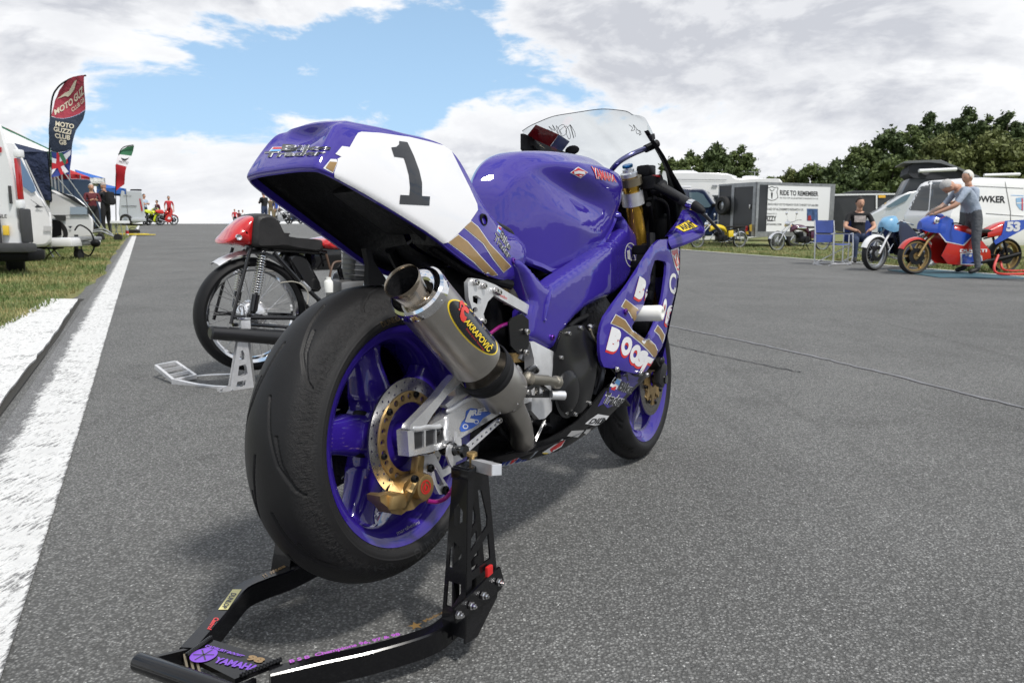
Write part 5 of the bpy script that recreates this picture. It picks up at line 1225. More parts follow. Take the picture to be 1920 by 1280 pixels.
# hanger
hang = [c3(*q) for q in [(540, 150), (560, 125), (625, 135), (700, 165), (890, 280), (893, 340), (860, 320), (690, 225), (655, 260), (630, 330), (640, 370), (620, 395), (580, 350), (545, 240)]]
plate('silencer_hanger', hang, -.150, .010, ALU2, [[c3(*q) for q in [(568, 228), (590, 225), (618, 245), (615, 272), (600, 278), (570, 262)]], ell(*c3(582, 308), 5, 5.5, 0, 16)], step=0)
hgb = bvh(bpy.data.objects['silencer_hanger'])
decal_text(hgb, 'brembo', [c3(708, 205), c3(764, 232), c3(762, 250), c3(706, 222)], bpy.data.objects['silencer_hanger'], REDV, 'lettering', .001, .0)
for q in ((583, 152), (627, 172), (695, 198), (712, 208), (621, 372)):
    m_ = MB(); bolt(m_, P(*c3(*q), -.152), .0068, (0, -1, 0), .009); bb(m_, 'hanger_bolt', STEEL)
# reservoir and linkage behind
m_ = MB(); q = P(*c3(790, 165), -.10); m_.lathe([(-.05, 0), (-.05, .022), (.012, .022), (.012, .027), (.026, .027), (.026, 0)], q, 'Z', 28); bb(m_, 'brake_reservoir', mat('smoky_plastic', (.12, .10, .08), .3))
m_ = MB(); m_.box(P(*c3(755, 170), -.09), (.04, .03, .06), (0, .1, 0), .006); bb(m_, 'reservoir_clamp', GOLDA)
m_ = MB(); m_.tube([P(*c3(900, 440), -.07), P(*c3(720, 330), -.05)], .03, 16); m_.tube([P(*c3(800, 620), -.06), P(*c3(810, 440), -.06)], .026, 16); m_.box((.40, 0, .17), (.14, .16, .36), None, .03); m_.box((.36, 0, .02), (.20, .18, .16), None, .03); bb(m_, 'shock_absorber', BLACKM)
m_ = MB(); q = P(*c3(808, 575), -.09); m_.lathe([(-.012, .022), (-.012, .036), (.012, .036), (.012, .022)], q, 'Z', 28); bb(m_, 'shock_collar', GOLDA)
plate('subframe_rail', [c1(*q) for q in [(908, 945), (945, 948), (965, 1030), (1000, 1085), (1040, 1140), (1060, 1190), (925, 1190), (930, 1060)]], -.03, .012, BLACKM)
m_ = MB(); m_.tube(cr([(.12, -.06, .40), (.22, -.10, .345), (.34, -.13, .32)], 4), .012, 10); m_.tube(cr([(.12, .06, .40), (.22, .10, .345), (.34, .13, .32)], 4), .012, 10); m_.box((.26, 0, .32), (.18, .12, .08), None, .02); bb(m_, 'subframe', BLACKM)
m_ = MB(); m_.tube(cr([P(*c3(770, 385), -.12), P(*c3(720, 405), -.13), P(*c3(665, 445), -.13)], 5), .0045, 10); bb(m_, 'hose', HOSE)
# heel guard, footrest plate, pegs
plate('heel_guard', [c3(*q) for q in [(775, 380), (790, 355), (850, 330), (888, 365), (890, 500), (875, 560), (830, 560), (785, 510)]], -.165, .004, CARBON)
for q in ((873, 432), (868, 550)): m_ = MB(); bolt(m_, P(*c3(*q), -.168), .008, (0, -1, 0), .008); bb(m_, 'guard_bolt', STEEL)
frp = [c9(*q) for q in [(655, 305), (680, 300), (825, 375), (822, 480), (812, 560), (810, 700), (808, 790), (760, 845), (720, 852), (665, 790), (668, 700), (680, 600), (682, 420)]]
plate('footrest_plate', frp, -.160, .028, ALU2, [ell(*c9(710, 500), 2.6, 3.6, 0, 12)], bulge=lambda x, z: -.162-.006*math.exp(-((z-.12)/.05)**2), step=.02)
m_ = MB(); m_.tube([P(*c9(640, 565), -.19), P(*c9(665, 568), -.205), P(*c9(775, 575), -.212), P(*c9(800, 580), -.214), P(*c9(850, 590), -.216)], [.018, .0125, .0125, .010, .016], 20); m_.ball(P(*c9(640, 565), -.19), .018, 14, 9); m_.ball(P(*c9(838, 588), -.215), .0165, 14, 9); bb(m_, 'footpeg', mat('knurled_alloy', (.27, .25, .21), .45, .95, bump=(900, .8)))
plate('brake_pedal', [c9(*q) for q in [(622, 628), (700, 590), (730, 590), (790, 640), (812, 660), (812, 692), (780, 698), (625, 698)]], -.200, .007, BLACKG, [[c9(*q) for q in [(662, 645), (690, 620), (705, 625), (705, 680), (668, 680)]], [c9(*q) for q in [(722, 615), (760, 645), (760, 655), (722, 672)]]])
m_ = MB(); m_.tube([P(*c9(800, 678), -.205), P(*c9(895, 682), -.225)], .0115, 20); bb(m_, 'pedal_tip', ALU2); m_ = MB(); bolt(m_, P(*c9(637, 658), -.203), .007, (0, -1, 0), .005); bb(m_, 'pedal_pivot', STEEL)
m_ = MB(); m_.tube(cr([P(*c9(615, 545), -.18), P(*c9(640, 510), -.18), P(*c9(680, 490), -.18), P(*c9(700, 510), -.18)], 5), .008, 10); bb(m_, 'pedal_link', BLACKG)
# hoses, wires and small brackets that fill the gap between frame, engine and fairing
for pts, r_, mm_, n_ in (([(700, 480, -.13), (640, 440, -.12), (600, 470, -.11), (560, 560, -.11)], .006, RUBBER2, 'hose'), ([(860, 330, -.15), (880, 260, -.15), (960, 170, -.15), (1060, 120, -.15)], .007, RUBBER2, 'hose'), ([(1120, 330, -.17), (1100, 420, -.17), (1130, 520, -.16), (1110, 620, -.15)], .008, DARKM, 'coolant_hose'), ([(1080, 215, -.19), (1095, 260, -.185), (1120, 300, -.18), (1135, 340, -.17)], .0032, mat('clear_grey_tube', (.22, .20, .15), .3), 'breather_tube'),
                       ([(560, 470, -.12), (600, 520, -.13), (580, 590, -.13), (620, 640, -.13)], .004, STEEL, 'cable'), ([(640, 830, -.14), (700, 870, -.13), (800, 900, -.12), (900, 880, -.11)], .010, DARKM, 'exhaust_header'), ([(430, 900, -.12), (470, 960, -.11), (520, 980, -.10), (560, 940, -.10)], .007, RUBBER2, 'hose'), ([(1125, 380, -.15), (1150, 440, -.15), (1150, 560, -.15), (1110, 680, -.14)], .013, mat('dull_alloy_pipe', (.10, .10, .11), .4, .9), 'water_pipe')):
    m_ = MB(); m_.tube(cr([P(*c9(a, b_), y_) for a, b_, y_ in pts], 6), r_, 8); bb(m_, n_, mm_, engine)
for x, y, y_, w_, mm_ in ((660, 845, -.14, .016, STEEL), (690, 500, -.17, .018, ALU2), (1140, 480, -.16, .02, DARKM), (1170, 520, -.15, .016, ALU2), (1130, 230, -.15, .018, DARKM), (930, 880, -.12, .03, DARKM), (600, 400, -.12, .02, ALU2), (545, 370, -.10, .022, DARKM)):
    m_ = MB(); m_.box(P(*c9(x, y), y_), (w_, w_*.7, w_*1.3), (.2, .4, .1), .003); bb(m_, 'bracket', mm_, engine)
for x, y in ((1010, 130), (1080, 90), (1050, 150), (820, 180)): m_ = MB(); m_.lathe([(0, 0), (0, .017), (.03, .017), (.03, .012), (.05, .012), (.05, 0)], P(*c9(x, y), -.13), (.3, -.2, 1), 14); bb(m_, 'injector', DARKM, engine)
# added filler block, its dark colour standing in for shade inside
m_ = MB(); m_.box((.50, 0, .10), (.10, .20, .30), None, .02); bb(m_, 'dark_filler', DARKM, engine)
# tyre and rim lettering
rwb = bvh(rw_o); rtb = bvh(rtyre)
decal_text(rwb, 'marchesini', [(742, 996), (785, 975), (787, 981), (745, 1003)], rw_o, GREYV, 'lettering', .0008, .0)
TYL = mat('moulded_tyre_lettering', (.022, .022, .023), .5)
for s_, q in (('DUNLOP', [(775, 1032), (840, 985), (848, 1000), (782, 1048)]), ('KR', [(700, 1060), (742, 1052), (744, 1062), (702, 1070)])): decal_text(rtb, s_, q, rtyre, TYL, 'lettering', .0006, .02)
decal_text(rtb, 'DUNLOP', [(712, 604), (752, 588), (756, 598), (718, 614)], rtyre, mat('faded_gold_ink', (.09, .065, .03), .5), 'lettering', .0006, .02)
# ------------------------------------------------------------ black paddock stand (world coordinates)
st = empty('paddock_stand', (W(870, 1190)[0], W(870, 1190)[1], 0), 0, 'black paddock stand holding up the rear wheel of the purple motorcycle', 'paddock stand')
SB = Vector(st.location)
BLKP = mat('black_powder_coat', (.005, .005, .006), .2, 0, .25, vary=(6, .15), spec=.35)
def sb_(mb_, name, m_, parent=None, **k): return mb_.build(name, m_, parent or st, off=tuple(-SB), **k)
hd_ = Vector((BX.x, BX.y, 0)).normalized(); lt_ = Vector((-hd_.y, hd_.x, 0))
def beam(pts, wd, ht, name):
    """rectangular tube through pts = centre line of its top face"""
    rows = []
    P_ = [Vector(p) for p in pts]
    for i, p in enumerate(P_):
        d = (P_[min(i+1, len(P_)-1)]-P_[max(i-1, 0)]).normalized(); s_ = Vector((d.y, -d.x, 0)).normalized()*wd/2; b_ = .003
        hh = Vector((0, 0, ht))
        s2 = s_*(1-b_*2/wd)
        rows.append([p-s2, p+s2, p+s_-Vector((0, 0, b_)), p+s_-hh+Vector((0, 0, b_)), p+s2-hh, p-s2-hh, p-s_-hh+Vector((0, 0, b_)), p-s_-Vector((0, 0, b_))])
    m_ = MB(); m_.grid(rows, closed=True); m_.poly(list(reversed(rows[0]))); m_.poly(rows[-1]); return sb_(m_, name, BLKP, angle=30)
zt = .085
rp = [W(905, 1085, zt), W(868, 1128, zt), W(838, 1158, zt), W(800, 1182, zt-.002), W(700, 1212, zt-.004), W(600, 1234, zt-.004), W(505, 1256, zt-.004)]
lp = [W(640, 1015, zt), W(545, 1062, zt), W(500, 1078, zt), W(455, 1098, zt), W(425, 1130, zt), W(395, 1165, zt), W(352, 1213, zt)]
armR = beam(cr(rp, 4), .030, .048, 'stand_arm'); armL = beam(cr(lp, 4), .034, .048, 'stand_arm')
# cross plate and handle
cpq = [W(402, 1201, .084), W(545, 1243, .084), W(425, 1290, .084), W(345, 1221, .084)]
cpq = [W(395, 1197, .083), W(525, 1238, .083), W(440, 1272, .083), W(352, 1228, .083)]
m_ = MB(); m_.add([tuple(p) for p in cpq]+[tuple(p-Vector((0, 0, .01))) for p in cpq], [(0, 1, 2, 3), (7, 6, 5, 4), (0, 4, 5, 1), (1, 5, 6, 2), (2, 6, 7, 3), (3, 7, 4, 0)]); xp = sb_(m_, 'cross_plate', BLKP)
h0 = W(262, 1241, .085); h1 = W(430, 1300, .085); hdv = (h1-h0).normalized()
m_ = MB(); m_.tube([h0-hdv*.006, h0-hdv*.004, h0, h0+hdv*.26, h0+hdv*.264], [.010, .0165, .0175, .0175, .012], 28); sb_(m_, 'stand_handle', BLKP)
for a, b_ in ((lp[-1], h0+hdv*.012), (rp[-1]+Vector((-.02, -.02, 0)), h0+hdv*.225)):
    a = Vector(a)+Vector((0, 0, -.014)); m_ = MB(); d = (b_-a).normalized(); up = Vector((0, 0, 1)); sd = d.cross(up).normalized()*.004
    m_.add([a-sd+up*.012, a+sd+up*.012, b_+sd+up*.010, b_-sd+up*.010, a-sd-up*.03, a+sd-up*.03, b_+sd-up*.012, b_-sd-up*.012], [(0, 1, 2, 3), (4, 7, 6, 5), (0, 4, 5, 1), (1, 5, 6, 2), (2, 6, 7, 3), (3, 7, 4, 0)]); sb_(m_, 'handle_gusset', BLKP)
m_ = MB()
for k in range(14): m_.ball(Vector(cpq[0]).lerp(Vector(cpq[3]), k/13)+Vector((0, 0, .002)), .005, 6, 4)
for k in range(12): m_.ball(Vector(cpq[1]).lerp(Vector(cpq[2]), k/13)+Vector((0, 0, .002)), .005, 6, 4)
tag(sb_(m_, 'weld_bead', BLKP, xp), kind='stuff')
m_ = MB()
for k in range(3):
    p = Vector(cpq[3]).lerp(Vector(cpq[2]), .12+.14*k)+Vector((-.012, -.004, -.012)); m_.box(p, (.004, .05, .02), (0, 0, .5))
tag(sb_(m_, 'label_pins', BRONZE, xp), kind='stuff')
# uprights: perforated box column each side
def upright(c_bot, c_top, name, s_, flip):
    """c_bot/c_top: outer face bottom and top centre; built from two perforated faces"""
    ax = (c_top-c_bot); L = ax.length; up = ax.normalized(); out_ = -lt_*s_; fw = up.cross(out_).normalized()
    if fw.dot(hd_) < 0: fw = -fw
    wb, wt = .062, .036
    o2 = [(-wb, -.01), (-.02, -.01), (wb*.9, .045), (wb*.99, .065), (wt, L), (-wt, L)]
    def tri_(a, b_, c_): return [a, b_, c_]
    hs = []
    for (z0, z1, inv) in ((.205, .165, 0), (.150, .115, 1), (.098, .065, 0)):
        pass
    wz = lambda z: wb+(wt-wb)*z/L
    hs = [[(-wz(L*.78)*.45, L*.78), (-wz(L*.8)*.05, L*.85), (wz(L*.8)*.30, L*.84), (wz(L*.66)*.68, L*.66), (wz(L*.62)*.62, L*.61), (-wz(L*.5)*.68, L*.50)],
          [(wz(L*.52)*.66, L*.56), (wz(L*.42)*.70, L*.40), (-wz(L*.42)*.62, L*.375), (-wz(L*.42)*.66, L*.44)],
          [(wz(L*.36)*.64, L*.35), (-wz(L*.36)*.62, L*.325), (-wz(L*.2)*.66, L*.14)]]
    for off_, sc_ in ((0, 1), (-.030, 1)):
        m_ = MB(); m_.prism(o2, lambda u, v: tuple(c_bot+fw*u+up*v+out_*off_), lambda u, v: tuple(c_bot+fw*u+up*v+out_*(off_-.004)), hs); sb_(m_, name, BLKP, smooth=False)
    # rear-facing web
    o3 = [(-.034, 0), (0, 0), (0, L), (-.034, L)]
    o3 = [(-.060, -.0), (0, 0), (0, L), (-.034, L)]
    h3 = [[(-.044, L*.31), (-.012, L*.31), (-.012, L*.26), (-.034, L*.16), (-.048, L*.16)], [(-.040, L*.50), (-.030, L*.55), (-.010, L*.52), (-.012, L*.47), (-.034, L*.39), (-.042, L*.39)], [(-.032, L*.74), (-.020, L*.78), (-.009, L*.74), (-.010, L*.68), (-.030, L*.64)]]
    bx = lambda v: -(wb+(wt-wb)*v/L)
    m_ = MB(); m_.prism(o3, lambda u, v: tuple(c_bot+fw*bx(v)+up*v+out_*u), lambda u, v: tuple(c_bot+fw*(bx(v)+.004)+up*v+out_*u), h3); sb_(m_, name+'_web', BLKP, smooth=False)
    m_ = MB(); m_.box(c_top-up*.010-out_*.017+Vector((0, 0, .0)), (.078, .042, .022), (0, 0, math.atan2(hd_.y, hd_.x)), .002); sb_(m_, name+'_cap', BLKP)
    return up, fw, out_
topR = W(903, 882, .352); botR = W(912, 1108, .065)
# place the right column from its local position beside the bobbin
bobw = R0+BM @ P(*c5(1110, 655), -.185)
topR = P(895, 872, -.245); topR = R0+BM @ topR; botR = R0+BM @ P(905, 1090, -.262); botR.z = .055
u_, f_, o_ = upright(botR, topR, 'stand_upright', 1, False)
mir = lambda p: Vector(p)-lt_*(2*(Vector(p)-R0).dot(lt_)) if False else Vector(p)-lt_*(2*((Vector(p)-R0).dot(lt_)))
upright(mir(botR), mir(topR), 'stand_upright', -1, True)
# silver support bar, clamp screw, bolts
a = R0+BM @ P(893, 871, -.235); b_ = R0+BM @ P(932, 881, -.315); d = (b_-a).normalized(); m_ = MB()
m_.tube([a, b_-d*.002, b_], [.0155, .0155, .014], 4); o_b = sb_(m_, 'support_bar', ALU2, angle=20)
cz = R0+BM @ P(885, 866, -.225); m_ = MB(); m_.lathe([(0, 0), (0, .006), (.014, .006), (.014, .011), (.020, .011), (.022, .008), (.022, 0)], cz, 'Z', 16); sb_(m_, 'clamp_screw', GOLDA)
for q in ((937, 1091), (908, 1116), (885, 1135), (861, 1152)):
    p = R0+BM @ P(q[0], q[1], -.268); m_ = MB(); m_.lathe([(-.004, 0), (-.004, .0085), (.001, .0085), (.001, .0060), (.007, .0060), (.007, .003), (.011, .003), (.011, 0)], p, tuple(-lt_), 6); sb_(m_, 'stand_bolt', CHROME)
lbp = [(938, 1062), (945, 1088), (940, 1104), (905, 1132), (856, 1168), (852, 1140), (885, 1112), (915, 1082)]
o2 = [R0+BM @ P(u, v, -.262) for u, v in lbp]
m_ = MB(); n_ = len(o2); m_.add([tuple(p) for p in o2]+[tuple(p+lt_*.005) for p in o2], [tuple(range(n_)), tuple(reversed(range(n_, 2*n_)))]+[(i, n_+i, n_+(i+1) % n_, (i+1) % n_) for i in range(n_)]); sb_(m_, 'side_plate', BLKP)
m_ = MB(); p = R0+BM @ P(917, 1075, -.258); m_.box(p, (.020, .008, .035), (0, 0, math.atan2(hd_.y, hd_.x)), .003); sb_(m_, 'red_tab', mat('red_plastic', (.5, .02, .02), .3))
p = W(547, 1080, .055); m_ = MB(); m_.ball(p, .009, 10, 7); sb_(m_, 'stand_bolt', CHROME)
# stickers on the stand: flat text on the top faces
def on_strip(s, a, b_, hgt, m2, lift=.0012, bold=.03, flip=False, wscale=1):
    a = Vector(a); b_ = Vector(b_); ux = (b_-a).normalized(); nz = Vector((0, 0, 1)); uy = nz.cross(ux)
    V, F, asp = text2d(s, bold); wd = (b_-a).length
    mb_ = MB(); mb_.add([a+ux*(u*wd)+uy*((v-.5)*hgt)+nz*lift for u, v in V], F); return mb_.build('lettering', m2, st, off=tuple(-SB), smooth=False, recalc=False)
on_strip('B S B  Champions 96, 97 & 98', W(543, 1241, zt-.003), W(750, 1189, zt-.003), .014, PINKV)
on_strip('Mackenzie', W(795, 1165, zt), W(845, 1140, zt), .010, GOLDV)
on_strip('1', W(853, 1118, zt), W(858, 1114, zt), .012, GOLDV)
c_ = W(779, 1172, zt+.001); star = [c_+Vector((math.cos(R_(90+36*k)+.4), math.sin(R_(90+36*k)+.4), 0))*(.016 if k % 2 == 0 else .0065) for k in range(10)]
m_ = MB(); m_.add([tuple(p) for p in star]+[tuple(c_)], [(i, (i+1) % 10, 10) for i in range(10)]); sb_(m_, 'star_sticker', GOLDV, recalc=False)
def quad_(pts, name, m2, z): m_ = MB(); m_.poly([tuple(W(u, v, z)) for u, v in pts]); return sb_(m_, name, m2, recalc=False)
dq = [(436, 1104), (453, 1104), (427, 1142), (409, 1142)]
quad_([(409, 1142), (427, 1142), (453, 1104), (436, 1104)], 'sticker', CREAMV, zt+.001)
def tquad(s, q, z, m2, bold=.03):
    A, B_, C_, D_ = [W(u, v, z) for u, v in q]; V, F, asp = text2d(s, bold); mb_ = MB()
    mb_.add([(D_*(1-u)+C_*u)*(1-v)+(A*(1-u)+B_*u)*v for u, v in V], F); return mb_.build('lettering', m2, st, off=tuple(-SB), smooth=False, recalc=False)
tquad('DUNLOP', [(444, 1112), (424, 1140), (415, 1139), (434, 1110)], zt+.002, BLACKV)
tquad('Castrol', [(412, 1158), (396, 1180), (388, 1178), (402, 1156)], zt+.001, REDV, .05)
tquad('98', [(470, 1226), (500, 1234), (488, 1243), (459, 1235)], .0845, GOLDV, .06)
tquad('CADBURY BOOST', [(388, 1207), (460, 1228), (452, 1230), (383, 1212)], .0845, VIOLV, .05)
tquad('YAMAHA', [(408, 1230), (488, 1247), (478, 1258), (398, 1240)], .0845, VIOLV, .05)
c0, r1_ = W(382, 1227, .0845), W(405, 1229, .0845); rr_ = (r1_-c0).length
m_ = MB(); n_ = 28; m_.add([tuple(c0+Vector((math.cos(2*math.pi*k/n_), math.sin(2*math.pi*k/n_), 0))*rr_) for k in range(n_)], [tuple(range(n_))]); sb_(m_, 'round_emblem', VIOLV, recalc=False)
m_ = MB()
for k in range(3):
    d = Vector((math.cos(R_(60*k)), math.sin(R_(60*k)), 0)); n2 = Vector((-d.y, d.x, 0)); z_ = Vector((0, 0, .0008)); m_.add([c0+d*rr_*.8+n2*.0012+z_, c0+d*rr_*.8-n2*.0012+z_, c0-d*rr_*.8-n2*.0012+z_, c0-d*rr_*.8+n2*.0012+z_], [(0, 1, 2, 3)])
sb_(m_, 'emblem_forks', BLACKV, recalc=False)
tquad('!! #tea', [(491, 1077), (532, 1057), (537, 1062), (496, 1083)], zt+.001, GOLDV, .02)
# ============================================================ background
def B(u, v, D_):
    r = ray(u, v); return CAM+r*(D_/r.y)
def GP(u, D_): q = B(u, 418, D_); return Vector((q.x, D_, G(q.x, D_)))
def plane_pt(u, v, p0, n): r = ray(u, v); return CAM+r*((Vector(p0)-CAM).dot(n)/r.dot(n))
def loc_of(root): return tuple(-Vector(root.location))
def put(mb_, name, m_, root, **k):
    """world-space mesh parented to an un-rotated empty or to one of its parts"""
    top = root
    while top.parent is not None: top = top.parent
    return mb_.build(name, m_, root, off=loc_of(top), **k)
def text_pl(s, q, p0, n, m_, root, bold=.02, lift=.004, name='lettering'):
    V, F, asp = text2d(s, bold); A, B_, C_, D_ = [plane_pt(u, v, p0, n) for u, v in q]; nn = n if n.dot(CAM-Vector(p0)) > 0 else -n
    mb_ = MB(); mb_.add([(D_*(1-u)+C_*u)*(1-v)+(A*(1-u)+B_*u)*v+nn*lift for u, v in V], F); return put(mb_, name, m_, root, smooth=False, recalc=False)
def poly_pl(q, p0, n, m_, root, name, lift=.003, holes=()):
    nn = n if n.dot(CAM-Vector(p0)) > 0 else -n; vs, ts, lp = tri2d(q, holes, 0)
    mb_ = MB(); mb_.add([plane_pt(u, v, p0, n)+nn*lift for u, v in vs], ts); return put(mb_, name, m_, root, smooth=False, recalc=False)
VWHITE = mat('white_vehicle_paint', (.72, .72, .72), .3, 0, .7, vary=(1.2, .05)); VSILV = mat('silver_vehicle_paint', (.52, .54, .56), .35, .2, .7)
VNAVY = mat('navy_vehicle_paint', (.012, .022, .055), .2, 0, .9); PLASG = mat('grey_bumper_plastic', (.045, .046, .048), .55, vary=(6, .15)); TAILR = mat('red_lamp_lens', (.42, .008, .01), .12, 0, .6)
AMBER = mat('amber_lens', (.75, .30, .03), .2); PLATEY = mat('yellow_number_plate', (.75, .50, .05), .35); GALV = mat('galvanised_steel', (.34, .35, .36), .45, .7, vary=(8, .2)); TYREM = mat('tyre_black', (.015, .015, .016), .7)
LENS = mat('clear_lamp_lens', (.35, .38, .40), .08, .3, .6); PVC = mat('white_plastic_sheet', (.75, .76, .77), .4); CHARC = mat('charcoal_panel', (.03, .032, .036), .4, 0, .2, vary=(2, .15)); HUBC = mat('alloy_wheel', (.40, .41, .42), .3, .8)

SHEAR = [0]
def extr(name, prof_px, D0, D1, m_, root, bevel=.03, shrink_top=0, chamf=.06):
    """vehicle body: a side profile (pixels at depth D0) given real width up to D1, with rounded long edges"""
    pr = [B(u, v, D0) for u, v in prof_px]; cx_ = sum(p.x for p in pr)/len(pr); cz = sum(p.z for p in pr)/len(pr)
    P_ = cr([(p.x, 0, p.z) for p in pr], 3, closed=True); rows = []
    for y, k in ((D0, .0), (D0+.02, .5), (D0+.08, 1.0), (D1-.08, 1.0), (D1-.02, .5), (D1, 0)):
        ins = chamf*(1-k)**2
        ring = []
        for p in P_:
            d = Vector((cx_-p.x, 0, cz-p.z)); l = d.length or 1; ring.append((p.x+d.x/l*ins+SHEAR[0]*(y-D0), y, p.z+d.z/l*ins))
        rows.append(ring)
    mb_ = MB(); mb_.grid(rows, closed=True)
    for r in (rows[0], rows[-1]):
        vs, ts, _ = tri2d([(q[0], q[2]) for q in r]); mb_.add([(a, r[0][1], b_) for a, b_ in vs], ts)
    return put(mb_, name, m_, root, angle=40)
def road_wheel(c_, r, wd, root, ax='Y', hub=HUBC):
    m_ = MB(); m_.lathe([(-wd/2, r*.62), (-wd/2, r*.93), (-wd/2+.02, r), (wd/2-.02, r), (wd/2, r*.93), (wd/2, r*.62)], c_, ax, 28); w_ = put(m_, 'road_wheel', TYREM, root)
    m_ = MB(); m_.lathe([(-wd/2+.02, 0), (-wd/2+.01, r*.2), (-wd/2+.03, r*.55), (-wd/2, r*.64), (0, r*.64), (0, 0)], c_, ax, 20); put(m_, 'wheel_trim', hub, w_); return w_

# ---------- people
SKIN = mat('skin', (.50, .28, .19), .5); GREYH = mat('grey_hair', (.42, .41, .40), .8, bump=(60, .5)); DARKH = mat('dark_hair', (.02, .015, .012), .7, bump=(60, .5)); SHOE = mat('black_boot', (.015, .014, .014), .5)
def person(label, foot, h, face, joints, mats_, hair, hairy=1.0, scale=1, backpack=None, group=None):
    """joints: dict of local points (x forward, y left, z up, for a 1.75 m figure)"""
    J = {k: Vector(v) for k, v in joints.items()}
    root = empty('person', tuple(foot), face, label, 'person', group); root.scale = (h/1.75,)*3
    bones = []   # (a, b, ra, rb, material)
    def bn(a, b_, ra, rb, m_): bones.append((J[a], J[b_], ra, rb, m_))
    SK, SH, TR, SO = 0, 1, 2, 3
    slv = mats_[4] if len(mats_) > 4 else .55
    names = ['pelvis', 'waist', 'chest', 'neck', 'headb']
    V = []; E_ = []; Rr = []; idx = {}
    def vt(k, r):
        if k not in idx: idx[k] = len(V); V.append(J[k]); Rr.append(r)
        return idx[k]
    R_spec = dict(pelvis=(.150, .115), waist=(.140, .105), chest=(.165, .115), neck=(.055, .058))
    for k in ('pelvis', 'waist', 'chest', 'neck'): vt(k, R_spec[k])
    E_ += [(0, 1), (1, 2), (2, 3)]
    for s_ in 'LR':
        for k, r in (('sho', .062), ('elb', .045), ('wri', .029), ('hand', .030)): vt(k+s_, (r, r*(.75 if k == 'hand' else 1)))
        E_ += [(2, idx['sho'+s_]), (idx['sho'+s_], idx['elb'+s_]), (idx['elb'+s_], idx['wri'+s_]), (idx['wri'+s_], idx['hand'+s_])]
        for k, r in (('hip', .095), ('kne', .066), ('ank', .046), ('toe', .038)): vt(k+s_, (r, r))
        E_ += [(0, idx['hip'+s_]), (idx['hip'+s_], idx['kne'+s_]), (idx['kne'+s_], idx['ank'+s_]), (idx['ank'+s_], idx['toe'+s_])]
    me = bpy.data.meshes.new('body'); me.from_pydata([tuple(v) for v in V], E_, []); ob = bpy.data.objects.new('body', me); COL.objects.link(ob)
    sk = ob.modifiers.new('s', 'SKIN'); sk.use_smooth_shade = True
    for i, r in enumerate(Rr): me.skin_vertices[0].data[i].radius = r
    me.skin_vertices[0].data[0].use_root = True
    sd = ob.modifiers.new('d', 'SUBSURF'); sd.levels = 3; sd.render_levels = 3
    dg = bpy.context.evaluated_depsgraph_get(); me2 = bpy.data.meshes.new_from_object(ob.evaluated_get(dg)); bpy.data.objects.remove(ob)
    mb_ = MB(); segs = [('pelvis', 'waist', TR), ('waist', 'chest', SH), ('chest', 'neck', SH)]
    for s_ in 'LR': segs += [('chest', 'sho'+s_, SH), ('sho'+s_, 'elb'+s_, SH), ('elb'+s_, 'wri'+s_, SH if slv > 1 else SK), ('wri'+s_, 'hand'+s_, SK), ('pelvis', 'hip'+s_, TR), ('hip'+s_, 'kne'+s_, TR), ('kne'+s_, 'ank'+s_, TR), ('ank'+s_, 'toe'+s_, SO)]
    mis = []
    for p in me2.polygons:
        c_ = p.center; best = (9, 0)
        for a, b_, m_ in segs:
            A_, B_ = J[a], J[b_]; d = B_-A_; t_ = min(1, max(0, (c_-A_).dot(d)/d.length_squared)); ds = (c_-A_-d*t_).length
            mm_ = m_
            if a == 'chest' and b_ == 'neck' and t_ > .72: mm_ = SK
            if a == 'waist' and t_ < .12: mm_ = SH
            if a == 'pelvis' and b_ == 'waist' and t_ > .45: mm_ = SH
            if a[:3] == 'kne' and t_ > .93: mm_ = SO
            if a[:3] == 'sho' and slv < 1 and t_ > slv+.3: mm_ = SK
            if ds < best[0]: best = (ds, mm_)
        mis.append(best[1])
    mb_.v = [tuple(v.co) for v in me2.vertices]; mb_.f = [tuple(p.vertices) for p in me2.polygons]; mb_.mi = mis
    # head with face, ears; hands with fingers
    hc = J['head']; fwd = (J.get('look', Vector((1, 0, 0)))).normalized(); upv = (hc-J['neck']).normalized(); sidev = upv.cross(fwd).normalized(); fwd = sidev.cross(upv).normalized()
    Tm = Matrix((fwd, sidev, upv)).transposed().to_4x4(); Tm.translation = hc; mb_.m = SK
    bm = bmesh.new(); bmesh.ops.create_uvsphere(bm, u_segments=20, v_segments=14, radius=1)
    for v in bm.verts:
        x, y, z = v.co; yy = y*(.078-.014*max(0, -z)); xx = x*.095; zz = z*.118
        if x > 0: xx -= .010*max(0, z-.3); xx += .004*max(0, -z)
        if x > .75 and abs(y) < .22 and -.35 < z < .2: xx += .018*(1-abs(y)/.22)
        if x > .6 and .1 < z < .35 and .15 < abs(y) < .6: xx -= .008
        v.co = Vector((xx, yy, zz))
    bm.verts.index_update(); mb_.add([v.co for v in bm.verts], [[v.index for v in f.verts] for f in bm.faces], Tm); bm.free()
    for s_ in (-1, 1): mb_.ball((-.005, s_*.080, -.005), (.018, .009, .030), 8, 6, T=Tm)
    mb_.tube([J['neck']-upv*.04, hc-upv*.06], [.058, .052], 12)
    for s_ in 'LR':
        hd = J['hand'+s_]; d = (hd-J['wri'+s_]).normalized(); sd_ = d.orthogonal().normalized()
        for k in range(4):
            o_ = sd_*(.018*(k-1.5)); L = (.068, .078, .073, .058)[k]; cur = J.get('curl', Vector((0, 0, -1)))
            mb_.tube([hd+o_*.8, hd+o_+d*L*.5, hd+o_+d*L*.8+cur*.018, hd+o_+d*L*.9+cur*.035], [.0095, .0085, .0075, .006], 6)
        mb_.tube([hd-sd_*.02-d*.02, hd-sd_*.042+d*.012, hd-sd_*.045+d*.035], [.010, .009, .007], 6)
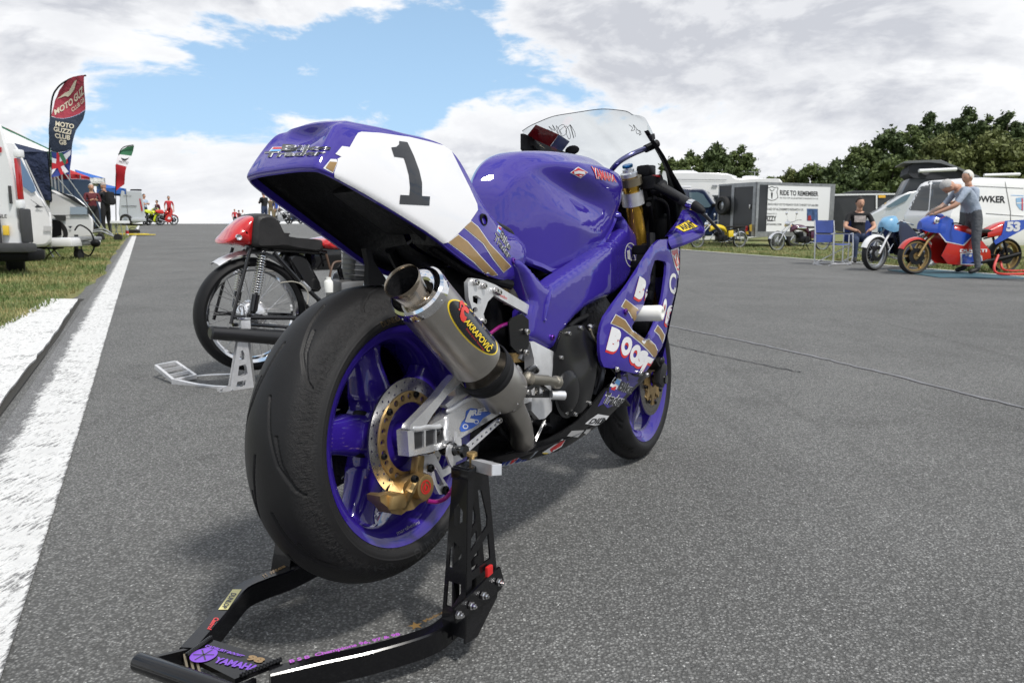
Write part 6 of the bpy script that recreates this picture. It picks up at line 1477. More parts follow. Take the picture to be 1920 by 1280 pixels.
    body = mb_.build('body', [mats_[0], mats_[1], mats_[2], mats_[3]], root, angle=180)
    # hair and eyes
    if hair is not None:
        hb = MB(); rows = []
        for i in range(9):
            ph = R_(4+i*12.5*hairy); rows.append([Tm @ Vector((-.012+(.104)*math.sin(ph)*math.cos(a)*(1 if math.cos(a) < .2 or ph < .85 else max(.62, .95-(ph-.85)*.9)), .088*math.sin(ph)*math.sin(a), .004+.126*math.cos(ph if math.cos(a) < .3 else min(ph, 1.0)))) for a in [2*math.pi*q/18 for q in range(18)]])
        hb.grid(rows, closed=True); hb.poly(list(reversed(rows[0]))); hb.build('hair', hair, root, angle=180)
    eb = MB(); [eb.ball((.082, s_*.030, .012), (.008, .012, .007), 8, 5, T=Tm) for s_ in (-1, 1)]; eb.ball((.086, 0, -.052), (.008, .022, .005), 8, 5, T=Tm)
    eb.build('facial_features', mat('dark_feature', (.10, .04, .035), .5), root)
    if backpack:
        m_ = MB(); c_ = J['chest']+Vector((-.21, 0, -.10)); m_.box(c_, (.17, .30, .44), (0, 0, 0), .06); m_.box(c_+Vector((-.08, 0, -.08)), (.07, .24, .22), None, .03)
        for s_ in (-1, 1): m_.tube(cr([c_+Vector((.06, s_*.10, .2)), J['chest']+Vector((0, s_*.11, .15)), J['chest']+Vector((.14, s_*.12, .02)), c_+Vector((.07, s_*.13, -.15))], 5), .014, 6)
        m_.build('backpack', backpack, root)
    return root
def J_stand(arms='down', bend=0, spread=.1):
    j = dict(pelvis=(0, 0, .95), waist=(.0, 0, 1.12), chest=(.0, 0, 1.34), neck=(.0, 0, 1.50), head=(.02, 0, 1.645), look=(1, 0, -.05))
    for s_, sy in (('L', 1), ('R', -1)):
        j['sho'+s_] = (0, sy*.19, 1.42); j['elb'+s_] = (-.03, sy*.26, 1.15); j['wri'+s_] = (.08, sy*.25, .93); j['hand'+s_] = (.11, sy*.245, .86)
        j['hip'+s_] = (0, sy*.10, .90); j['kne'+s_] = (.02, sy*(.10+spread*.2), .50); j['ank'+s_] = (-.02, sy*(.10+spread*.4), .09); j['toe'+s_] = (.13, sy*(.12+spread*.4), .045)
    if arms == 'front':
        for s_, sy in (('L', 1), ('R', -1)): j['elb'+s_] = (.06, sy*.24, 1.17); j['wri'+s_] = (.26, sy*.10, 1.20); j['hand'+s_] = (.31, sy*.06, 1.23)
    if arms == 'pockets':
        for s_, sy in (('L', 1), ('R', -1)): j['elb'+s_] = (-.09, sy*.27, 1.17); j['wri'+s_] = (.03, sy*.19, .97); j['hand'+s_] = (.06, sy*.17, .92)
    if bend:
        def rt(p, a):
            x, y, z = p; dz = z-.95; return (x*math.cos(a)+dz*math.sin(a), y, .95+dz*math.cos(a)-x*math.sin(a))
        for k in ('waist', 'chest', 'neck', 'head', 'shoL', 'shoR', 'elbL', 'elbR', 'wriL', 'wriR', 'handL', 'handR'):
            a = bend*(.6 if k == 'waist' else 1); j[k] = rt(j[k], a)
        j['look'] = (1, 0, -1.2)
    return j

# ---------- motorcycles of the background
def bmoto(label, front, rear, spec, group=None, name='motorcycle'):
    """front/rear: ground points under the axles"""
    f_, r_ = Vector(front), Vector(rear); d = f_-r_; wb = d.length; rz = math.atan2(d.y, d.x)
    root = empty(name, tuple(r_), rz, label, 'motorcycle', group); root.rotation_euler = (spec.get('lean', 0), -math.atan2(d.z, Vector((d.x, d.y)).length), rz); k = wb/1.4
    R = spec.get('R', .31); W_ = spec.get('tw', .055); c1_, c2_ = spec['c1'], spec['c2']; rimm = spec.get('rim', HUBC); st_ = spec.get('style', 'race')
    def bd(m_, n, mm_, par=None, **kk): return m_.build(n, mm_, par or root, **kk)
    for nm, x in (('front_wheel', wb), ('rear_wheel', 0)):
        w2 = W_ if nm[0] == 'f' else W_*1.4
        if st_ == 'moped': w2 = .035
        m_ = MB(); rr = R-.05 if st_ != 'moped' else R-.035
        m_.lathe([(-w2*.6, rr-.025), (-w2*.6, rr+.004), (w2*.6, rr+.004), (w2*.6, rr-.025), (0, rr-.035), (-w2*.6, rr-.025)], (x, 0, R), 'Y', 36); m_.lathe([(-.05, 0), (-.05, .05), (.05, .05), (.05, 0)], (x, 0, R), 'Y', 16)
        if spec.get('wire', True):
            for q in range(20):
                a = 2*math.pi*q/20; a2 = a+(.35 if q % 2 else -.35); sy = .035 if q % 4 < 2 else -.035; m_.tube([(x+.045*math.cos(a), sy, R+.045*math.sin(a)), (x+(rr-.03)*math.cos(a2), 0, R+(rr-.03)*math.sin(a2))], .003, 4, caps=False)
        else:
            for q in range(6):
                a = 2*math.pi*q/6; m_.box((x+rr*.5*math.cos(a), 0, R+rr*.5*math.sin(a)), (rr*.9, .03, .035), (0, -a, 0), .005)
        w3 = bd(m_, nm, rimm)
        m_ = MB(); m_.lathe([(-w2*.7, rr), (-w2, rr+(R-rr)*.45), (-w2*.55, R-.006), (0, R), (w2*.55, R-.006), (w2, rr+(R-rr)*.45), (w2*.7, rr)], (x, 0, R), 'Y', 40); bd(m_, 'tyre', TYREM, w3)
        if st_ != 'moped':
            for sy in (-1, 1): m_ = MB(); m_.lathe([(-.003, .07), (-.003, .14), (.003, .14), (.003, .07)], (x, sy*.055, R), 'Y', 28); bd(m_, 'brake_disc', DARKM, w3)
        else: m_ = MB(); m_.lathe([(-.03, 0), (-.035, .06), (.03, .07), (.035, 0)], (x, 0, R), 'Y', 20); bd(m_, 'brake_drum', HUBC, w3)
    hx, hz = wb-.38*k, spec.get('hz', .86)
    for sy in (-1, 1):
        m_ = MB(); m_.tube([(hx, sy*.09, hz), (wb-.16, sy*.09, R+.26), (wb, sy*.09, R)], [.019, .021, .026], 10); bd(m_, 'fork_leg', spec.get('fork', CHROME))
    m_ = MB(); m_.tube([(hx-.03, 0, hz-.03), (.42*k, 0, .58)], .022, 8); m_.tube([(hx, 0, hz-.15), (.62*k, 0, .25), (.36*k, 0, .30), (.40*k, 0, .62)], .02, 8)
    for sy in (-1, 1): m_.tube([(.0, sy*.085, R), (.42*k, sy*.085, .33)], .019, 8); m_.tube([(.40*k, sy*.08, .60), (-.05, sy*.08, .72)], .014, 8)
    bd(m_, 'frame', spec.get('frame', BLACKM))
    for sy in (-1, 1):
        m_ = MB(); m_.tube([(.04, sy*.11, R+.02), (.14*k, sy*.11, .68)], .018, 8)
        for q in range(9): m_.lathe([(-.006, .018), (0, .030), (.006, .018)], Vector((.06, sy*.11, R+.10)).lerp(Vector((.135*k, sy*.11, .65)), q/8), (Vector((.14*k, 0, .68))-Vector((.04, 0, R))), 10)
        bd(m_, 'shock_absorber', CHROME if st_ != 'race' else BLACKM)
    m_ = MB(); m_.box((.62*k, 0, .36), (.30*k, .26, .20), None, .04); m_.box((.72*k, 0, .50), (.16, .18, .20), (0, .25, 0), .02)
    for q in range(5): m_.box((.72*k+.01*q, 0, .43+.035*q), (.20, .22, .008), (0, .25, 0))
    m_.lathe([(-.16, 0), (-.16, .09), (.16, .09), (.16, 0)], (.56*k, 0, .33), 'Y', 20); bd(m_, 'engine', spec.get('engine', DARKM))
    for sy in ((-1, 1) if st_ == 'race' else (-1,)):
        m_ = MB(); m_.tube(cr([(.84*k, sy*.08, .48), (.90*k, sy*.12, .28), (.60*k, sy*.15, .20), (.25*k, sy*.16, .24), (-.15, sy*.17, .34 if st_ == 'race' else .27)], 5), [.018]*8+[.022]*5+[.038]*8, 12); bd(m_, 'exhaust_pipe', spec.get('pipe', CHROME))
    # tank
    tx0, tx1 = .46*k, hx-.02; rows = []
    for q, (zz, hw) in enumerate(((.70, .04), (.78, .10), (.82, .125), (.835, .13), (.82, .11), (.76, .05))):
        x = tx0+(tx1-tx0)*q/5; rows.append([(x, hw*math.cos(a), zz-.10+(.11*math.sin(a) if math.sin(a) > 0 else .07*math.sin(a))+spec.get('tz', 0)) for a in [2*math.pi*p/14 for p in range(14)]])
    m_ = MB(); rows = smooth_rows(rows, 1, 3, closed=True); m_.grid(rows, closed=True); m_.poly(list(reversed(rows[0]))); m_.poly(rows[-1]); tk_ = bd(m_, 'fuel_tank', spec.get('tank', c1_), angle=60)
    if 'tankstripe' in spec:
        for sy in (-1, 1): m_ = MB(); m_.ball((tx0+(tx1-tx0)*.5, sy*.118, .73+spec.get('tz', 0)), (.15*k, .012, .034), 16, 8); bd(m_, 'tank_badge', spec['tankstripe'], tk_)
    # seat
    m_ = MB(); rows = []
    L0 = -.12 if st_ != 'race' else .12
    for q in range(6):
        x = L0+(.50*k-L0)*q/5; rows.append([(x, -.10, .70), (x, -.11, .74), (x, -.06, .765+(.01 if q in (0,) else 0)), (x, .06, .765), (x, .11, .74), (x, .10, .70)])
    m_.grid(rows); m_.poly([r for r in rows[0]]); m_.poly(list(reversed(rows[-1]))); bd(m_, 'seat', LEATHER)
    for sy in (-1, 1):
        m_ = MB(); m_.tube(cr([(hx, 0, hz+.02), (hx-.03, sy*.12, hz+(.05 if st_ != 'race' else 0)), (hx-.07, sy*.28, hz+(.10 if st_ == 'moped' else .0)), (hx-.15, sy*.34, hz+(.09 if st_ == 'moped' else -.03))], 5), .012, 8); bd(m_, 'handlebar', BLACKM if st_ == 'race' else CHROME)
    def guard(x, a0, a1, rr, hw, mm_, n='mudguard'):
        m_ = MB(); rows = [[(x+rr_*math.cos(R_(a)), y_, R+rr_*math.sin(R_(a))) for y_, rr_ in ((-hw, rr-.03), (-hw*.8, rr), (0, rr+.012), (hw*.8, rr), (hw, rr-.03))] for a in np.linspace(a0, a1, 12)]
        m_.grid(rows); bd(m_, n, mm_)
    if st_ in ('moped', 'classic'):
        guard(wb, 20, 165, R+.03, .06, spec.get('guard', CHROME)); guard(0, 30, 190, R+.03, .07, spec.get('guard', CHROME))
    if st_ == 'moped':
        m_ = MB(); m_.lathe([(-.06, 0), (-.05, .05), (0, .075), (.05, .078), (.055, .07), (.06, 0)], (hx+.10, 0, hz-.02), 'X', 20); bd(m_, 'headlamp', CHROME)
        for sy in (-1, 1): m_ = MB(); m_.box((.36*k, sy*.105, .50), (.20, .03, .22), (0, .1, 0), .02); bd(m_, 'side_panel', spec.get('side', c1_))
        for sy in (-1, 1): m_ = MB(); m_.tube([(hx-.04, sy*.18, hz+.08), (hx-.02, sy*.24, hz+.26)], .005, 6); m_.ball((hx-.02, sy*.25, hz+.30), (.012, .055, .05), 12, 8); bd(m_, 'mirror', CHROME)
        m_ = MB(); m_.ball((-.24, 0, .60), (.03, .04, .035), 10, 6); bd(m_, 'tail_lamp', TAILR); m_ = MB(); m_.box((-.30, 0, .52), (.01, .14, .10), (0, .3, 0)); bd(m_, 'number_plate', PLATEY)
        for sy in (-1, 1): m_ = MB(); m_.ball((hx+.08, sy*.16, hz-.08), .022, 8, 6); bd(m_, 'indicator', AMBER)
        m_ = MB(); m_.tube([(.55*k, 0, .28), (.50*k, .18, .0)], .012, 8); m_.tube([(.55*k, 0, .28), (.50*k, -.18, .0)], .012, 8); bd(m_, 'centre_stand', BLACKM)
    if st_ == 'race':
        guard(wb, 25, 150, R+.012, .062, c1_, 'front_mudguard')
        # seat hump with number board
        m_ = MB(); rows = []
        for x, z0, z1, hw in ((.36*k, .62, .74, .10), (.18, .66, .86, .12), (.0, .68, .89, .12), (-.16, .72, .88, .10), (-.25, .77, .86, .06)):
            rows.append([(x, -hw, z0), (x, -hw*1.05, (z0+z1)/2), (x, -hw*.7, z1), (x, hw*.7, z1), (x, hw*1.05, (z0+z1)/2), (x, hw, z0)])
        rows = smooth_rows(rows, 3, 3); m_.grid(rows); m_.poly(rows[-1]); hump = bd(m_, 'seat_hump', spec.get('hump', c1_), angle=60)
        # side fairings as bulged sheets, belly pan and nose
        for sy in (-1, 1):
            o2 = [(.30*k, .20), (.62*k, .14), (.98*k, .18), (1.10*k, .32), (1.03*k, .52), (1.22*k, .74), (1.24*k, .88), (1.10*k, .98), (.98*k, .92), (.95*k, .76), (.72*k, .62), (.50*k, .56), (.36*k, .40)]
            fn = lambda x, z: sy*(.20-.22*max(0, x-.95*k)**1.5-.25*max(0, .34-z)-.08*max(0, .5*k-x))
            m_ = MB(); m_.prism(o2, lambda x, z: (x, fn(x, z), z), lambda x, z: (x, fn(x, z)-sy*.008, z), step=.07); fp_ = bd(m_, 'fairing', spec.get('fair', c1_), angle=50)
            if 'flash' in spec:
                for o3 in spec['flash']:
                    m_ = MB(); vs, ts, _ = tri2d([(a*k, b_) for a, b_ in o3], (), .07); m_.add([(x, fn(x, z)+sy*.004, z) for x, z in vs], ts); bd(m_, 'fairing_flash', c2_, fp_, recalc=False)
                for o3 in spec.get('pin', []):
                    m_ = MB(); vs, ts, _ = tri2d([(a*k, b_) for a, b_ in o3], (), .07); m_.add([(x, fn(x, z)+sy*.003, z) for x, z in vs], ts); bd(m_, 'pinstripe', WHITEP, fp_, recalc=False)
        rows = []
        for x, z0, z1, hw in ((1.08*k, .70, 1.0, .19), (1.20*k, .70, .98, .17), (1.30*k, .72, .93, .12), (1.36*k, .76, .88, .06)):
            rows.append([(x, -hw, z0), (x, -hw, (z0+z1)/2), (x, -hw*.6, z1), (x, 0, z1+.02), (x, hw*.6, z1), (x, hw, (z0+z1)/2), (x, hw, z0)])
        m_ = MB(); rows = smooth_rows(rows, 3, 3); m_.grid(rows); m_.poly(rows[-1]); bd(m_, 'nose_fairing', c2_ if spec.get('nose2') else c1_, angle=60)
        rows = [[(1.24*k, -.14, .97), (1.27*k, 0, .99), (1.24*k, .14, .97)], [(1.10*k, -.17, 1.06), (1.16*k, 0, 1.12), (1.10*k, .17, 1.06)], [(.98*k, -.15, 1.10), (1.00*k, 0, 1.19), (.98*k, .15, 1.10)]]
        m_ = MB(); m_.grid(smooth_rows(rows, 4, 4)); bd(m_, 'windscreen', SCREEN)
    if st_ == 'classic' and 'cowl' in spec:
        rows = []
        for x, z0, z1, hw in ((hx+.02, .72, .98, .17), (hx+.14, .70, .96, .16), (hx+.24, .74, .90, .10), (hx+.27, .79, .86, .04)):
            rows.append([(x, -hw, z0), (x, -hw, (z0+z1)/2), (x, -hw*.6, z1), (x, 0, z1+.02), (x, hw*.6, z1), (x, hw, (z0+z1)/2), (x, hw, z0)])
        m_ = MB(); rows = smooth_rows(rows, 3, 3); m_.grid(rows); m_.poly(rows[-1]); bd(m_, 'nose_fairing', spec['cowl'], angle=60)
        m_ = MB(); m_.grid(smooth_rows([[(hx+.16, -.13, .95), (hx+.18, 0, .97), (hx+.16, .13, .95)], [(hx+.04, -.15, 1.06), (hx+.08, 0, 1.12), (hx+.04, .15, 1.06)], [(hx-.06, -.13, 1.10), (hx-.04, 0, 1.18), (hx-.06, .13, 1.10)]], 4, 4)); bd(m_, 'windscreen', SCREEN)
        m_ = MB(); m_.ball((.02, 0, .80), (.16, .10, .09), 14, 8); bd(m_, 'seat_hump', spec['cowl'])
    return root
SHEAR[0] = .36
# ---------- right: sign trailer
tA = B(1417, 418, 27.0); tB = B(1562, 418, 28.6); tA.z = tB.z = 0; td_ = (tB-tA); tn = Vector((td_.y, -td_.x, 0)).normalized(); tn = tn if tn.y < 0 else -tn
tr = empty('box_trailer', (tA.x, tA.y, 0), 0, 'grey-framed box trailer with a white RIDE TO REMEMBER panel on its side', 'trailer')
tU = td_.normalized(); z0 = plane_pt(1417, 444, tA, tn).z; z1 = plane_pt(1417, 341, tA, tn).z; tBk = -tn*2.0
tL = td_.length
def tp_(u, z, d=0): return tuple(tA+tU*u+Vector((0, 0, z))-tn*d)
def slab(mb_, u0, u1, za, zb, d0, d1): mb_.add([tp_(u0, za, d0), tp_(u1, za, d0), tp_(u1, zb, d0), tp_(u0, zb, d0), tp_(u0, za, d1), tp_(u1, za, d1), tp_(u1, zb, d1), tp_(u0, zb, d1)], [(0, 1, 2, 3), (7, 6, 5, 4), (0, 4, 5, 1), (1, 5, 6, 2), (2, 6, 7, 3), (3, 7, 4, 0)]); return mb_
put(slab(MB(), .04, tL-.04, z0+.02, z1-.02, .03, 1.96), 'trailer_body', CHARC, tr)
for a in ((0, tL, z1-.09, z1, 0, .08), (0, tL, z0, z0+.18, 0, .08), (0, .10, z0+.18, z1-.09, 0, .08), (tL-.22, tL, z0+.18, z1-.09, 0, .08)): put(slab(MB(), *a), 'trailer_frame', GALV, tr)
put(slab(MB(), .10, tL-.22, z0+.18, z1-.09, .012, .03), 'sign_panel', PVC, tr)
# rear end with door (left in the picture)
e0 = tA-tn*2.0; eU = (tA-e0); eL = eU.length; eU.normalize(); eN = -tU
def ep(u, z, d=0): return tuple(e0+eU*u+Vector((0, 0, z))-eN*d)
def eslab(mb_, u0, u1, za, zb, d0, d1): mb_.add([ep(u0, za, d0), ep(u1, za, d0), ep(u1, zb, d0), ep(u0, zb, d0), ep(u0, za, d1), ep(u1, za, d1), ep(u1, zb, d1), ep(u0, zb, d1)], [(0, 1, 2, 3), (7, 6, 5, 4), (0, 4, 5, 1), (1, 5, 6, 2), (2, 6, 7, 3), (3, 7, 4, 0)]); return mb_
put(eslab(MB(), 0, eL-.01, z0, z1, .02, .5), 'end_panel', CHARC, tr)
for a in ((0, eL-.01, z1-.06, z1, 0, .02), (0, .06, z0, z1-.06, 0, .02), (eL*.35, eL*.42, z0, z1-.06, 0, .02), (eL*.90, eL-.01, z0, z1-.06, 0, .02), (eL*.42, eL*.9, z1-.14, z1-.06, 0, .02)): put(eslab(MB(), *a), 'end_frame', GALV, tr)
m_ = MB(); m_.box(ep(eL*.84, (z0+z1)/2+.1, -.02), (.05, .05, .16), None, .01); put(m_, 'door_handle', STEEL, tr)
m_ = MB(); m_.box(ep(eL*.80, z0+.3, -.03), (.08, .04, .16), None, .01); put(m_, 'tail_lamp', TAILR, tr); poly_pl([(1405, 422), (1410, 420), (1410, 433), (1406, 434)], Vector(ep(eL*.8, 1, -.06)), eN, PLATEY, tr, 'number_plate')
sw_ = Vector(ep(eL*.22, .866+(418-386)/1457*28.3, -.16)); m_ = MB(); m_.lathe([(-.1, .17), (-.1, .30), (-.06, .34), (.06, .34), (.1, .30), (.1, .17)], sw_, tuple(eN), 26); spw = put(m_, 'spare_wheel', TYREM, tr); m_ = MB(); m_.lathe([(.05, 0), (.03, .05), (.02, .17), (-.09, .17)], sw_, tuple(eN), 20); put(m_, 'wheel_hub', HUBC, spw)
for u in (1.05, 1.85): c_ = Vector(tp_(u, .31, .10)); m_ = MB(); m_.lathe([(-.09, .16), (-.09, .28), (-.05, .31), (.05, .31), (.09, .28), (.09, .16)], c_, tuple(tn), 26); w_ = put(m_, 'road_wheel', TYREM, tr); m_ = MB(); m_.lathe([(.08, .0), (.06, .06), (.05, .17), (-.08, .17)], c_, tuple(tn), 18); put(m_, 'wheel_hub', HUBC, w_)
INKB = mat('black_sign_print', (.015, .015, .018), .5); pn0 = Vector(tp_(0, 0, .012))
def s3(x, y): return (1240+x/5.647, 300+y/5.647)
def tt(s, x0, y0, x1, y1, y2, y3, b_=.01): text_pl(s, [s3(x0, y0), s3(x1, y1), s3(x1, y3), s3(x0, y2)], pn0, tn, INKB, tr, b_)
tt('RIDE TO REMEMBER', 1255, 318, 1662, 335, 375, 385, .03); tt("IN AID OF ALZHEIMER'S RESEARCH UK", 1255, 392, 1662, 404, 410, 418, 0); tt('PLEASE HELP US TO REACH OUR TARGET OF £66,000', 1105, 455, 1660, 470, 482, 496, .01)
tt("IN AID OF ALZHEIMER'S RESEARCH UK", 1103, 505, 1505, 515, 532, 538, .01); tt('YAMAHA FS1-E', 1100, 560, 1220, 562, 578, 578, 0); tt('FIZZY', 1100, 592, 1218, 592, 650, 648, .04); tt('JUSTGIVING.COM', 1098, 670, 1270, 672, 698, 698, .02)
shd = [(1118, 285), (1140, 292), (1170, 278), (1200, 292), (1225, 285), (1238, 300), (1226, 340), (1238, 400), (1205, 425), (1170, 434), (1135, 425), (1104, 400), (1115, 345), (1106, 300)]
shi = [(1120, 292), (1141, 299), (1170, 286), (1200, 299), (1223, 292), (1231, 302), (1219, 340), (1231, 397), (1203, 419), (1170, 427), (1138, 419), (1111, 397), (1122, 345), (1113, 303)]
poly_pl([s3(*q) for q in shd], pn0, tn, INKB, tr, 'shield_emblem', .004, [[s3(*q) for q in shi]]); poly_pl([s3(*q) for q in [(1160, 345), (1180, 345), (1178, 380), (1172, 415), (1168, 415), (1162, 380)]], pn0, tn, INKB, tr, 'shield_emblem', .004)
for q in ([(1142, 312), (1150, 308), (1172, 330), (1192, 308), (1200, 312), (1172, 338)],): poly_pl([s3(*p) for p in q], pn0, tn, INKB, tr, 'shield_emblem', .004)
poly_pl([s3(*q) for q in [(1540, 515), (1657, 518), (1657, 648), (1540, 645)]], pn0, tn, mat('photo_print_blue', (.05, .09, .20), .4, vary=(6, .6)), tr, 'photo_print', .004); poly_pl([s3(*q) for q in [(1555, 590), (1580, 585), (1590, 640), (1545, 640)]], pn0, tn, mat('photo_print_red', (.30, .03, .03), .4, vary=(9, .3)), tr, 'photo_print', .006)

# ---------- motorhome, off-road car, dark trailer, silver car
mh = empty('motorhome', tuple(GP(1350, 36)), 0, 'long white motorhome with roof vents behind the dark off-road car', 'motorhome')
extr('body', [(1240, 330), (1262, 324), (1362, 325), (1380, 334), (1445, 335), (1466, 340), (1470, 380), (1466, 440), (1240, 442)], 36, 38.3, VWHITE, mh)
for u0, u1, v0, v1 in ((1262, 1300, 320, 325), (1352, 1376, 329, 333), (1395, 1418, 330, 335)): extr('roof_vent', [(u0, v0), (u1, v0), (u1+2, v1), (u0-2, v1)], 36.8, 37.6, PVC, mh, chamf=.02)
pm = B(1300, 400, 35.97); pN = Vector((0, -1, 0))
poly_pl([(1330, 366), (1358, 366), (1358, 385), (1334, 385)], pm, pN, GLASS, mh, 'window', .01); poly_pl([(1335, 347), (1345, 347), (1345, 352), (1335, 352)], pm, pN, GALV, mh, 'locker_flap', .01); poly_pl([(1262, 336), (1362, 337), (1362, 338.2), (1262, 337.2)], pm, pN, GALV, mh, 'body_trim', .01)
m_ = MB(); m_.tube([B(1415, 336, 37), B(1415, 322, 37)], .02, 6)
for k in range(5): m_.tube([B(1408+3*k, 322, 37), B(1409+3*k, 323, 37.5)], .01, 4)
m_.tube([B(1404, 322, 37), B(1424, 323, 37)], .012, 4); put(m_, 'tv_aerial', GALV, mh)
car = empty('offroad_car', tuple(GP(1320, 31)), 0, 'dark blue off-road car facing right behind the yellow moped', 'car')
extr('body', [(1240, 395), (1243, 362), (1262, 353), (1308, 354), (1322, 358), (1344, 386), (1372, 391), (1385, 400), (1388, 430), (1380, 440), (1240, 440)], 31, 32.9, VNAVY, car)
pc = B(1300, 400, 30.97)
poly_pl([(1292, 361), (1307, 360), (1318, 364), (1333, 386), (1329, 389), (1293, 389)], pc, pN, GLASSL, car, 'side_window', .012); poly_pl([(1248, 362), (1286, 361), (1287, 389), (1246, 389)], pc, pN, GLASS, car, 'side_window', .012)
m_ = MB(); m_.box(B(1338, 385, 30.9), (.14, .14, .14), None, .03); put(m_, 'door_mirror', BLACKM, car); m_ = MB(); m_.tube([B(1252, 350, 31.3), B(1296, 350.5, 31.3)], .03, 8); put(m_, 'roof_rail', PVC, car)
for u in (1264, 1362): road_wheel(GP(u, 31.1)+Vector((0, 0, .38)), .38, .22, car)
dt = empty('dark_trailer', tuple(GP(1620, 33)), 0, 'low charcoal trailer with a small yellow sticker behind the seated man', 'trailer')
extr('body', [(1563, 366), (1680, 364), (1680, 428), (1563, 432)], 33, 35, CHARC, dt, chamf=.02)
for q in ([(1563, 364), (1680, 362.5), (1680, 365), (1563, 367)], [(1642, 365), (1645, 365), (1645, 420), (1642, 420)]): poly_pl(q, B(1600, 400, 32.97), pN, PVC, dt, 'edge_trim', .012)
poly_pl([(1647, 366), (1660, 366), (1660, 371), (1647, 371)], B(1600, 400, 32.97), pN, mat('amber_sticker', (.80, .45, .05), .4), dt, 'sticker', .015)
for u in (1600, 1650): road_wheel(GP(u, 33.1)+Vector((0, 0, .3)), .3, .2, dt)
sc_ = empty('silver_car', tuple(GP(1670, 25)), 0, 'pale silver car with a raked windscreen left of the white van', 'car')
extr('body', [(1628, 412), (1634, 402), (1652, 392), (1690, 366), (1715, 358), (1760, 358), (1760, 450), (1628, 448)], 25, 26.8, VSILV, sc_)
poly_pl([(1660, 388), (1692, 368), (1708, 363), (1700, 376), (1672, 390)], B(1670, 400, 24.97), pN, GLASSL, sc_, 'side_window', .012)
for u in (1652, 1735): road_wheel(GP(u, 25.1)+Vector((0, 0, .32)), .32, .2, sc_)

# ---------- white van and pop-top camper
wv = empty('white_van', tuple(GP(1800, 17.4)), 0, 'white panel van with a dark rear window and black capital lettering on its side', 'van')
# body: rear face turned a little towards the camera on the left, long side on the right
a0 = B(1690, 418, 18.6); a1 = B(1782, 418, 17.2); a2 = B(1990, 418, 18.6); a0.z = a1.z = a2.z = 0
rN = Vector((-(a1-a0).y, (a1-a0).x, 0)).normalized(); rN = rN if rN.y < 0 else -rN; sN = Vector(((a2-a1).y, -(a2-a1).x, 0)).normalized(); sN = sN if sN.y < 0 else -sN
a3 = a2-sN*1.9; a4 = a0-rN*3.5; a3 = a2+(a0-a1); 
def vring(z, ins, rear_ins=0):
    c_ = (a0+a1+a2+a3)/4; out = []
    corners = [a0, a1, a2, a3]
    for i, p in enumerate(corners):
        pv, nx = corners[i-1], corners[(i+1) % 4]
        for t_ in (0, .5, 1):
            e1 = p+(pv-p).normalized()*.16; e2 = p+(nx-p).normalized()*.16; q = (e1*(1-t_)**2+p*2*t_*(1-t_)+e2*t_*t_); d = c_-q; d.z = 0
            q = q+d.normalized()*ins
            q = q+(a2-a1).normalized()*rear_ins*(1 if i in (0, 1) else 0); out.append((q.x, q.y, z))
    return out
zt_ = B(1782, 330, 17.2).z; rws = [vring(.35, .06), vring(.5, .0), vring(.95, -.02), vring(1.12, .02, .02), vring(zt_-.22, .10, .22), vring(zt_-.08, .16, .30), vring(zt_-.02, .28, .40), vring(zt_, .5, .6)]
m_ = MB(); rr_ = smooth_rows(rws, 1, 3, closed=True); m_.grid(rr_, closed=True); m_.poly(rr_[-1]); vb = put(m_, 'body', VWHITE, wv, angle=50)
vbb = BVHTree.FromPolygons([Vector(v) for v in m_.v], m_.f)
def stick_w(q, tree, m2, root, name, lift=.006, step=6, txt=None, bold=.02, holes=()):
    """sheet lying on a background body, cut to a pixel outline"""
    if txt:
        V, F, asp = text2d(txt, bold); A_, B2, C2, D2 = q
        vs = [((D2[0]*(1-u)+C2[0]*u)*(1-v)+(A_[0]*(1-u)+B2[0]*u)*v, (D2[1]*(1-u)+C2[1]*u)*(1-v)+(A_[1]*(1-u)+B2[1]*u)*v) for u, v in V]; ts = F
    else: vs, ts, _ = tri2d(q, holes, step)
    P_ = []
    for u, v in vs:
        d = ray(u, v).normalized(); l, n, i, ds = tree.ray_cast(CAM, d); P_.append(None if l is None else l+(n if n.dot(d) < 0 else -n)*lift)
    ts = [t_ for t_ in ts if all(P_[i] is not None for i in t_)]; used = sorted({i for t_ in ts for i in t_}); ix = {a: b_ for b_, a in enumerate(used)}
    m_ = MB(); m_.add([P_[i] for i in used], [tuple(ix[i] for i in t_) for t_ in ts]); return put(m_, name, m2, root, recalc=False, angle=60)
def s4(x, y): return (1520+x/4.8, 280+y/4.8)
stick_w([s4(*q) for q in [(812, 505), (850, 380), (880, 310), (900, 292), (1060, 290), (1080, 292), (1060, 540), (1050, 556), (830, 545)]], vbb, GLASS, vb, 'rear_window')
stick_w([s4(*q) for q in [(1092, 292), (1200, 292), (1235, 300), (1240, 540), (1068, 556)]], vbb, GLASS, vb, 'rear_window')
stick_w([s4(*q) for q in [(995, 275), (1055, 272), (1052, 292), (995, 293)]], vbb, TAILR, vb, 'brake_lamp')
stick_w([s4(1430, 418), s4(1750, 420), s4(1750, 485), s4(1430, 470)], vbb, INKB, vb, 'lettering', txt='BOWKER', bold=.03)
SEAM = mat('dark_seam', (.12, .12, .12), .5)
for q in ([(1420, 326), (1915, 350), (1915, 355), (1420, 331)], [(1575, 575), (1915, 600), (1915, 606), (1575, 581)], [(1745, 290), (1750, 290), (1800, 560), (1802, 780), (1796, 780), (1794, 560)]): stick_w([s4(*p) for p in q], vbb, SEAM, vb, 'body_seam', .006)
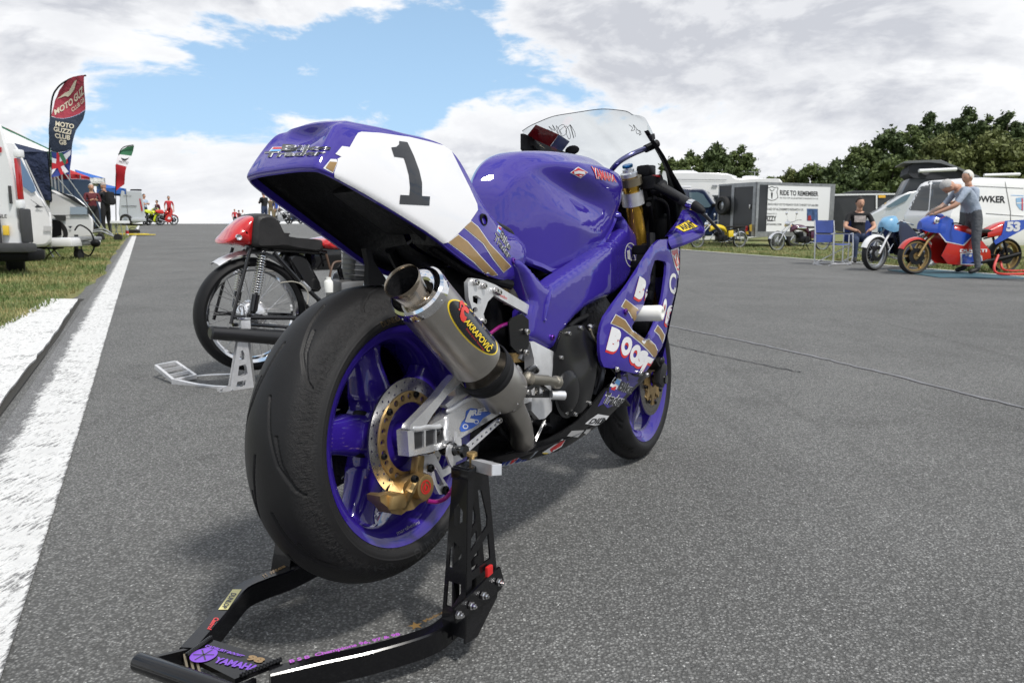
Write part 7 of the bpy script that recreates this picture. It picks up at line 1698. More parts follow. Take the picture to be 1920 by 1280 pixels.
stick_w([s4(*q) for q in [(1845, 440), (1915, 430), (1915, 555), (1880, 540), (1850, 500)]], vbb, mat('pale_blue_vinyl', (.25, .42, .62), .4), vb, 'shield_logo', .006); stick_w([s4(*q) for q in [(1895, 440), (1906, 440), (1906, 550), (1895, 545)]], vbb, REDV, vb, 'shield_logo', .010); stick_w([s4(*q) for q in [(1850, 480), (1915, 475), (1915, 486), (1850, 491)]], vbb, WHITEP, vb, 'shield_logo', .010)
stick_w([s4(*q) for q in [(1800, 412), (1915, 415), (1915, 420), (1800, 416)]], vbb, BLUEV, vb, 'shield_logo', .006)
for u, D_ in ((1716, 18.4), (1872, 17.8)): road_wheel(GP(u, D_)+Vector((0, .1, .32)), .33, .22, wv)
pc2 = empty('camper_van', tuple(GP(1780, 25)), 0, 'dark camper van with its pop-up roof raised behind the white van', 'van')
extr('body', [(1705, 335), (1840, 334), (1870, 345), (1880, 440), (1705, 440)], 25.2, 27, CHARC, pc2)
extr('pop_up_roof', [(1697, 303), (1712, 301), (1760, 300), (1770, 302), (1836, 330), (1832, 333), (1766, 306), (1700, 306)], 25, 27.1, mat('grey_roof_shell', (.12, .125, .13), .4), pc2, chamf=.02)
extr('roof_bellows', [(1712, 306), (1764, 306), (1826, 333), (1712, 334)], 25.15, 26.95, mat('dark_canvas', (.035, .037, .045), .8, bump=(20, .3)), pc2, chamf=.01)
m_ = MB(); m_.tube([B(1723, 320.5, 24.9), B(1793, 317.5, 24.9)], .055, 8); put(m_, 'roof_bar', PVC, pc2); m_ = MB(); m_.tube([B(1845, 329, 24.9), B(1912, 327, 24.9)], .05, 8); put(m_, 'roof_bar', PVC, pc2); 
poly_pl(ell(1735, 322, 8, 6), B(1735, 320, 25.1), pN, mat('grey_mesh', (.10, .10, .115), .8), pc2, 'mesh_window', .012)

# ---------- mopeds and race bikes on the right
YELP = mat('yellow_paint', (.72, .52, .02), .3, 0, .8); PLUM = mat('plum_paint', (.065, .008, .035), .3, 0, .8); RBLU = mat('race_blue_paint', (.02, .07, .42), .3, 0, .8); RRED = mat('race_red_paint', (.50, .018, .012), .3, 0, .8); LBLU = mat('pale_blue_paint', (.16, .36, .55), .3, 0, .8); DNAV = mat('deep_navy_paint', (.010, .018, .06), .3, 0, .8)
bmoto('yellow moped with chrome mudguards parked on the grass beside the box trailer', W(1307, 466), W(1386, 465), dict(style='moped', R=.275, c1=YELP, c2=YELP, tz=-.02, guard=CHROME, hz=.84), 'mopeds on the grass', 'moped')
bmoto('dark plum moped parked in front of the white sign panel', W(1456, 471), W(1541, 470), dict(style='moped', R=.28, c1=PLUM, c2=PLUM, tz=-.02, guard=CHROME, tankstripe=CHROME, hz=.86), 'mopeds on the grass', 'moped')
cf, cr_ = W(1638, 507), W(1638, 507)+Vector((1.30, .62, 0))
cl_ = bmoto('classic race bike with pale blue cowl and navy tank nearest the folding chairs', cf, cr_, dict(style='classic', R=.31, c1=DNAV, c2=LBLU, cowl=LBLU, tank=DNAV, tankstripe=LBLU, fork=ALU2, guard=VWHITE, frame=DNAV))
for sy in (-1, 1): m_ = MB(); m_.prism([(.45, .30), (.95, .28), (1.02, .60), (1.12, .86), (.95, .92), (.55, .66)], lambda x, z: (x, sy*.17, z), lambda x, z: (x, sy*.16, z)); m_.build('lower_fairing', DNAV, cl_)
flash = [[(.36, .15), (.64, .12), (.98, .18), (1.0, .26), (.62, .30), (.56, .46), (.42, .30)], [(.72, .40), (.95, .62), (1.22, .86), (1.10, .98), (.98, .92), (.95, .78), (.76, .66), (.70, .60)]]
flash = [[(.44, .17), (.76, .18), (.80, .34), (.60, .36), (.50, .30)], [(.80, .50), (1.05, .56), (1.23, .80), (1.22, .90), (1.08, .98), (.98, .92), (.95, .76), (.66, .66)]]
pin = [[(.42, .155), (.78, .165), (.83, .36), (.60, .38), (.48, .31)], [(.78, .485), (1.06, .545), (1.245, .80), (.66, .645)]]
rb = bmoto('red and blue race bike with number 53 on its tail beside the leaning man', W(1712, 514), W(1879, 512), dict(style='race', R=.305, c1=RRED, c2=RBLU, rim=GOLDA, fork=GOLDA, wire=False, tw=.06, hump=RRED, tank=RRED, nose2=True, flash=flash, pin=pin, pipe=BLACKM))
# tail board with its number, on the side that faces the camera
_k = Vector(W(1712, 514)-W(1879, 512)).length/1.4
sgn = 1
m_ = MB(); m_.prism([(.20, .66), (.16, .90), (-.22, .92), (-.30, .80), (-.10, .70), (.30, .50), (.34, .56)], lambda x, z: (x, .135, z), lambda x, z: (x, .125, z)); nb_ = m_.build('number_board', RBLU, rb)
V, F, asp = text2d('53', .06); m_ = MB(); m_.add([(.13-.27*u, .140, .72+.17*v) for u, v in V], F); m_.build('number', WHITEP, rb, smooth=False, recalc=False)
V, F, asp = text2d('DUCATI', .05); m_ = MB(); m_.add([(.84*_k-.42*_k*u, .206, .375+.055*v) for u, v in V], F); m_.build('lettering', WHITEP, rb, smooth=False, recalc=False)
V, F, asp = text2d('56', .03); m_ = MB(); m_.ball((1.19*_k, .165, .90), (.075, .008, .05), 16, 6); m_.build('number_disc', WHITEP, rb); m_ = MB(); m_.add([(1.23*_k-.08*u, .176, .88+.04*v) for u, v in V], F); m_.build('number', INKB, rb, smooth=False, recalc=False)
mt = empty('ground_mat', tuple(W(1790, 512)), 0, 'turquoise mat on the asphalt under the red and blue race bike', 'mat')
m_ = MB(); q = [W(1664, 507), W(1760, 521), W(1990, 524), W(1990, 508)]; m_.add([tuple(p+Vector((0, 0, .012))) for p in q]+[tuple(p+Vector((0, 0, .003))) for p in q], [(0, 1, 2, 3), (0, 4, 5, 1), (1, 5, 6, 2), (2, 6, 7, 3), (3, 7, 4, 0)]); put(m_, 'mat_sheet', mat('turquoise_mat', (.045, .11, .14), .7, bump=(40, .4), vary=(2, .2)), mt)
rs = empty('red_stand', tuple(W(1885, 515)), 0, 'red tubular paddock stand under the rear wheel of the number 53 bike', 'paddock stand')
m_ = MB(); m_.tube(cr([B(1872, 478, 12.75), B(1864, 500, 12.65), B(1868, 511, 12.6), B(1885, 514, 12.5), B(1925, 513, 12.5)], 5), .02, 8); put(m_, 'stand_arm', mat('red_powder_coat', (.55, .03, .02), .35, 0, .4), rs)
m_ = MB(); m_.tube(cr([B(1876, 490, 13.3), B(1880, 504, 13.2), B(1895, 508, 13.1), B(1940, 507, 13.1)], 5), .02, 8); put(m_, 'stand_arm', MATS['red_powder_coat'], rs)

# ---------- folding chairs and people on the right
CHB = mat('navy_canvas', (.045, .075, .26), .8, bump=(50, .3), vary=(3, .2))
def chair(p, rz, label):
    r = empty('folding_chair', tuple(p), rz, label, 'chair', 'blue folding chairs')
    for s_ in (-1, 1):
        m_ = MB(); y = s_*.29
        m_.tube(cr([(-.20, y, .0), (-.20, y, .02), (.24, y, .02), (.24, y, .60), (.20, y, .64), (-.22, y, .64)], 3), .013, 8); m_.tube([(-.20, y, .02), (-.22, y, .64), (-.26, y, .92)], .013, 8)
        m_.tube([(-.2, y*.95, .03), (.22, -y*.95, .42)], .010, 6); r_ = m_.build('chair_frame', ALU2, r)
    for x in (-.20, .24): m_ = MB(); m_.tube([(x, -.29, .03 if x > 0 else .03), (x, .29, .03)], .012, 8); m_.build('foot_rail', ALU2, r)
    m_ = MB(); rows = [[(x, y, .44-.03*math.cos(y/.28*1.5)) for y in (-.28, -.14, 0, .14, .28)] for x in (-.22, -.1, .02, .14, .25)]; m_.grid(rows); m_.build('seat', CHB, r)
    m_ = MB(); rows = [[(-.25-.03*math.cos(y/.28*1.5), y, z) for y in (-.29, -.14, 0, .14, .29)] for z in (.46, .6, .75, .92)]; m_.grid(rows); m_.build('backrest', CHB, r)
    m_ = MB(); m_.box((.0, .30, .655), (.36, .05, .02), None, .008); m_.build('armrest', BLACKM, r); m_ = MB(); m_.box((.0, -.30, .655), (.36, .05, .02), None, .008); m_.build('armrest', BLACKM, r)
    return r
chair(GP(1572, 16.0)+Vector((0, .2, 0)), R_(-62), 'empty blue folding chair with silver frame at the edge of the grass')
ch2 = chair(GP(1615, 16.9), R_(-100), 'blue folding chair that the seated man in black is sitting in')
js = dict(pelvis=(-.10, 0, .52), waist=(-.14, 0, .68), chest=(-.16, 0, .92), neck=(-.14, 0, 1.08), head=(-.11, 0, 1.225), look=(1, .2, -.1))
for s_, sy in (('L', 1), ('R', -1)):
    js['sho'+s_] = (-.15, sy*.19, 1.0); js['elb'+s_] = (-.02, sy*.29, .74); js['wri'+s_] = (.18, sy*.16, .68); js['hand'+s_] = (.24, sy*.10, .66)
    js['hip'+s_] = (-.08, sy*.10, .50); js['kne'+s_] = (.36, sy*.15, .50); js['ank'+s_] = (.34, sy*.15, .10); js['toe'+s_] = (.48, sy*.17, .045)
TSB = mat('black_cotton', (.012, .012, .013), .85); DENIM = mat('dark_denim', (.03, .045, .09), .85)
ps_ = person('seated man with dark hair in a black printed T-shirt behind the classic bike', GP(1613, 16.9), 1.85, R_(-100), js, [SKIN, TSB, DENIM, SHOE, .35], DARKH, .95)
m_ = MB(); m_.box((-.035, 0, .90), (.004, .22, .13), (0, -.08, 0)); m_.build('shirt_print', mat('pale_shirt_print', (.40, .36, .34), .8, vary=(14, .5)), ps_)
GRSH = mat('pale_grey_blue_shirt', (.30, .35, .43), .85, bump=(12, .3), vary=(4, .08)); GRTR = mat('grey_trousers', (.075, .08, .09), .85, bump=(10, .4), vary=(5, .12))
jl = J_stand('front', bend=.52, spread=.35)
for s_, sy in (('L', 1), ('R', -1)): jl['elb'+s_] = (.40, sy*.25, 1.11); jl['wri'+s_] = (.62, sy*.15, 1.0); jl['hand'+s_] = (.68, sy*.12, .97)
jl['head'] = (.46, .02, 1.42); jl['neck'] = (.31, 0, 1.40); jl['look'] = (.8, 0, -1)
person('man in pale grey T-shirt and grey trousers leaning over the number 53 bike', W(1818, 514), 1.82, R_(172), jl, [SKIN, GRSH, GRTR, SHOE, .55], GREYH, .9)
jl2 = J_stand('front', bend=.12); jl2['look'] = (.7, 0, -1)
person('white-haired man behind the number 53 bike with only head and shoulders showing', W(1808, 503), 1.84, R_(190), jl2, [SKIN, GRSH, GRTR, SHOE, .55], mat('white_hair', (.62, .60, .56), .8), 1.0)
person('person in black clothing at the right edge of the photograph', W(1962, 528), 1.95, R_(190), J_stand('pockets'), [SKIN, TSB, TSB, SHOE, 2], DARKH, 1.2)

# ---------- left: white van seen from behind
lv_ = empty('white_van', tuple(GP(-60, 10.6)), 0, 'white high-roof van seen from behind at the left edge, with tall red lamp', 'van')
zb_ = GP(-40, 10.6).z
rear_px = [(-230, 250), (-200, 212), (-120, 205), (-30, 212), (4, 228), (20, 275), (34, 330), (42, 380), (45, 430), (46, 470), (-230, 470)]
rows = []
pr = [B(u, v, 10.4) for u, v in rear_px]; prc = cr([(p.x, 0, p.z) for p in pr], 4, closed=True); cxv = -8.0; czv = 1.3
for y, ins in ((10.30, .06), (10.34, .02), (10.42, 0), (14.5, 0), (15.3, .35)): rows.append([(p.x+(cxv-p.x)*ins*.25-.70*max(0, y-10.34), y, p.z+(czv-p.z)*ins*.25) for p in prc])
m_ = MB(); m_.grid(rows, closed=True)
vs, ts, _ = tri2d([(q[0], q[2]) for q in rows[0]]); m_.add([(a, 10.30, b_) for a, b_ in vs], ts); vs, ts, _ = tri2d([(q[0], q[2]) for q in rows[-1]]); m_.add([(a, 15.3, b_) for a, b_ in vs], ts)
put(m_, 'body', VWHITE, lv_, angle=40); pv = Vector((0, 10.29, 0))
def blk(name, u0, v0, u1, v1, D_, dp, m2, root, bev=.01): a = B(u0, v0, D_); b_ = B(u1, v1, D_); m_ = MB(); m_.box(((a.x+b_.x)/2, D_+dp/2, (a.z+b_.z)/2), (abs(b_.x-a.x), dp, abs(b_.z-a.z)), None, bev); return put(m_, name, m2, root)
blk('tail_lamp', 25, 296, 37, 374, 10.24, .10, TAILR, lv_, .02); blk('lamp_surround', 23, 280, 38, 295, 10.24, .1, PVC, lv_, .02); blk('lamp_surround', 28, 375, 40, 391, 10.24, .1, PVC, lv_, .02)
blk('bumper', -200, 456, 50, 474, 10.12, .25, PLASG, lv_, .04); blk('corner_trim', 33, 391, 47, 456, 10.22, .2, PLASG, lv_, .03); blk('side_trim', -40, 400, 4, 470, 10.24, .03, PLASG, lv_, .01)
blk('door_handle', 14, 348, 20, 382, 10.25, .05, PLASG, lv_, .02); blk('number_plate', 4, 423, 16, 441, 10.25, .03, PLATEY, lv_, .004); poly_pl([(-2, 276), (4, 276), (4, 286), (-2, 286)], pv, pN, TAILR, lv_, 'marker_lamp', .01)
text_pl('NLE', [(-4, 402), (13, 402), (13, 409), (-4, 409)], Vector((0, 10.24, 0)), pN, INKB, lv_, .02, .002)
m_ = MB(); m_.box(B(8, 478, 10.5), (.9, .4, .16), None, .05); put(m_, 'exhaust_and_axle', BLACKM, lv_)
for x_ in (-8.3, -7.15): road_wheel(Vector((x_, 11.1, G(x_, 11.1)+.34)), .34, .22, lv_, (.82, .57, 0))

SHEAR[0] = -.62
# caravan with its drawbar
cv = empty('caravan', tuple(GP(60, 13)), 0, 'white touring caravan with a sloping blue-tinted front window behind the van', 'caravan')
extr('body', [(-120, 262), (10, 262), (28, 270), (45, 300), (70, 358), (84, 378), (96, 400), (98, 440), (92, 458), (60, 464), (-120, 464)], 13.0, 15.0, VWHITE, cv, chamf=.05)
pv3 = Vector((0, 12.98, 0))
poly_pl([(32, 292), (36, 292), (50, 318), (64, 345), (68, 358), (60, 362), (44, 350), (36, 340)], pv3, pN, mat('blue_tinted_glass', (.12, .20, .33), .08, 0, .6), cv, 'front_window', .01); poly_pl([(55, 372), (64, 378), (75, 386), (84, 389), (70, 390), (66, 388), (70, 384), (60, 376)], pv3, pN, CHARC, cv, 'vent', .01)
poly_pl([(82, 424), (97, 424), (97, 433), (82, 433)], pv3, pN, mat('pale_grey_trim', (.5, .5, .5), .5), cv, 'locker_flap', .01)
for q in ([(46, 300), (49, 300), (95, 398), (92, 398)],): poly_pl(q, pv3, pN, mat('pale_grey_trim', (.5, .5, .5), .5), cv, 'body_trim', .008)
blk('gas_locker', 88, 446, 134, 463, 13.4, 1.0, VWHITE, cv, .05); blk('drawbar', 130, 444, 178, 451, 13.7, .25, GALV, cv, .02); blk('drawbar', 134, 452, 180, 460, 13.75, .15, GALV, cv, .02)
m_ = MB(); m_.tube([B(143, 440, 13.8), B(143, 482, 13.8)], .035, 10); put(m_, 'jockey_post', PLASG, cv); m_ = MB(); gq = GP(143, 13.8); m_.lathe([(-.04, 0), (-.04, .10), (.04, .10), (.04, 0)], gq+Vector((0, 0, .105)), 'X', 18); put(m_, 'jockey_wheel', TYREM, cv)
m_ = MB(); m_.tube(cr([B(140, 432, 13.7), B(150, 422, 13.7), B(170, 435, 13.7), B(177, 460, 13.7), B(168, 479, 13.7), B(155, 473, 13.7), B(152, 462, 13.7)], 6), .014, 6); put(m_, 'breakaway_cable', BLACKM, cv); m_ = MB(); m_.ball(B(179, 456, 13.7), (.09, .07, .07), 10, 6); put(m_, 'coupling', BLACKM, cv)
m_ = MB()
for a, b_ in (((50, 465), (75, 487)), ((62, 466), (88, 490)), ((84, 466), (84, 488)), ((90, 466), (100, 482)), ((108, 465), (88, 480)), ((96, 463), (113, 481))): m_.tube([B(a[0], a[1], 13.6), B(b_[0], b_[1], 13.6)], .012, 6)
fs_ = empty('folding_stool', tuple(GP(84, 13.6)), 0, 'silver crossed legs of a folding stool on the grass beside the caravan', 'stool'); put(m_, 'stool_legs', STEEL, fs_); m_ = MB(); m_.box(B(82, 465, 13.6), (.55, .3, .03), None, .01); put(m_, 'seat', BLACKM, fs_)
# white camper facing right
tv = empty('camper_van', tuple(GP(120, 19)), 0, 'white van facing right with a black bonnet cover and square headlamp', 'van')
extr('body', [(-60, 300), (40, 306), (60, 322), (100, 356), (140, 368), (164, 388), (168, 402), (175, 412), (174, 438), (160, 446), (-60, 446)], 19, 20.9, VWHITE, tv)
pt_ = Vector((0, 18.97, 0)); poly_pl([(58, 324), (66, 328), (108, 357), (74, 355), (60, 340)], pt_, pN, GLASSL, tv, 'windscreen', .01); poly_pl([(104, 357), (112, 360), (140, 369), (163, 388), (156, 388), (132, 373)], pt_, pN, CHARC, tv, 'bonnet_cover', .01); poly_pl([(132, 388), (158, 388), (164, 392), (164, 402), (132, 402)], pt_, pN, LENS, tv, 'headlamp', .012); poly_pl([(160, 388), (167, 390), (168, 402), (165, 402)], pt_, pN, CHARC, tv, 'grille', .01)
poly_pl([(100, 404), (124, 404), (124, 414), (108, 414)], pt_, pN, PLASG, tv, 'vent', .01); poly_pl([(98, 403), (168, 403), (168, 404.4), (98, 404.4)], pt_, pN, SEAM, tv, 'body_seam', .008); poly_pl([(128, 424), (136, 424), (132, 429)], pt_, pN, CHARC, tv, 'emblem', .01); poly_pl([(98, 411), (115, 416), (116, 441), (98, 446)], pt_, pN, BLACKM, tv, 'wheel_arch', .01)
road_wheel(GP(106, 19.1)+Vector((0, 0, .33)), .33, .22, tv)
nv = empty('navy_van', tuple(GP(140, 29)), 0, 'dark navy van standing between the tents behind the two men', 'van')
extr('body', [(92, 338), (100, 336), (162, 336), (172, 345), (185, 380), (188, 425), (92, 428)], 29, 30.9, VNAVY, nv); road_wheel(GP(165, 29.1)+Vector((0, 0, .33)), .33, .22, nv)

# tents
def tent(apex, eaves, drop, D0, D1, m_, label, posts, stripe=None):
    """gazebo: pixel apex and eave ends at depth D0, going back to D1"""
    r = empty('gazebo', tuple(GP(eaves[0][0], D0)), 0, label, 'gazebo', 'gazebos beside the track')
    Dm = (D0+D1)/2; A_ = B(*apex, Dm); L0, R0_ = B(*eaves[0], D0), B(*eaves[1], D0); kx = SHEAR[0]*(D1-D0); A_.x += kx/2; L1 = Vector((L0.x+kx, D1, L0.z)); R1 = Vector((R0_.x+kx, D1, R0_.z)); m2 = MB()
    def pan(a, b_):
        rows = [[a.lerp(A_, t_)*(1-s_)+b_.lerp(A_, t_)*s_-Vector((0, 0, .10*math.sin(math.pi*t_)*math.sin(math.pi*s_))) for s_ in (0, .25, .5, .75, 1)] for t_ in (0, .25, .5, .75, 1)]; m2.grid(rows)
    for a, b_ in ((L0, R0_), (R0_, R1), (R1, L1), (L1, L0)): pan(a, b_)
    rt_ = put(m2, 'roof', m_, r, angle=25); m2 = MB()
    for a, b_ in ((L0, R0_), (R0_, R1), (R1, L1), (L1, L0)):
        n_ = 8; m2.grid([[a.lerp(b_, k/n_)+Vector((0, .04*math.sin(k*2.1), 0)) for k in range(n_+1)], [a.lerp(b_, k/n_)-Vector((0, .04*math.sin(k*1.7), drop)) for k in range(n_+1)]])
    put(m2, 'valance', stripe or m_, rt_)
    for p in ((L0, R0_, R1, L1) if posts else ()): m2 = MB(); m2.tube([p, Vector((p.x, p.y, G(p.x, p.y)))], .025, 8); put(m2, 'post', GALV, r)
    return r
TNAV = mat('navy_tent_fabric', (.014, .022, .055), .8, bump=(3, .5)); TGRE = mat('green_tent_fabric', (.03, .12, .07), .8, bump=(3, .5)); TRED = mat('red_tent_fabric', (.42, .03, .035), .8, bump=(3, .5)); TWHI = mat('white_tent_fabric', (.70, .70, .70), .8, bump=(3, .5)); TBLU = mat('blue_tent_fabric', (.03, .12, .42), .8)
t1 = tent((-30, 233), ((-150, 284), (90, 285)), 1.0, 16.5, 19.5, TNAV, 'navy blue gazebo behind the caravan with a deep plain side', False)
tent((20, 222), ((-80, 284), (98, 284)), .25, 23, 26, TWHI, 'white and green gazebo top rising behind the navy one', True, TGRE)
tent((32, 226), ((-60, 286), (112, 288)), .3, 26, 29, TGRE, 'green gazebo roof behind the white topped one', True)
tent((56, 240), ((0, 290), (128, 296)), .3, 30, 33, TRED, 'red gazebo with peaked roof behind the large flag', True)
tent((112, 302), ((96, 325), (150, 328)), .7, 31, 34, TRED, 'small red gazebo left of the two men', True, TRED)
tent((140, 308), ((118, 326), (168, 332)), .5, 35, 38, TRED, 'lower red gazebo with open front beside the navy van', True, TRED)
tent((172, 318), ((150, 332), (196, 334)), .3, 42, 45, TBLU, 'blue gazebo top behind the men with white valance', True, TWHI)
tent((210, 342), ((190, 352), (236, 354)), .3, 44, 47, TBLU, 'small blue gazebo left of the silver van', True)

# feather flags
def feather(label, D_, pole, out_, panels, writing=()):
    r = empty('feather_flag', tuple(GP(pole[0][0], D_)), 0, label, 'flag', 'feather flags by the track'); g_ = GP(pole[0][0], D_)
    pts = [tuple(g_)]+[tuple(B(u, v, D_)) for u, v in pole]; m_ = MB(); m_.tube(cr(pts, 5), [.022]*(5*(len(pts)-1)+1), 8); put(m_, 'flag_pole', BLACKM, r)
    fn = lambda p: Vector((p.x, p.y+.10*math.sin(p.z*3.1+p.x*2.0), p.z))
    for px, m2 in panels:
        vs, ts, _ = tri2d(px, (), 8); m_ = MB(); m_.add([fn(B(u, v, D_)) for u, v in vs], ts); put(m_, 'flag_panel', m2, r, recalc=False)
    for k, (s, q, m2, b_) in enumerate(writing):
        if s is None: vs, ts, _ = tri2d(q, (), 5)
        else:
            V, F, asp = text2d(s, b_); A_, B2, C2, D2 = q; vs = [((D2[0]*(1-u)+C2[0]*u)*(1-v)+(A_[0]*(1-u)+B2[0]*u)*v, (D2[1]*(1-u)+C2[1]*u)*(1-v)+(A_[1]*(1-u)+B2[1]*u)*v) for u, v in V]; ts = F
        m_ = MB(); m_.add([fn(B(u, v, D_))-Vector((0, .015+.002*k, 0)) for u, v in vs], ts); put(m_, 'lettering' if s else 'flag_print', m2, r, recalc=False)
    return r
def s1_(x, y): return (x/3.368, 120+y/3.368)
MAR = mat('maroon_flag_fabric', (.30, .035, .055), .8, bump=(2, .3)); FNAV = mat('dark_navy_flag_fabric', (.018, .028, .05), .8, bump=(2, .3)); FCRM = mat('cream_flag_print', (.55, .50, .38), .8); FBL = mat('union_blue', (.03, .05, .22), .8); FRD = mat('union_red', (.45, .02, .03), .8); FWH = mat('flag_white', (.68, .68, .70), .8); FGN = mat('flag_green', (.04, .16, .08), .8)
S_ = lambda l: [s1_(*q) for q in l]
feather('tall maroon and navy feather flag reading MOTO GUZZI CLUB GB', 21, [(92, 335), (94, 250), (97, 190), (108, 165), (128, 150), (146, 144), (161, 142)], None,
        [(S_([(330, 330), (335, 230), (360, 165), (410, 115), (470, 85), (545, 75), (540, 130), (533, 210), (527, 285), (490, 312), (440, 335), (400, 345), (360, 342)]), MAR),
         (S_([(325, 332), (360, 343), (400, 347), (440, 337), (490, 314), (527, 287), (515, 350), (485, 420), (475, 480), (465, 540), (410, 555), (360, 560), (318, 550), (320, 440)]), FNAV),
         (S_([(318, 552), (360, 562), (410, 556), (465, 540), (455, 590), (435, 650), (425, 700), (395, 690), (360, 705), (318, 715)]), FBL)],
        [('MOTO GUZ', S_([(340, 290), (530, 140), (532, 190), (352, 325)]), FCRM, .03), ('CLUB GB', S_([(438, 280), (525, 208), (528, 235), (448, 302)]), FCRM, .01), (None, S_([(350, 218), (400, 180), (430, 170), (480, 112), (498, 105), (470, 160), (440, 190), (420, 205), (400, 200)]), FCRM, 0),
         ('MOTO', S_([(362, 362), (472, 382), (472, 412), (364, 395)]), FCRM, .03), ('GUZZI', S_([(355, 398), (462, 418), (460, 450), (357, 428)]), FCRM, .03), ('CLUB', S_([(362, 440), (460, 455), (458, 485), (366, 470)]), FCRM, .03), ('GB', S_([(388, 480), (438, 485), (436, 515), (390, 512)]), FCRM, .03),
         (None, S_([(320, 590), (350, 600), (435, 560), (462, 545), (455, 575), (390, 630), (425, 680), (400, 690), (350, 650), (320, 700), (320, 670), (335, 640), (320, 620)]), FWH, 0), (None, S_([(318, 622), (345, 628), (360, 560), (378, 562), (372, 618), (430, 600), (428, 625), (375, 648), (395, 695), (375, 700), (355, 655), (318, 665)]), FRD, 0), (None, S_([(372, 565), (400, 562), (420, 610), (405, 640), (385, 600)]), FGN, 0)])
feather('green, white and red feather flag standing left of the silver van', 38, [(217, 350), (219, 310), (224, 287), (232, 276), (250, 272)], None,
        [(S_([(745, 570), (765, 540), (800, 520), (845, 515), (825, 580)]), FGN), (S_([(740, 630), (747, 572), (825, 582), (805, 650)]), FWH), (S_([(732, 800), (735, 640), (740, 632), (805, 650), (780, 760), (750, 780)]), FRD)], [(None, S_([(765, 592), (790, 600), (815, 592), (795, 612), (780, 610)]), INKB, 0), ('MOTO', S_([(758, 610), (815, 618), (812, 634), (758, 624)]), INKB, 0)])
# guy ropes
gy = empty('guy_rope', tuple(GP(193, 24)), 0, 'pair of white guy ropes running down from the tall flag to the grass', 'rope')
for a, b_ in (((90, 312), (190, 431)), ((118, 320), (197, 432))): m_ = MB(); m_.tube([B(*a, 21), B(*b_, 23.5)], .012, 6); put(m_, 'rope', PVC, gy)
# men talking
NAVJ = mat('black_jacket', (.012, .013, .018), .7, bump=(15, .3)); MARJ = mat('maroon_jacket', (.10, .012, .018), .7, bump=(15, .3)); BLKT = mat('black_trousers', (.012, .012, .014), .8)
person('bald man in black jacket with a backpack, seen from the side by the tents', GP(200, 27), 1.80, R_(165), J_stand('front'), [SKIN, NAVJ, BLKT, SHOE, 2], mat('cropped_grey_hair', (.35, .30, .27), .8), .75, backpack=TSB)
person('grey-haired man in maroon jacket facing the man with the backpack', GP(176, 26.2), 1.74, R_(-50), J_stand('front'), [SKIN, MARJ, BLKT, SHOE, 2], GREYH, .85)
# small things by the kerb edge
tb = empty('folding_table', tuple(GP(218, 26)), 0, 'small white folding table with grey tripod legs behind the two men', 'table')
gz = GP(218, 26).z
blk('table_top', 206, 414, 230, 419, 26, .5, PVC, tb, .01)
for a, b_ in (((210, 419), (206, 437)), ((214, 419), (222, 438)), ((226, 419), (230, 438)), ((222, 419), (214, 437))): m_ = MB(); m_.tube([B(*a, 26.2), Vector((B(*b_, 26.2).x, 26.2, gz))], .014, 6); put(m_, 'leg', GALV, tb)
rp_ = empty('yellow_ramp', tuple(GP(252, 27)), 0, 'flat yellow ramp lying across the white line with black bags on it', 'ramp'); q = GP(252, 27)
m_ = MB(); m_.box(q+Vector((-.1, 0, .05)), (.95, .5, .05), (0, 0, .1), .01); m_.box(q+Vector((.45, -.1, .04)), (.5, .25, .03), (0, 0, -.1), .01); put(m_, 'ramp_board', mat('yellow_ramp_paint', (.62, .48, .04), .6), rp_)
bg_ = empty('tool_bag', tuple(GP(248, 27.3)), 0, 'low black bag lying on the yellow ramp', 'bag'); m_ = MB(); m_.box(GP(248, 27.3)+Vector((0, 0, .14)), (.42, .25, .13), None, .05); m_.tube(cr([GP(246, 27.3)+Vector((-.12, 0, .2)), GP(248, 27.3)+Vector((0, 0, .28)), GP(250, 27.3)+Vector((.12, 0, .2))], 4), .012, 6); put(m_, 'bag_body', TSB, bg_)
dl = empty('drawbar_jack', tuple(GP(205, 22)), 0, 'grey tubular trolley with a small wheel on the grass in front of the two men', 'trolley')
m_ = MB(); g0 = GP(216, 22); m_.tube(cr([B(172, 436, 22), B(190, 434, 22), B(205, 440, 22), g0+Vector((0, 0, .12))], 5), .03, 8); m_.tube(cr([B(176, 432, 22.3), B(196, 430, 22.3), B(212, 441, 22.2)], 4), .025, 8); put(m_, 'trolley_frame', GALV, dl)
m_ = MB(); m_.lathe([(-.04, 0), (-.04, .11), (.04, .11), (.04, 0)], g0+Vector((.05, 0, .11)), 'Y', 18); put(m_, 'trolley_wheel', TYREM, dl); m_ = MB(); m_.lathe([(-.04, 0), (-.04, .11), (.04, .11), (.04, 0)], GP(186, 22)+Vector((0, 0, .11)), 'Y', 18); put(m_, 'trolley_wheel', TYREM, dl)
bt = empty('bottle', tuple(GP(237, 26.6)), 0, 'red and white bottle standing on the grass left of the yellow ramp', 'bottle'); m_ = MB(); m_.lathe([(0, 0), (0, .05), (.2, .05), (.27, .025), (.32, .025), (.32, 0)], GP(237, 26.6)+Vector((0, 0, .03)), 'Z', 14); b0 = put(m_, 'bottle_body', PVC, bt); m_ = MB(); m_.lathe([(.05, .052), (.16, .052)], GP(237, 26.6)+Vector((0, 0, .03)), 'Z', 14); put(m_, 'bottle_label', REDV, b0)
SHEAR[0] = -.5
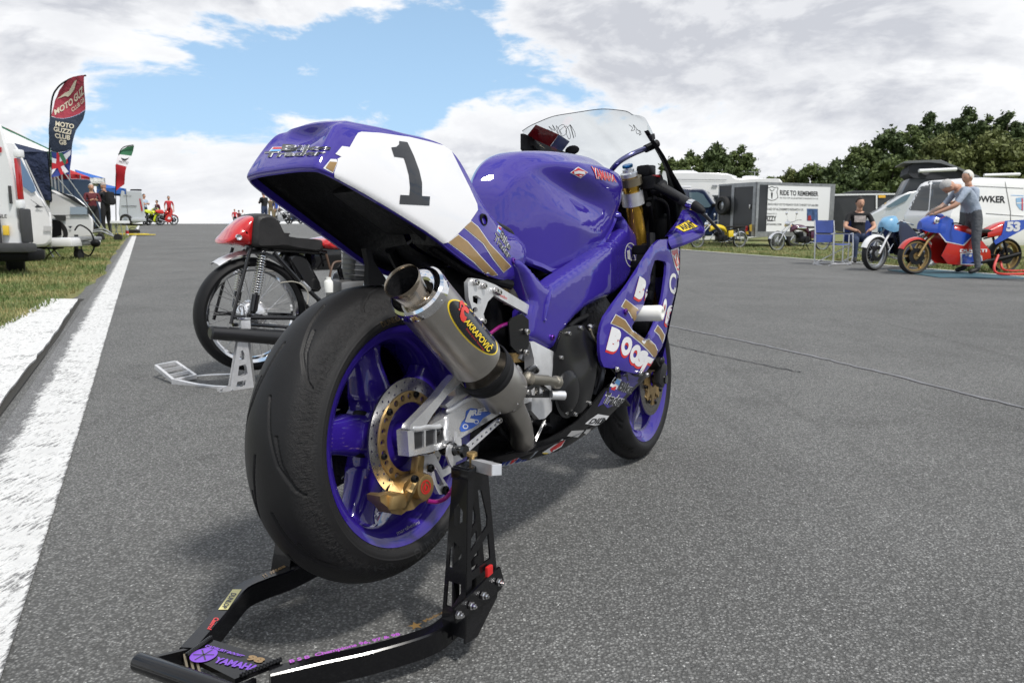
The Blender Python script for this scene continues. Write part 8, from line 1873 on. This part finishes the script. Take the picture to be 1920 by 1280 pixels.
# silver van at the crest
sv = empty('silver_van', tuple(GP(250, 44)), 0, 'silver van parked on the verge near the crest beside the small flag', 'van')
extr('body', [(226, 362), (232, 358), (262, 358), (266, 362), (270, 385), (272, 410), (268, 416), (226, 416)], 44, 49, VSILV, sv, chamf=.05); psv = Vector((0, 43.97, 0))
extr('roof_rack', [(246, 355), (264, 355), (264, 357), (246, 357)], 44.5, 47, BLACKM, sv, chamf=.01); poly_pl([(261, 372), (263, 372), (268, 395), (265, 396)], psv, pN, TAILR, sv, 'tail_lamp', .01); poly_pl([(228, 386), (256, 386), (256, 387.4), (228, 387.4)], psv, pN, CHARC, sv, 'body_seam', .01); text_pl('MOTORCYCLES', [(231, 366), (246, 366), (246, 369), (231, 369)], psv, pN, SEAM, sv, 0)
poly_pl(ell(239, 412, 9, 9), psv, pN, BLACKM, sv, 'wheel_arch', .01); road_wheel(GP(239, 44.1)+Vector((0, -.12, .32)), .33, .2, sv)
blk('bumper', 226, 409, 273, 415, 43.9, .1, VSILV, sv, .02)
# bikes and people near the crest
NY = mat('fluo_yellow_paint', (.60, .70, .03), .3, 0, .7)
def cp(u, D_): return GP(u, D_)
bmoto('yellow and white race bike beside the silver van', cp(298, 46), cp(278, 45), dict(style='race', R=.30, c1=NY, c2=VWHITE, wire=False, nose2=True, tw=.05))
bmoto('bright red race bike standing on the asphalt near the crest', cp(326, 46.2), cp(301, 45.6), dict(style='race', R=.30, c1=RRED, c2=VWHITE, wire=False, tw=.05, flash=[[(.6, .35), (.9, .32), (.95, .45), (.7, .48)]]))
person('man in red shirt standing behind the red race bike', cp(319, 47.5), 1.70, R_(-60), J_stand(), [SKIN, mat('red_shirt', (.45, .02, .03), .8), BLKT, SHOE, .5], DARKH)
person('crouching person in dark red between the yellow and red race bikes', cp(297, 47), 1.45, R_(-120), J_stand(), [SKIN, MARJ, BLKT, SHOE, 2], DARKH)
person('person in pale blue shirt beside the rear of the silver van', cp(273, 45.5), 1.78, R_(-20), J_stand('front'), [SKIN, mat('pale_blue_shirt', (.40, .50, .62), .8), DENIM, SHOE, .5], DARKH)
person('distant person in a red top on the crest, left of the red seat', GP(441, 80), 1.75, R_(-60), J_stand(), [SKIN, MATS['red_shirt'], BLKT, SHOE, 2], DARKH)
person('distant person in white on the crest just behind the red seat', GP(456, 84), 1.78, R_(-60), J_stand(), [SKIN, mat('white_shirt', (.7, .7, .7), .8), BLKT, SHOE, .5], DARKH)
person('distant person in dark red beside the person in white on the crest', GP(449, 82), 1.70, R_(160), J_stand(), [SKIN, MARJ, DENIM, SHOE, .5], DARKH)
person('photographer in black and navy standing below the purple tail', GP(497, 40), 1.82, R_(150), J_stand('front'), [SKIN, TSB, DENIM, SHOE, 2], DARKH)
person('person in blue top among the far group right of the photographer', GP(519, 52), 1.70, R_(-100), J_stand(), [SKIN, mat('bright_blue_top', (.03, .08, .40), .8), mat('khaki_trousers', (.20, .16, .09), .8), SHOE, .5], DARKH)
person('person in khaki among the far group behind the photographer', GP(509, 50), 1.74, R_(-70), J_stand(), [SKIN, mat('khaki_jacket', (.12, .09, .05), .8), MATS['khaki_trousers'], SHOE, 2], DARKH)
bmoto('white race bike in the far group under the purple tail', cp(522, 52), cp(540, 51), dict(style='race', R=.30, c1=VWHITE, c2=BLACKG, wire=False, tw=.05))
bmoto('dark motorcycle at the right end of the far group', cp(545, 52), cp(564, 51), dict(style='race', R=.30, c1=DNAV, c2=BLACKG, wire=False, tw=.05))
# ------------------------------------------------------------ vintage racer with the red seat and its silver stand
VO = B(472, 589, 4.12); VH = R_(48)
vX = Vector((math.sin(VH), math.cos(VH), 0)); vZ = Vector((0, 0, 1)); vY = vZ.cross(vX)
vb_ = empty('vintage_motorcycle', (VO.x, VO.y, G(VO.x, VO.y)), 0, 'vintage racing motorcycle with red seat hump and wire wheels on a silver stand', 'motorcycle')
VB = Vector(vb_.location)
def V2(u, v, y):
    n = vY; p0 = VO+vY*y; r = ray(u, v); q = CAM+r*((p0-CAM).dot(n)/r.dot(n)); d = q-VO; return (d.dot(vX), y, d.dot(vZ))
def toW(p): p = Vector(p); return VO+vX*p.x+vY*p.y+vZ*p.z
def vput(m_, n, mm_, par=None, **k):
    m_.v = [tuple(toW(v)) for v in m_.v]; return m_.build(n, mm_, par or vb_, off=tuple(-VB), **k)
def c6(x, y): return (270+x/3.3675, 380+y/3.3675)
def vslab(name, px, y, hw, mm_, par=None, ins=.03, hw2=None):
    pr = [V2(*c6(*q), y) for q in px]; P_ = cr([(p[0], 0, p[2]) for p in pr], 3, closed=True); cx_ = sum(p.x for p in P_)/len(P_); cz = sum(p.z for p in P_)/len(P_)
    rows = []
    for k in range(9):
        a = math.pi*k/8; yy = -math.cos(a)*hw; i_ = ins*(1-math.sin(a)**.5) if 0 < k < 8 else ins*1.2
        ring = []
        for p in P_:
            d = Vector((cx_-p.x, 0, cz-p.z)); l = d.length or 1; ring.append((p.x+d.x/l*i_, yy, p.z+d.z/l*i_))
        rows.append(ring)
    m_ = MB(); m_.grid(rows, closed=True)
    for r in (rows[0], rows[-1]): vs, ts, _ = tri2d([(q[0], q[2]) for q in r]); m_.add([(a, r[0][1], b_) for a, b_ in vs], ts)
    return vput(m_, name, mm_, par, angle=55)
def wirewheel(x, R, nm, hubr):
    m_ = MB(); rr = R-.052; m_.lathe([(-.026, rr-.012), (-.030, rr+.006), (-.026, rr+.010), (0, rr-.004), (.026, rr+.010), (.030, rr+.006), (.026, rr-.012), (.012, rr-.022), (-.012, rr-.022)], (x, 0, 0), 'Y', 72, closed=True); w_ = vput(m_, nm, CHROME)
    m_ = MB(); m_.lathe([(-.042, rr+.004), (-.053, rr+.022), (-.048, R-.018), (-.030, R-.004), (0, R), (.030, R-.004), (.048, R-.018), (.053, rr+.022), (.042, rr+.004)], (x, 0, 0), 'Y', 96); vput(m_, 'tyre', RUBBER2, w_)
    m_ = MB(); m_.lathe([(-.055, 0), (-.055, hubr*.5), (-.045, hubr*.9), (-.035, hubr), (.03, hubr), (.035, hubr*.5), (.055, hubr*.4), (.055, 0)], (x, 0, 0), 'Y', 36)
    for k in range(14): a = 2*math.pi*k/14; m_.ball((x+hubr*.82*math.cos(a), -.046, hubr*.82*math.sin(a)), .005, 6, 4)
    vput(m_, 'wheel_hub', ALU, w_)
    for k in range(36):
        a = 2*math.pi*k/36; sy = -.034 if k % 2 else .034; a2 = a+(.32 if k % 4 < 2 else -.32); m_ = MB(); m_.tube([(x+hubr*.95*math.cos(a), sy, hubr*.95*math.sin(a)), (x+(rr-.018)*math.cos(a2), sy*.2, (rr-.018)*math.sin(a2))], .0016, 5, caps=False)
        vput(m_, 'spoke', STEEL, w_)
    return w_
wirewheel(0, .306, 'rear_wheel', .075); wirewheel(1.34, .306, 'front_wheel', .085)
hump = vslab('seat_hump', [(475, 258), (498, 212), (545, 150), (600, 105), (640, 84), (665, 90), (668, 180), (650, 274), (560, 268)], 0, .105, RED_LACQ, None, .05)
vslab('seat_cushion', [(628, 270), (626, 180), (640, 92), (690, 68), (740, 74), (770, 95), (790, 140), (815, 195), (860, 220), (960, 228), (1060, 234), (1072, 262), (1068, 305), (970, 303), (850, 298), (690, 284)], 0, .128, LEATHER, None, .025)
m_ = MB(); q = V2(*c6(598, 218), -.118); m_.lathe([(0, 0), (.002, .007), (.006, .012), (.008, .0145), (0, .016), (-.004, .016)], q, (0, -1, 0), 20); vput(m_, 'seat_stud', CHROME, hump)
vslab('fuel_tank', [(1072, 238), (1150, 215), (1300, 190), (1500, 195), (1560, 240), (1500, 290), (1300, 300), (1075, 284)], 0, .13, RED_LACQ, None, .04)
def vt_(name, pts, r, mm_, par=None, n=10): m_ = MB(); m_.tube([V2(*c6(x, y), yy) for x, y, yy in pts], r, n); return vput(m_, name, mm_, par)
for sy in (-1, 1):
    y_ = -.115*(1 if sy < 0 else -1)
    def VM(x, y): q = V2(*c6(x, y), -.115); return Vector((q[0], y_, q[2]))
    m_ = MB(); a, b_ = VM(750, 318), VM(690, 680); m_.tube([a, b_], .009, 10); m_.tube([a.lerp(b_, .72), b_], .021, 14); m_.ball(a, .018); m_.ball(b_, .018); sh = vput(m_, 'shock_absorber', BLACKG)
    for k in range(15):
        t_ = .06+.62*(k/14)**1.0; c_ = a.lerp(b_, t_); d = (b_-a).normalized(); u_ = Vector((0, 1, 0)); w2 = d.cross(u_); m_ = MB(); m_.tube([c_+(u_*math.cos(2*math.pi*j/12)+w2*math.sin(2*math.pi*j/12))*.0235+d*.002*math.sin(2*math.pi*j/12) for j in range(12)], .0036, 6, closed=True); vput(m_, 'spring_coil', CHROME, sh)
    m_ = MB(); m_.tube([VM(672, 290), VM(548, 765)], .009, 10); vput(m_, 'seat_stay', BLACKG)
    m_ = MB(); m_.tube([VM(820, 318), VM(975, 490), VM(1100, 610)], .012, 12); m_.tube([VM(1100, 610), VM(1200, 740)], .014, 10); vput(m_, 'frame_tube', BLACKG)
    m_ = MB(); m_.tube([VM(560, 722), VM(950, 728), VM(1200, 735)], .012, 12); vput(m_, 'swingarm', BLACKG)
    m_ = MB(); m_.tube([Vector((1.34, y_*.8, 0)), Vector((1.16, y_*.8, .52))], .017, 10); vput(m_, 'fork_leg', CHROME)
m_ = MB(); m_.tube([V2(*c6(640, 280), -.08), V2(*c6(1150, 318), -.08)], .014, 8); m_.tube([V2(*c6(640, 280), .08), V2(*c6(1150, 318), .08)], .014, 8); m_.box((.42, 0, .30), (.20, .16, .16), None, .03); m_.tube([(.52, 0, .30), (.60, 0, -.05), (1.02, 0, -.02), (1.16, 0, .45), (.6, 0, .42)], .016, 8); vput(m_, 'frame', BLACKG)
m_ = MB(); m_.tube([V2(*c6(985, 492), -.13), V2(*c6(1045, 552), -.13)], .0135, 10); vput(m_, 'silver_sleeve', CHROME)
m_ = MB(); m_.tube([V2(*c6(415, 820), -.16), V2(*c6(425, 820), -.16), V2(*c6(600, 833), -.16), V2(*c6(850, 850), -.16), V2(*c6(1150, 850), -.15)], [.026, .034, .037, .042, .022], 24); vput(m_, 'exhaust_silencer', mat('satin_black_pipe', (.010, .010, .011), .35, 0, .3))
m_ = MB(); m_.box((.62, 0, .05), (.26, .20, .22), None, .03); m_.box((.68, 0, .26), (.16, .16, .24), (0, .1, 0), .02)
for k in range(6): m_.box((.68+.004*k, 0, .18+.03*k), (.22, .22, .006), (0, .1, 0))
vput(m_, 'engine', mat('grey_cast_alloy', (.20, .20, .20), .5, .8))
m_ = MB(); m_.grid([[(rr_*math.cos(R_(a)), yy, rr_*math.sin(R_(a))) for yy, rr_ in ((-.055, .325), (-.04, .338), (0, .345), (.04, .338), (.055, .325))] for a in range(20, 130, 8)]); vput(m_, 'rear_mudguard', ALU2)
vslab('oil_tank', [(870, 330), (960, 320), (1020, 400), (1080, 540), (1000, 560), (930, 470)], 0, .09, BLACKG, None, .02)
m_ = MB(); m_.tube(cr([V2(*c6(860, 505), -.14), V2(*c6(940, 498), -.14), V2(*c6(1000, 520), -.14), V2(*c6(1035, 570), -.14), V2(*c6(1030, 640), -.14)], 6), .0028, 6); vput(m_, 'cable', mat('grey_cable', (.35, .33, .28), .5))
m_ = MB(); q = V2(*c6(1165, 525), -.16); m_.lathe([(-.035, 0), (-.035, .024), (.02, .026), (.03, .020), (.034, .015), (.048, .015), (.048, 0)], q, 'Z', 20); vput(m_, 'catch_bottle', NYLON)
m_ = MB(); m_.tube(cr([V2(*c6(1172, 480), -.16), V2(*c6(1180, 430), -.16), V2(*c6(1200, 380), -.15), V2(*c6(1245, 370), -.15)], 5), .006, 8); m_.tube([V2(*c6(1150, 325), -.12), V2(*c6(1175, 420), -.12)], .007, 8); vput(m_, 'breather_pipe', mat('copper_brown', (.10, .06, .04), .5))
m_ = MB(); m_.prism([(.55, .02), (.75, -.04), (1.10, 0), (1.22, .20), (1.30, .48), (1.15, .62), (1.0, .45), (.80, .30), (.60, .18)], lambda x, z: (x, -.19, z), lambda x, z: (x, -.18, z)); m_.prism([(.55, .02), (.75, -.04), (1.10, 0), (1.22, .20), (1.30, .48), (1.15, .62), (1.0, .45), (.80, .30), (.60, .18)], lambda x, z: (x, .19, z), lambda x, z: (x, .18, z)); vput(m_, 'fairing', mat('pale_grey_fairing', (.50, .53, .55), .3, 0, .6))
m_ = MB(); m_.tube([V2(*c6(560, 770), -.11), V2(*c6(700, 770), -.11), V2(*c6(960, 790), -.11)], .010, 8); q = V2(*c6(665, 705), -.12); m_.ball(q, .013); m_.tube([(0, -.12, 0), (0, .12, 0)], .011, 10); vput(m_, 'axle', BLACKG)
m_ = MB(); m_.tube(cr([V2(*c6(610, 690), -.13), V2(*c6(600, 660), -.13), V2(*c6(625, 655), -.13), V2(*c6(632, 690), -.13), V2(*c6(640, 720), -.13)], 4), .0032, 6); vput(m_, 'lock_clip', STEEL)
# silver stand
ss = empty('paddock_stand', (VO.x-vY.x*.13, VO.y-vY.y*.13, G(VO.x, VO.y)), 0, 'bright silver paddock stand under the rear wheel of the vintage motorcycle', 'paddock stand')
SO_ = Vector(ss.location)
def sput(m_, n, mm_=ALU2, par=None, **k): m_.v = [tuple(toW(v)) for v in m_.v]; return m_.build(n, mm_, par or ss, off=tuple(-SO_), **k)
post = [(598, 845), (655, 845), (675, 950), (712, 1205), (640, 1212), (478, 1200), (475, 1180), (548, 1160), (575, 1000)]
ph = [[(612, 935), (625, 930), (635, 960), (632, 990), (602, 995)], [(600, 1030), (640, 1020), (650, 1040), (655, 1080), (620, 1098), (592, 1095)], [(590, 1130), (645, 1118), (640, 1150), (620, 1160), (582, 1160)]]
for y_, nm in ((-.165, 0), (-.135, 1)):
    o2 = [V2(*c6(*q), -.165) for q in post]; h2 = [[V2(*c6(*q), -.165) for q in h_] for h_ in ph]
    m_ = MB(); m_.prism([(q[0], q[2]) for q in o2], lambda x, z: (x, y_, z), lambda x, z: (x, y_+.004, z), [[(q[0], q[2]) for q in h_] for h_ in h2]); sput(m_, 'stand_plate', angle=20)
m_ = MB(); m_.prism([(q[0], q[2]) for q in [V2(*c6(*q), -.165) for q in [(650, 845), (668, 845), (712, 1205), (700, 1205)]]], lambda x, z: (x, -.1655, z), lambda x, z: (x, -.1345, z)); sput(m_, 'stand_edge', CHROME, angle=20)
a = V2(*c6(634, 790), -.15); m_ = MB(); m_.box(a, (.050, .045, .085), None, .004); sput(m_, 'stand_post'); m_ = MB(); m_.box((a[0]-.005, -.15, a[2]+.048), (.062, .05, .012), (0, .05, 0), .003); sput(m_, 'post_top', CHROME)
b0_ = V2(*c6(600, 1190), -.165); zz = b0_[2]
def SP(x, y, z_): r = ray(*c6(x, y)); wz = VO.z+z_; q = CAM+r*((wz-CAM_H)/r.z); d = q-VO; return Vector((d.dot(vX), d.dot(vY), z_))
za = zz+.02
def flatbar(pts, w_, h_, name):
    rows = []
    for i, p in enumerate(pts):
        d = (pts[min(i+1, len(pts)-1)]-pts[max(i-1, 0)]).normalized(); s_ = Vector((-d.y, d.x, 0)).normalized()*w_/2; hh = Vector((0, 0, h_)); rows.append([p-s_, p+s_, p+s_-hh, p-s_-hh])
    m_ = MB(); m_.grid(rows, closed=True); m_.poly(rows[0]); m_.poly(rows[-1]); sput(m_, name, ALU2, angle=25)
flatbar([SP(560, 1160, za), SP(440, 1155, za), SP(330, 1142, za), SP(180, 1110, za+.02)], .022, .042, 'stand_arm')
flatbar([SP(575, 1078, za), SP(400, 1085, za), SP(330, 1092, za), SP(225, 1108, za+.02)], .022, .040, 'stand_arm')
hA, hB, hC, hD = SP(200, 998, za+.07), SP(75, 1022, za+.07), SP(185, 1112, za+.02), SP(325, 1085, za+.02)
for a, b_, w_ in ((hA, hB, .018), (hB, hC, .016), (hA, hD, .016), (hC, hD, .016)): flatbar([a, b_], w_, .022, 'stand_handle')
for t_ in (.35, .7): flatbar([hB.lerp(hC, t_), hA.lerp(hD, t_)], .008, .018, 'handle_rib')
for x, y in ((490, 1178), (556, 1183), (634, 1185)): m_ = MB(); q = V2(*c6(x, y), -.167); bolt(m_, q, .006, (0, -1, 0), .005); sput(m_, 'stand_bolt', CHROME)

# ------------------------------------------------------------ trees
BARK = mat('bark', (.06, .05, .04), .9, bump=(8, .8))
def leafmat(name, a, b_):
    m, t, bs, tc = special(name); P = tc.outputs['Object']; n = t.noise(P, .9, 4, .6); n2 = t.noise(P, 9, 2, .6)
    c = t.mix(t.ramp(t.math('ADD', t.math('MULTIPLY', n, .5), t.math('MULTIPLY', n2, .5)), .38, .62), a, b_); t.l.new(c, bs.inputs['Base Color']); bs.inputs['Roughness'].default_value = .6; bs.inputs['Specular IOR Level'].default_value = .25
    return m
LF = [leafmat('dark_leaves', (.050, .075, .024, 1), (.13, .165, .052, 1)), leafmat('olive_leaves', (.075, .090, .028, 1), (.16, .18, .060, 1)), leafmat('deep_leaves', (.036, .058, .022, 1), (.095, .128, .044, 1))]
def tree(u, v, D_, wpx, kind, label, seed, cat='tree', tall=1.0, group=None, dens=1.0):
    g_ = GP(u, D_); top = B(u, v, D_).z; H_ = top-g_.z; wd = wpx/1457*D_; rng = np.random.RandomState(seed)
    r = empty('tree' if cat == 'tree' else 'bush', tuple(g_), 0, label, cat, group)
    m_ = MB(); tr_ = .035*H_*.5+.05; m_.tube([(0, 0, -.1), (.03*H_, 0, H_*.3), (0, .02*H_, H_*.6), (.01, 0, H_*.9)], [tr_, tr_*.75, tr_*.45, tr_*.1], 8)
    nc = int(105*tall)+10; cs = []
    for k in range(nc):
        t_ = rng.rand()**.8; zc = H_*(.16+.74*t_); prof = math.sqrt(max(.04, 1-((t_-.42)/(.64 if kind != 2 else .60))**2)); rad = wd/2*prof*(.25+.75*rng.rand()**.5); a = rng.rand()*2*math.pi
        c_ = np.array([rad*math.cos(a)*.80, rad*math.sin(a)*.8, zc]); cr2 = wd*(.045+.080*rng.rand()**1.5)*(1-.3*t_); cs.append((c_, cr2))
        if k % 7 == 0: m_.tube([(0, 0, max(.2*H_, zc-.25*H_)), tuple(c_*np.array([.5, .5, 1])-np.array([0, 0, .08*H_])), tuple(c_)], [tr_*.35, tr_*.2, tr_*.06], 5)
    m_.build('trunk', BARK, r)
    cs.append((np.array([0, 0, H_*.93]), wd*.10)); V = []; n = int((17000 if kind else 12500)*dens/len(cs)); ls = .0031*D_*(1 if kind else .9)
    for c_, cr2 in cs:
        d = rng.randn(n, 3); d /= np.linalg.norm(d, axis=1)[:, None]; rr = cr2*(.35+.75*rng.rand(n)+.9*rng.rand(n)**6)*(1+.35*np.sin(d[:, 0]*5+c_[0]*3)*np.sin(d[:, 2]*6+c_[2])); p = c_+d*rr[:, None]*np.array([1, 1, .8 if kind != 3 else 1.3])
        u1 = rng.randn(n, 3); u1 /= np.linalg.norm(u1, axis=1)[:, None]; u2 = np.cross(u1, d+.3*rng.randn(n, 3)); u2 /= np.linalg.norm(u2, axis=1)[:, None]+1e-9; s = ls*(.5+.9*rng.rand(n))[:, None]
        V.append(np.stack([p-u1*s*.9, p+u2*s*.45, p+u1*s*.9, p-u2*s*.45], 1).reshape(-1, 3))
    V = np.concatenate(V); V = V[:len(V)//4*4]; nf = len(V)//4
    me = bpy.data.meshes.new('crown'); me.vertices.add(len(V)); me.vertices.foreach_set('co', V.astype(np.float32).ravel()); me.loops.add(nf*4); me.loops.foreach_set('vertex_index', np.arange(nf*4, dtype=np.int32)); me.polygons.add(nf); me.polygons.foreach_set('loop_start', np.arange(0, nf*4, 4, dtype=np.int32)); me.update(calc_edges=True)
    me.materials.append(LF[min(kind, 2)]); o = bpy.data.objects.new('crown', me); COL.objects.link(o); o.parent = r; return r
TL = [(1255, 292, 78, 60, 0, 'pale tree partly hidden by the screen edge, leftmost of the trees over the motorhome', 'tree'), (1290, 279, 75, 62, 0, 'tree second from the left above the roof of the motorhome', 'tree'), (1338, 266, 75, 76, 2, 'tallest tree above the motorhome roof', 'tree'), (1384, 268, 76, 66, 0, 'right-hand tree of the clump above the motorhome', 'tree'), (1400, 316, 74, 60, 2, 'low tree at the right foot of the clump over the motorhome', 'tree'),
      (1440, 332, 92, 60, 0, 'small far bush seen above the sign trailer left end', 'bush'), (1478, 318, 80, 70, 1, 'rounded bush above the words on the sign trailer', 'bush'), (1520, 306, 78, 78, 0, 'broad bush rising above the right end of the sign trailer', 'bush'), (1562, 298, 76, 70, 2, 'dark bush just left of the big wood, above the dark trailer', 'bush'),
      (1612, 264, 72, 84, 0, 'leftmost large tree of the wood with an open crown', 'tree'), (1655, 236, 72, 90, 2, 'large tree rising on the left slope of the wood', 'tree'), (1695, 226, 73, 78, 0, 'tree left of the tall pointed one in the wood', 'tree'), (1728, 200, 74, 66, 2, 'tall pointed dark tree left of the middle of the wood', 'tree'), (1762, 222, 76, 70, 0, 'tree in the dip between the two tall tops of the wood', 'tree'), (1798, 192, 74, 82, 2, 'tallest dark tree in the middle of the wood', 'tree'), (1838, 208, 75, 66, 0, 'narrow tree right of the tallest one in the wood', 'tree'), (1872, 200, 74, 72, 2, 'dark pointed tree near the right edge of the wood', 'tree'), (1912, 212, 75, 80, 0, 'tree cut off by the right edge of the photograph', 'tree'),
      (1600, 312, 62, 90, 2, 'dense dark bush above the right half of the dark trailer', 'bush'), (1668, 292, 60, 100, 0, 'broad bush in front of the wood, left of the pop-up roof', 'bush'), (1760, 248, 62, 120, 1, 'olive green bushy tree in front of the wood above the pop-up roof', 'tree'), (1850, 240, 62, 120, 1, 'lighter olive tree in front of the wood above the white van', 'tree'), (1925, 252, 62, 100, 0, 'bushy tree at the right edge in front of the wood', 'tree')]
for k, (u, v, D_, wp, kd, lb, ct) in enumerate(TL): tree(u, v, D_, wp*1.22, kd, lb, 100+k, ct, 1.0 if ct == 'tree' else .7)
# low scrub that closes the foot of the wood
rng = np.random.RandomState(3); V = []
for k in range(9000):
    u = 1235+rng.rand()*760; D_ = 84+rng.rand()*8; q = GP(u, D_); h_ = (2.2+(2.0 if u > 1570 else 0)+1.6*math.sin(u*.021))*rng.rand(); p = np.array([q.x, q.y, h_]); a = rng.randn(3)*.42; b_ = rng.randn(3)*.42; V += [p-a, p+b_, p+a, p-b_]
m_ = MB(); m_.add([tuple(v) for v in V], [(4*i, 4*i+1, 4*i+2, 4*i+3) for i in range(len(V)//4)]); tag(m_.build('hedge_scrub', LF[2], recalc=False, smooth=False), kind='stuff')
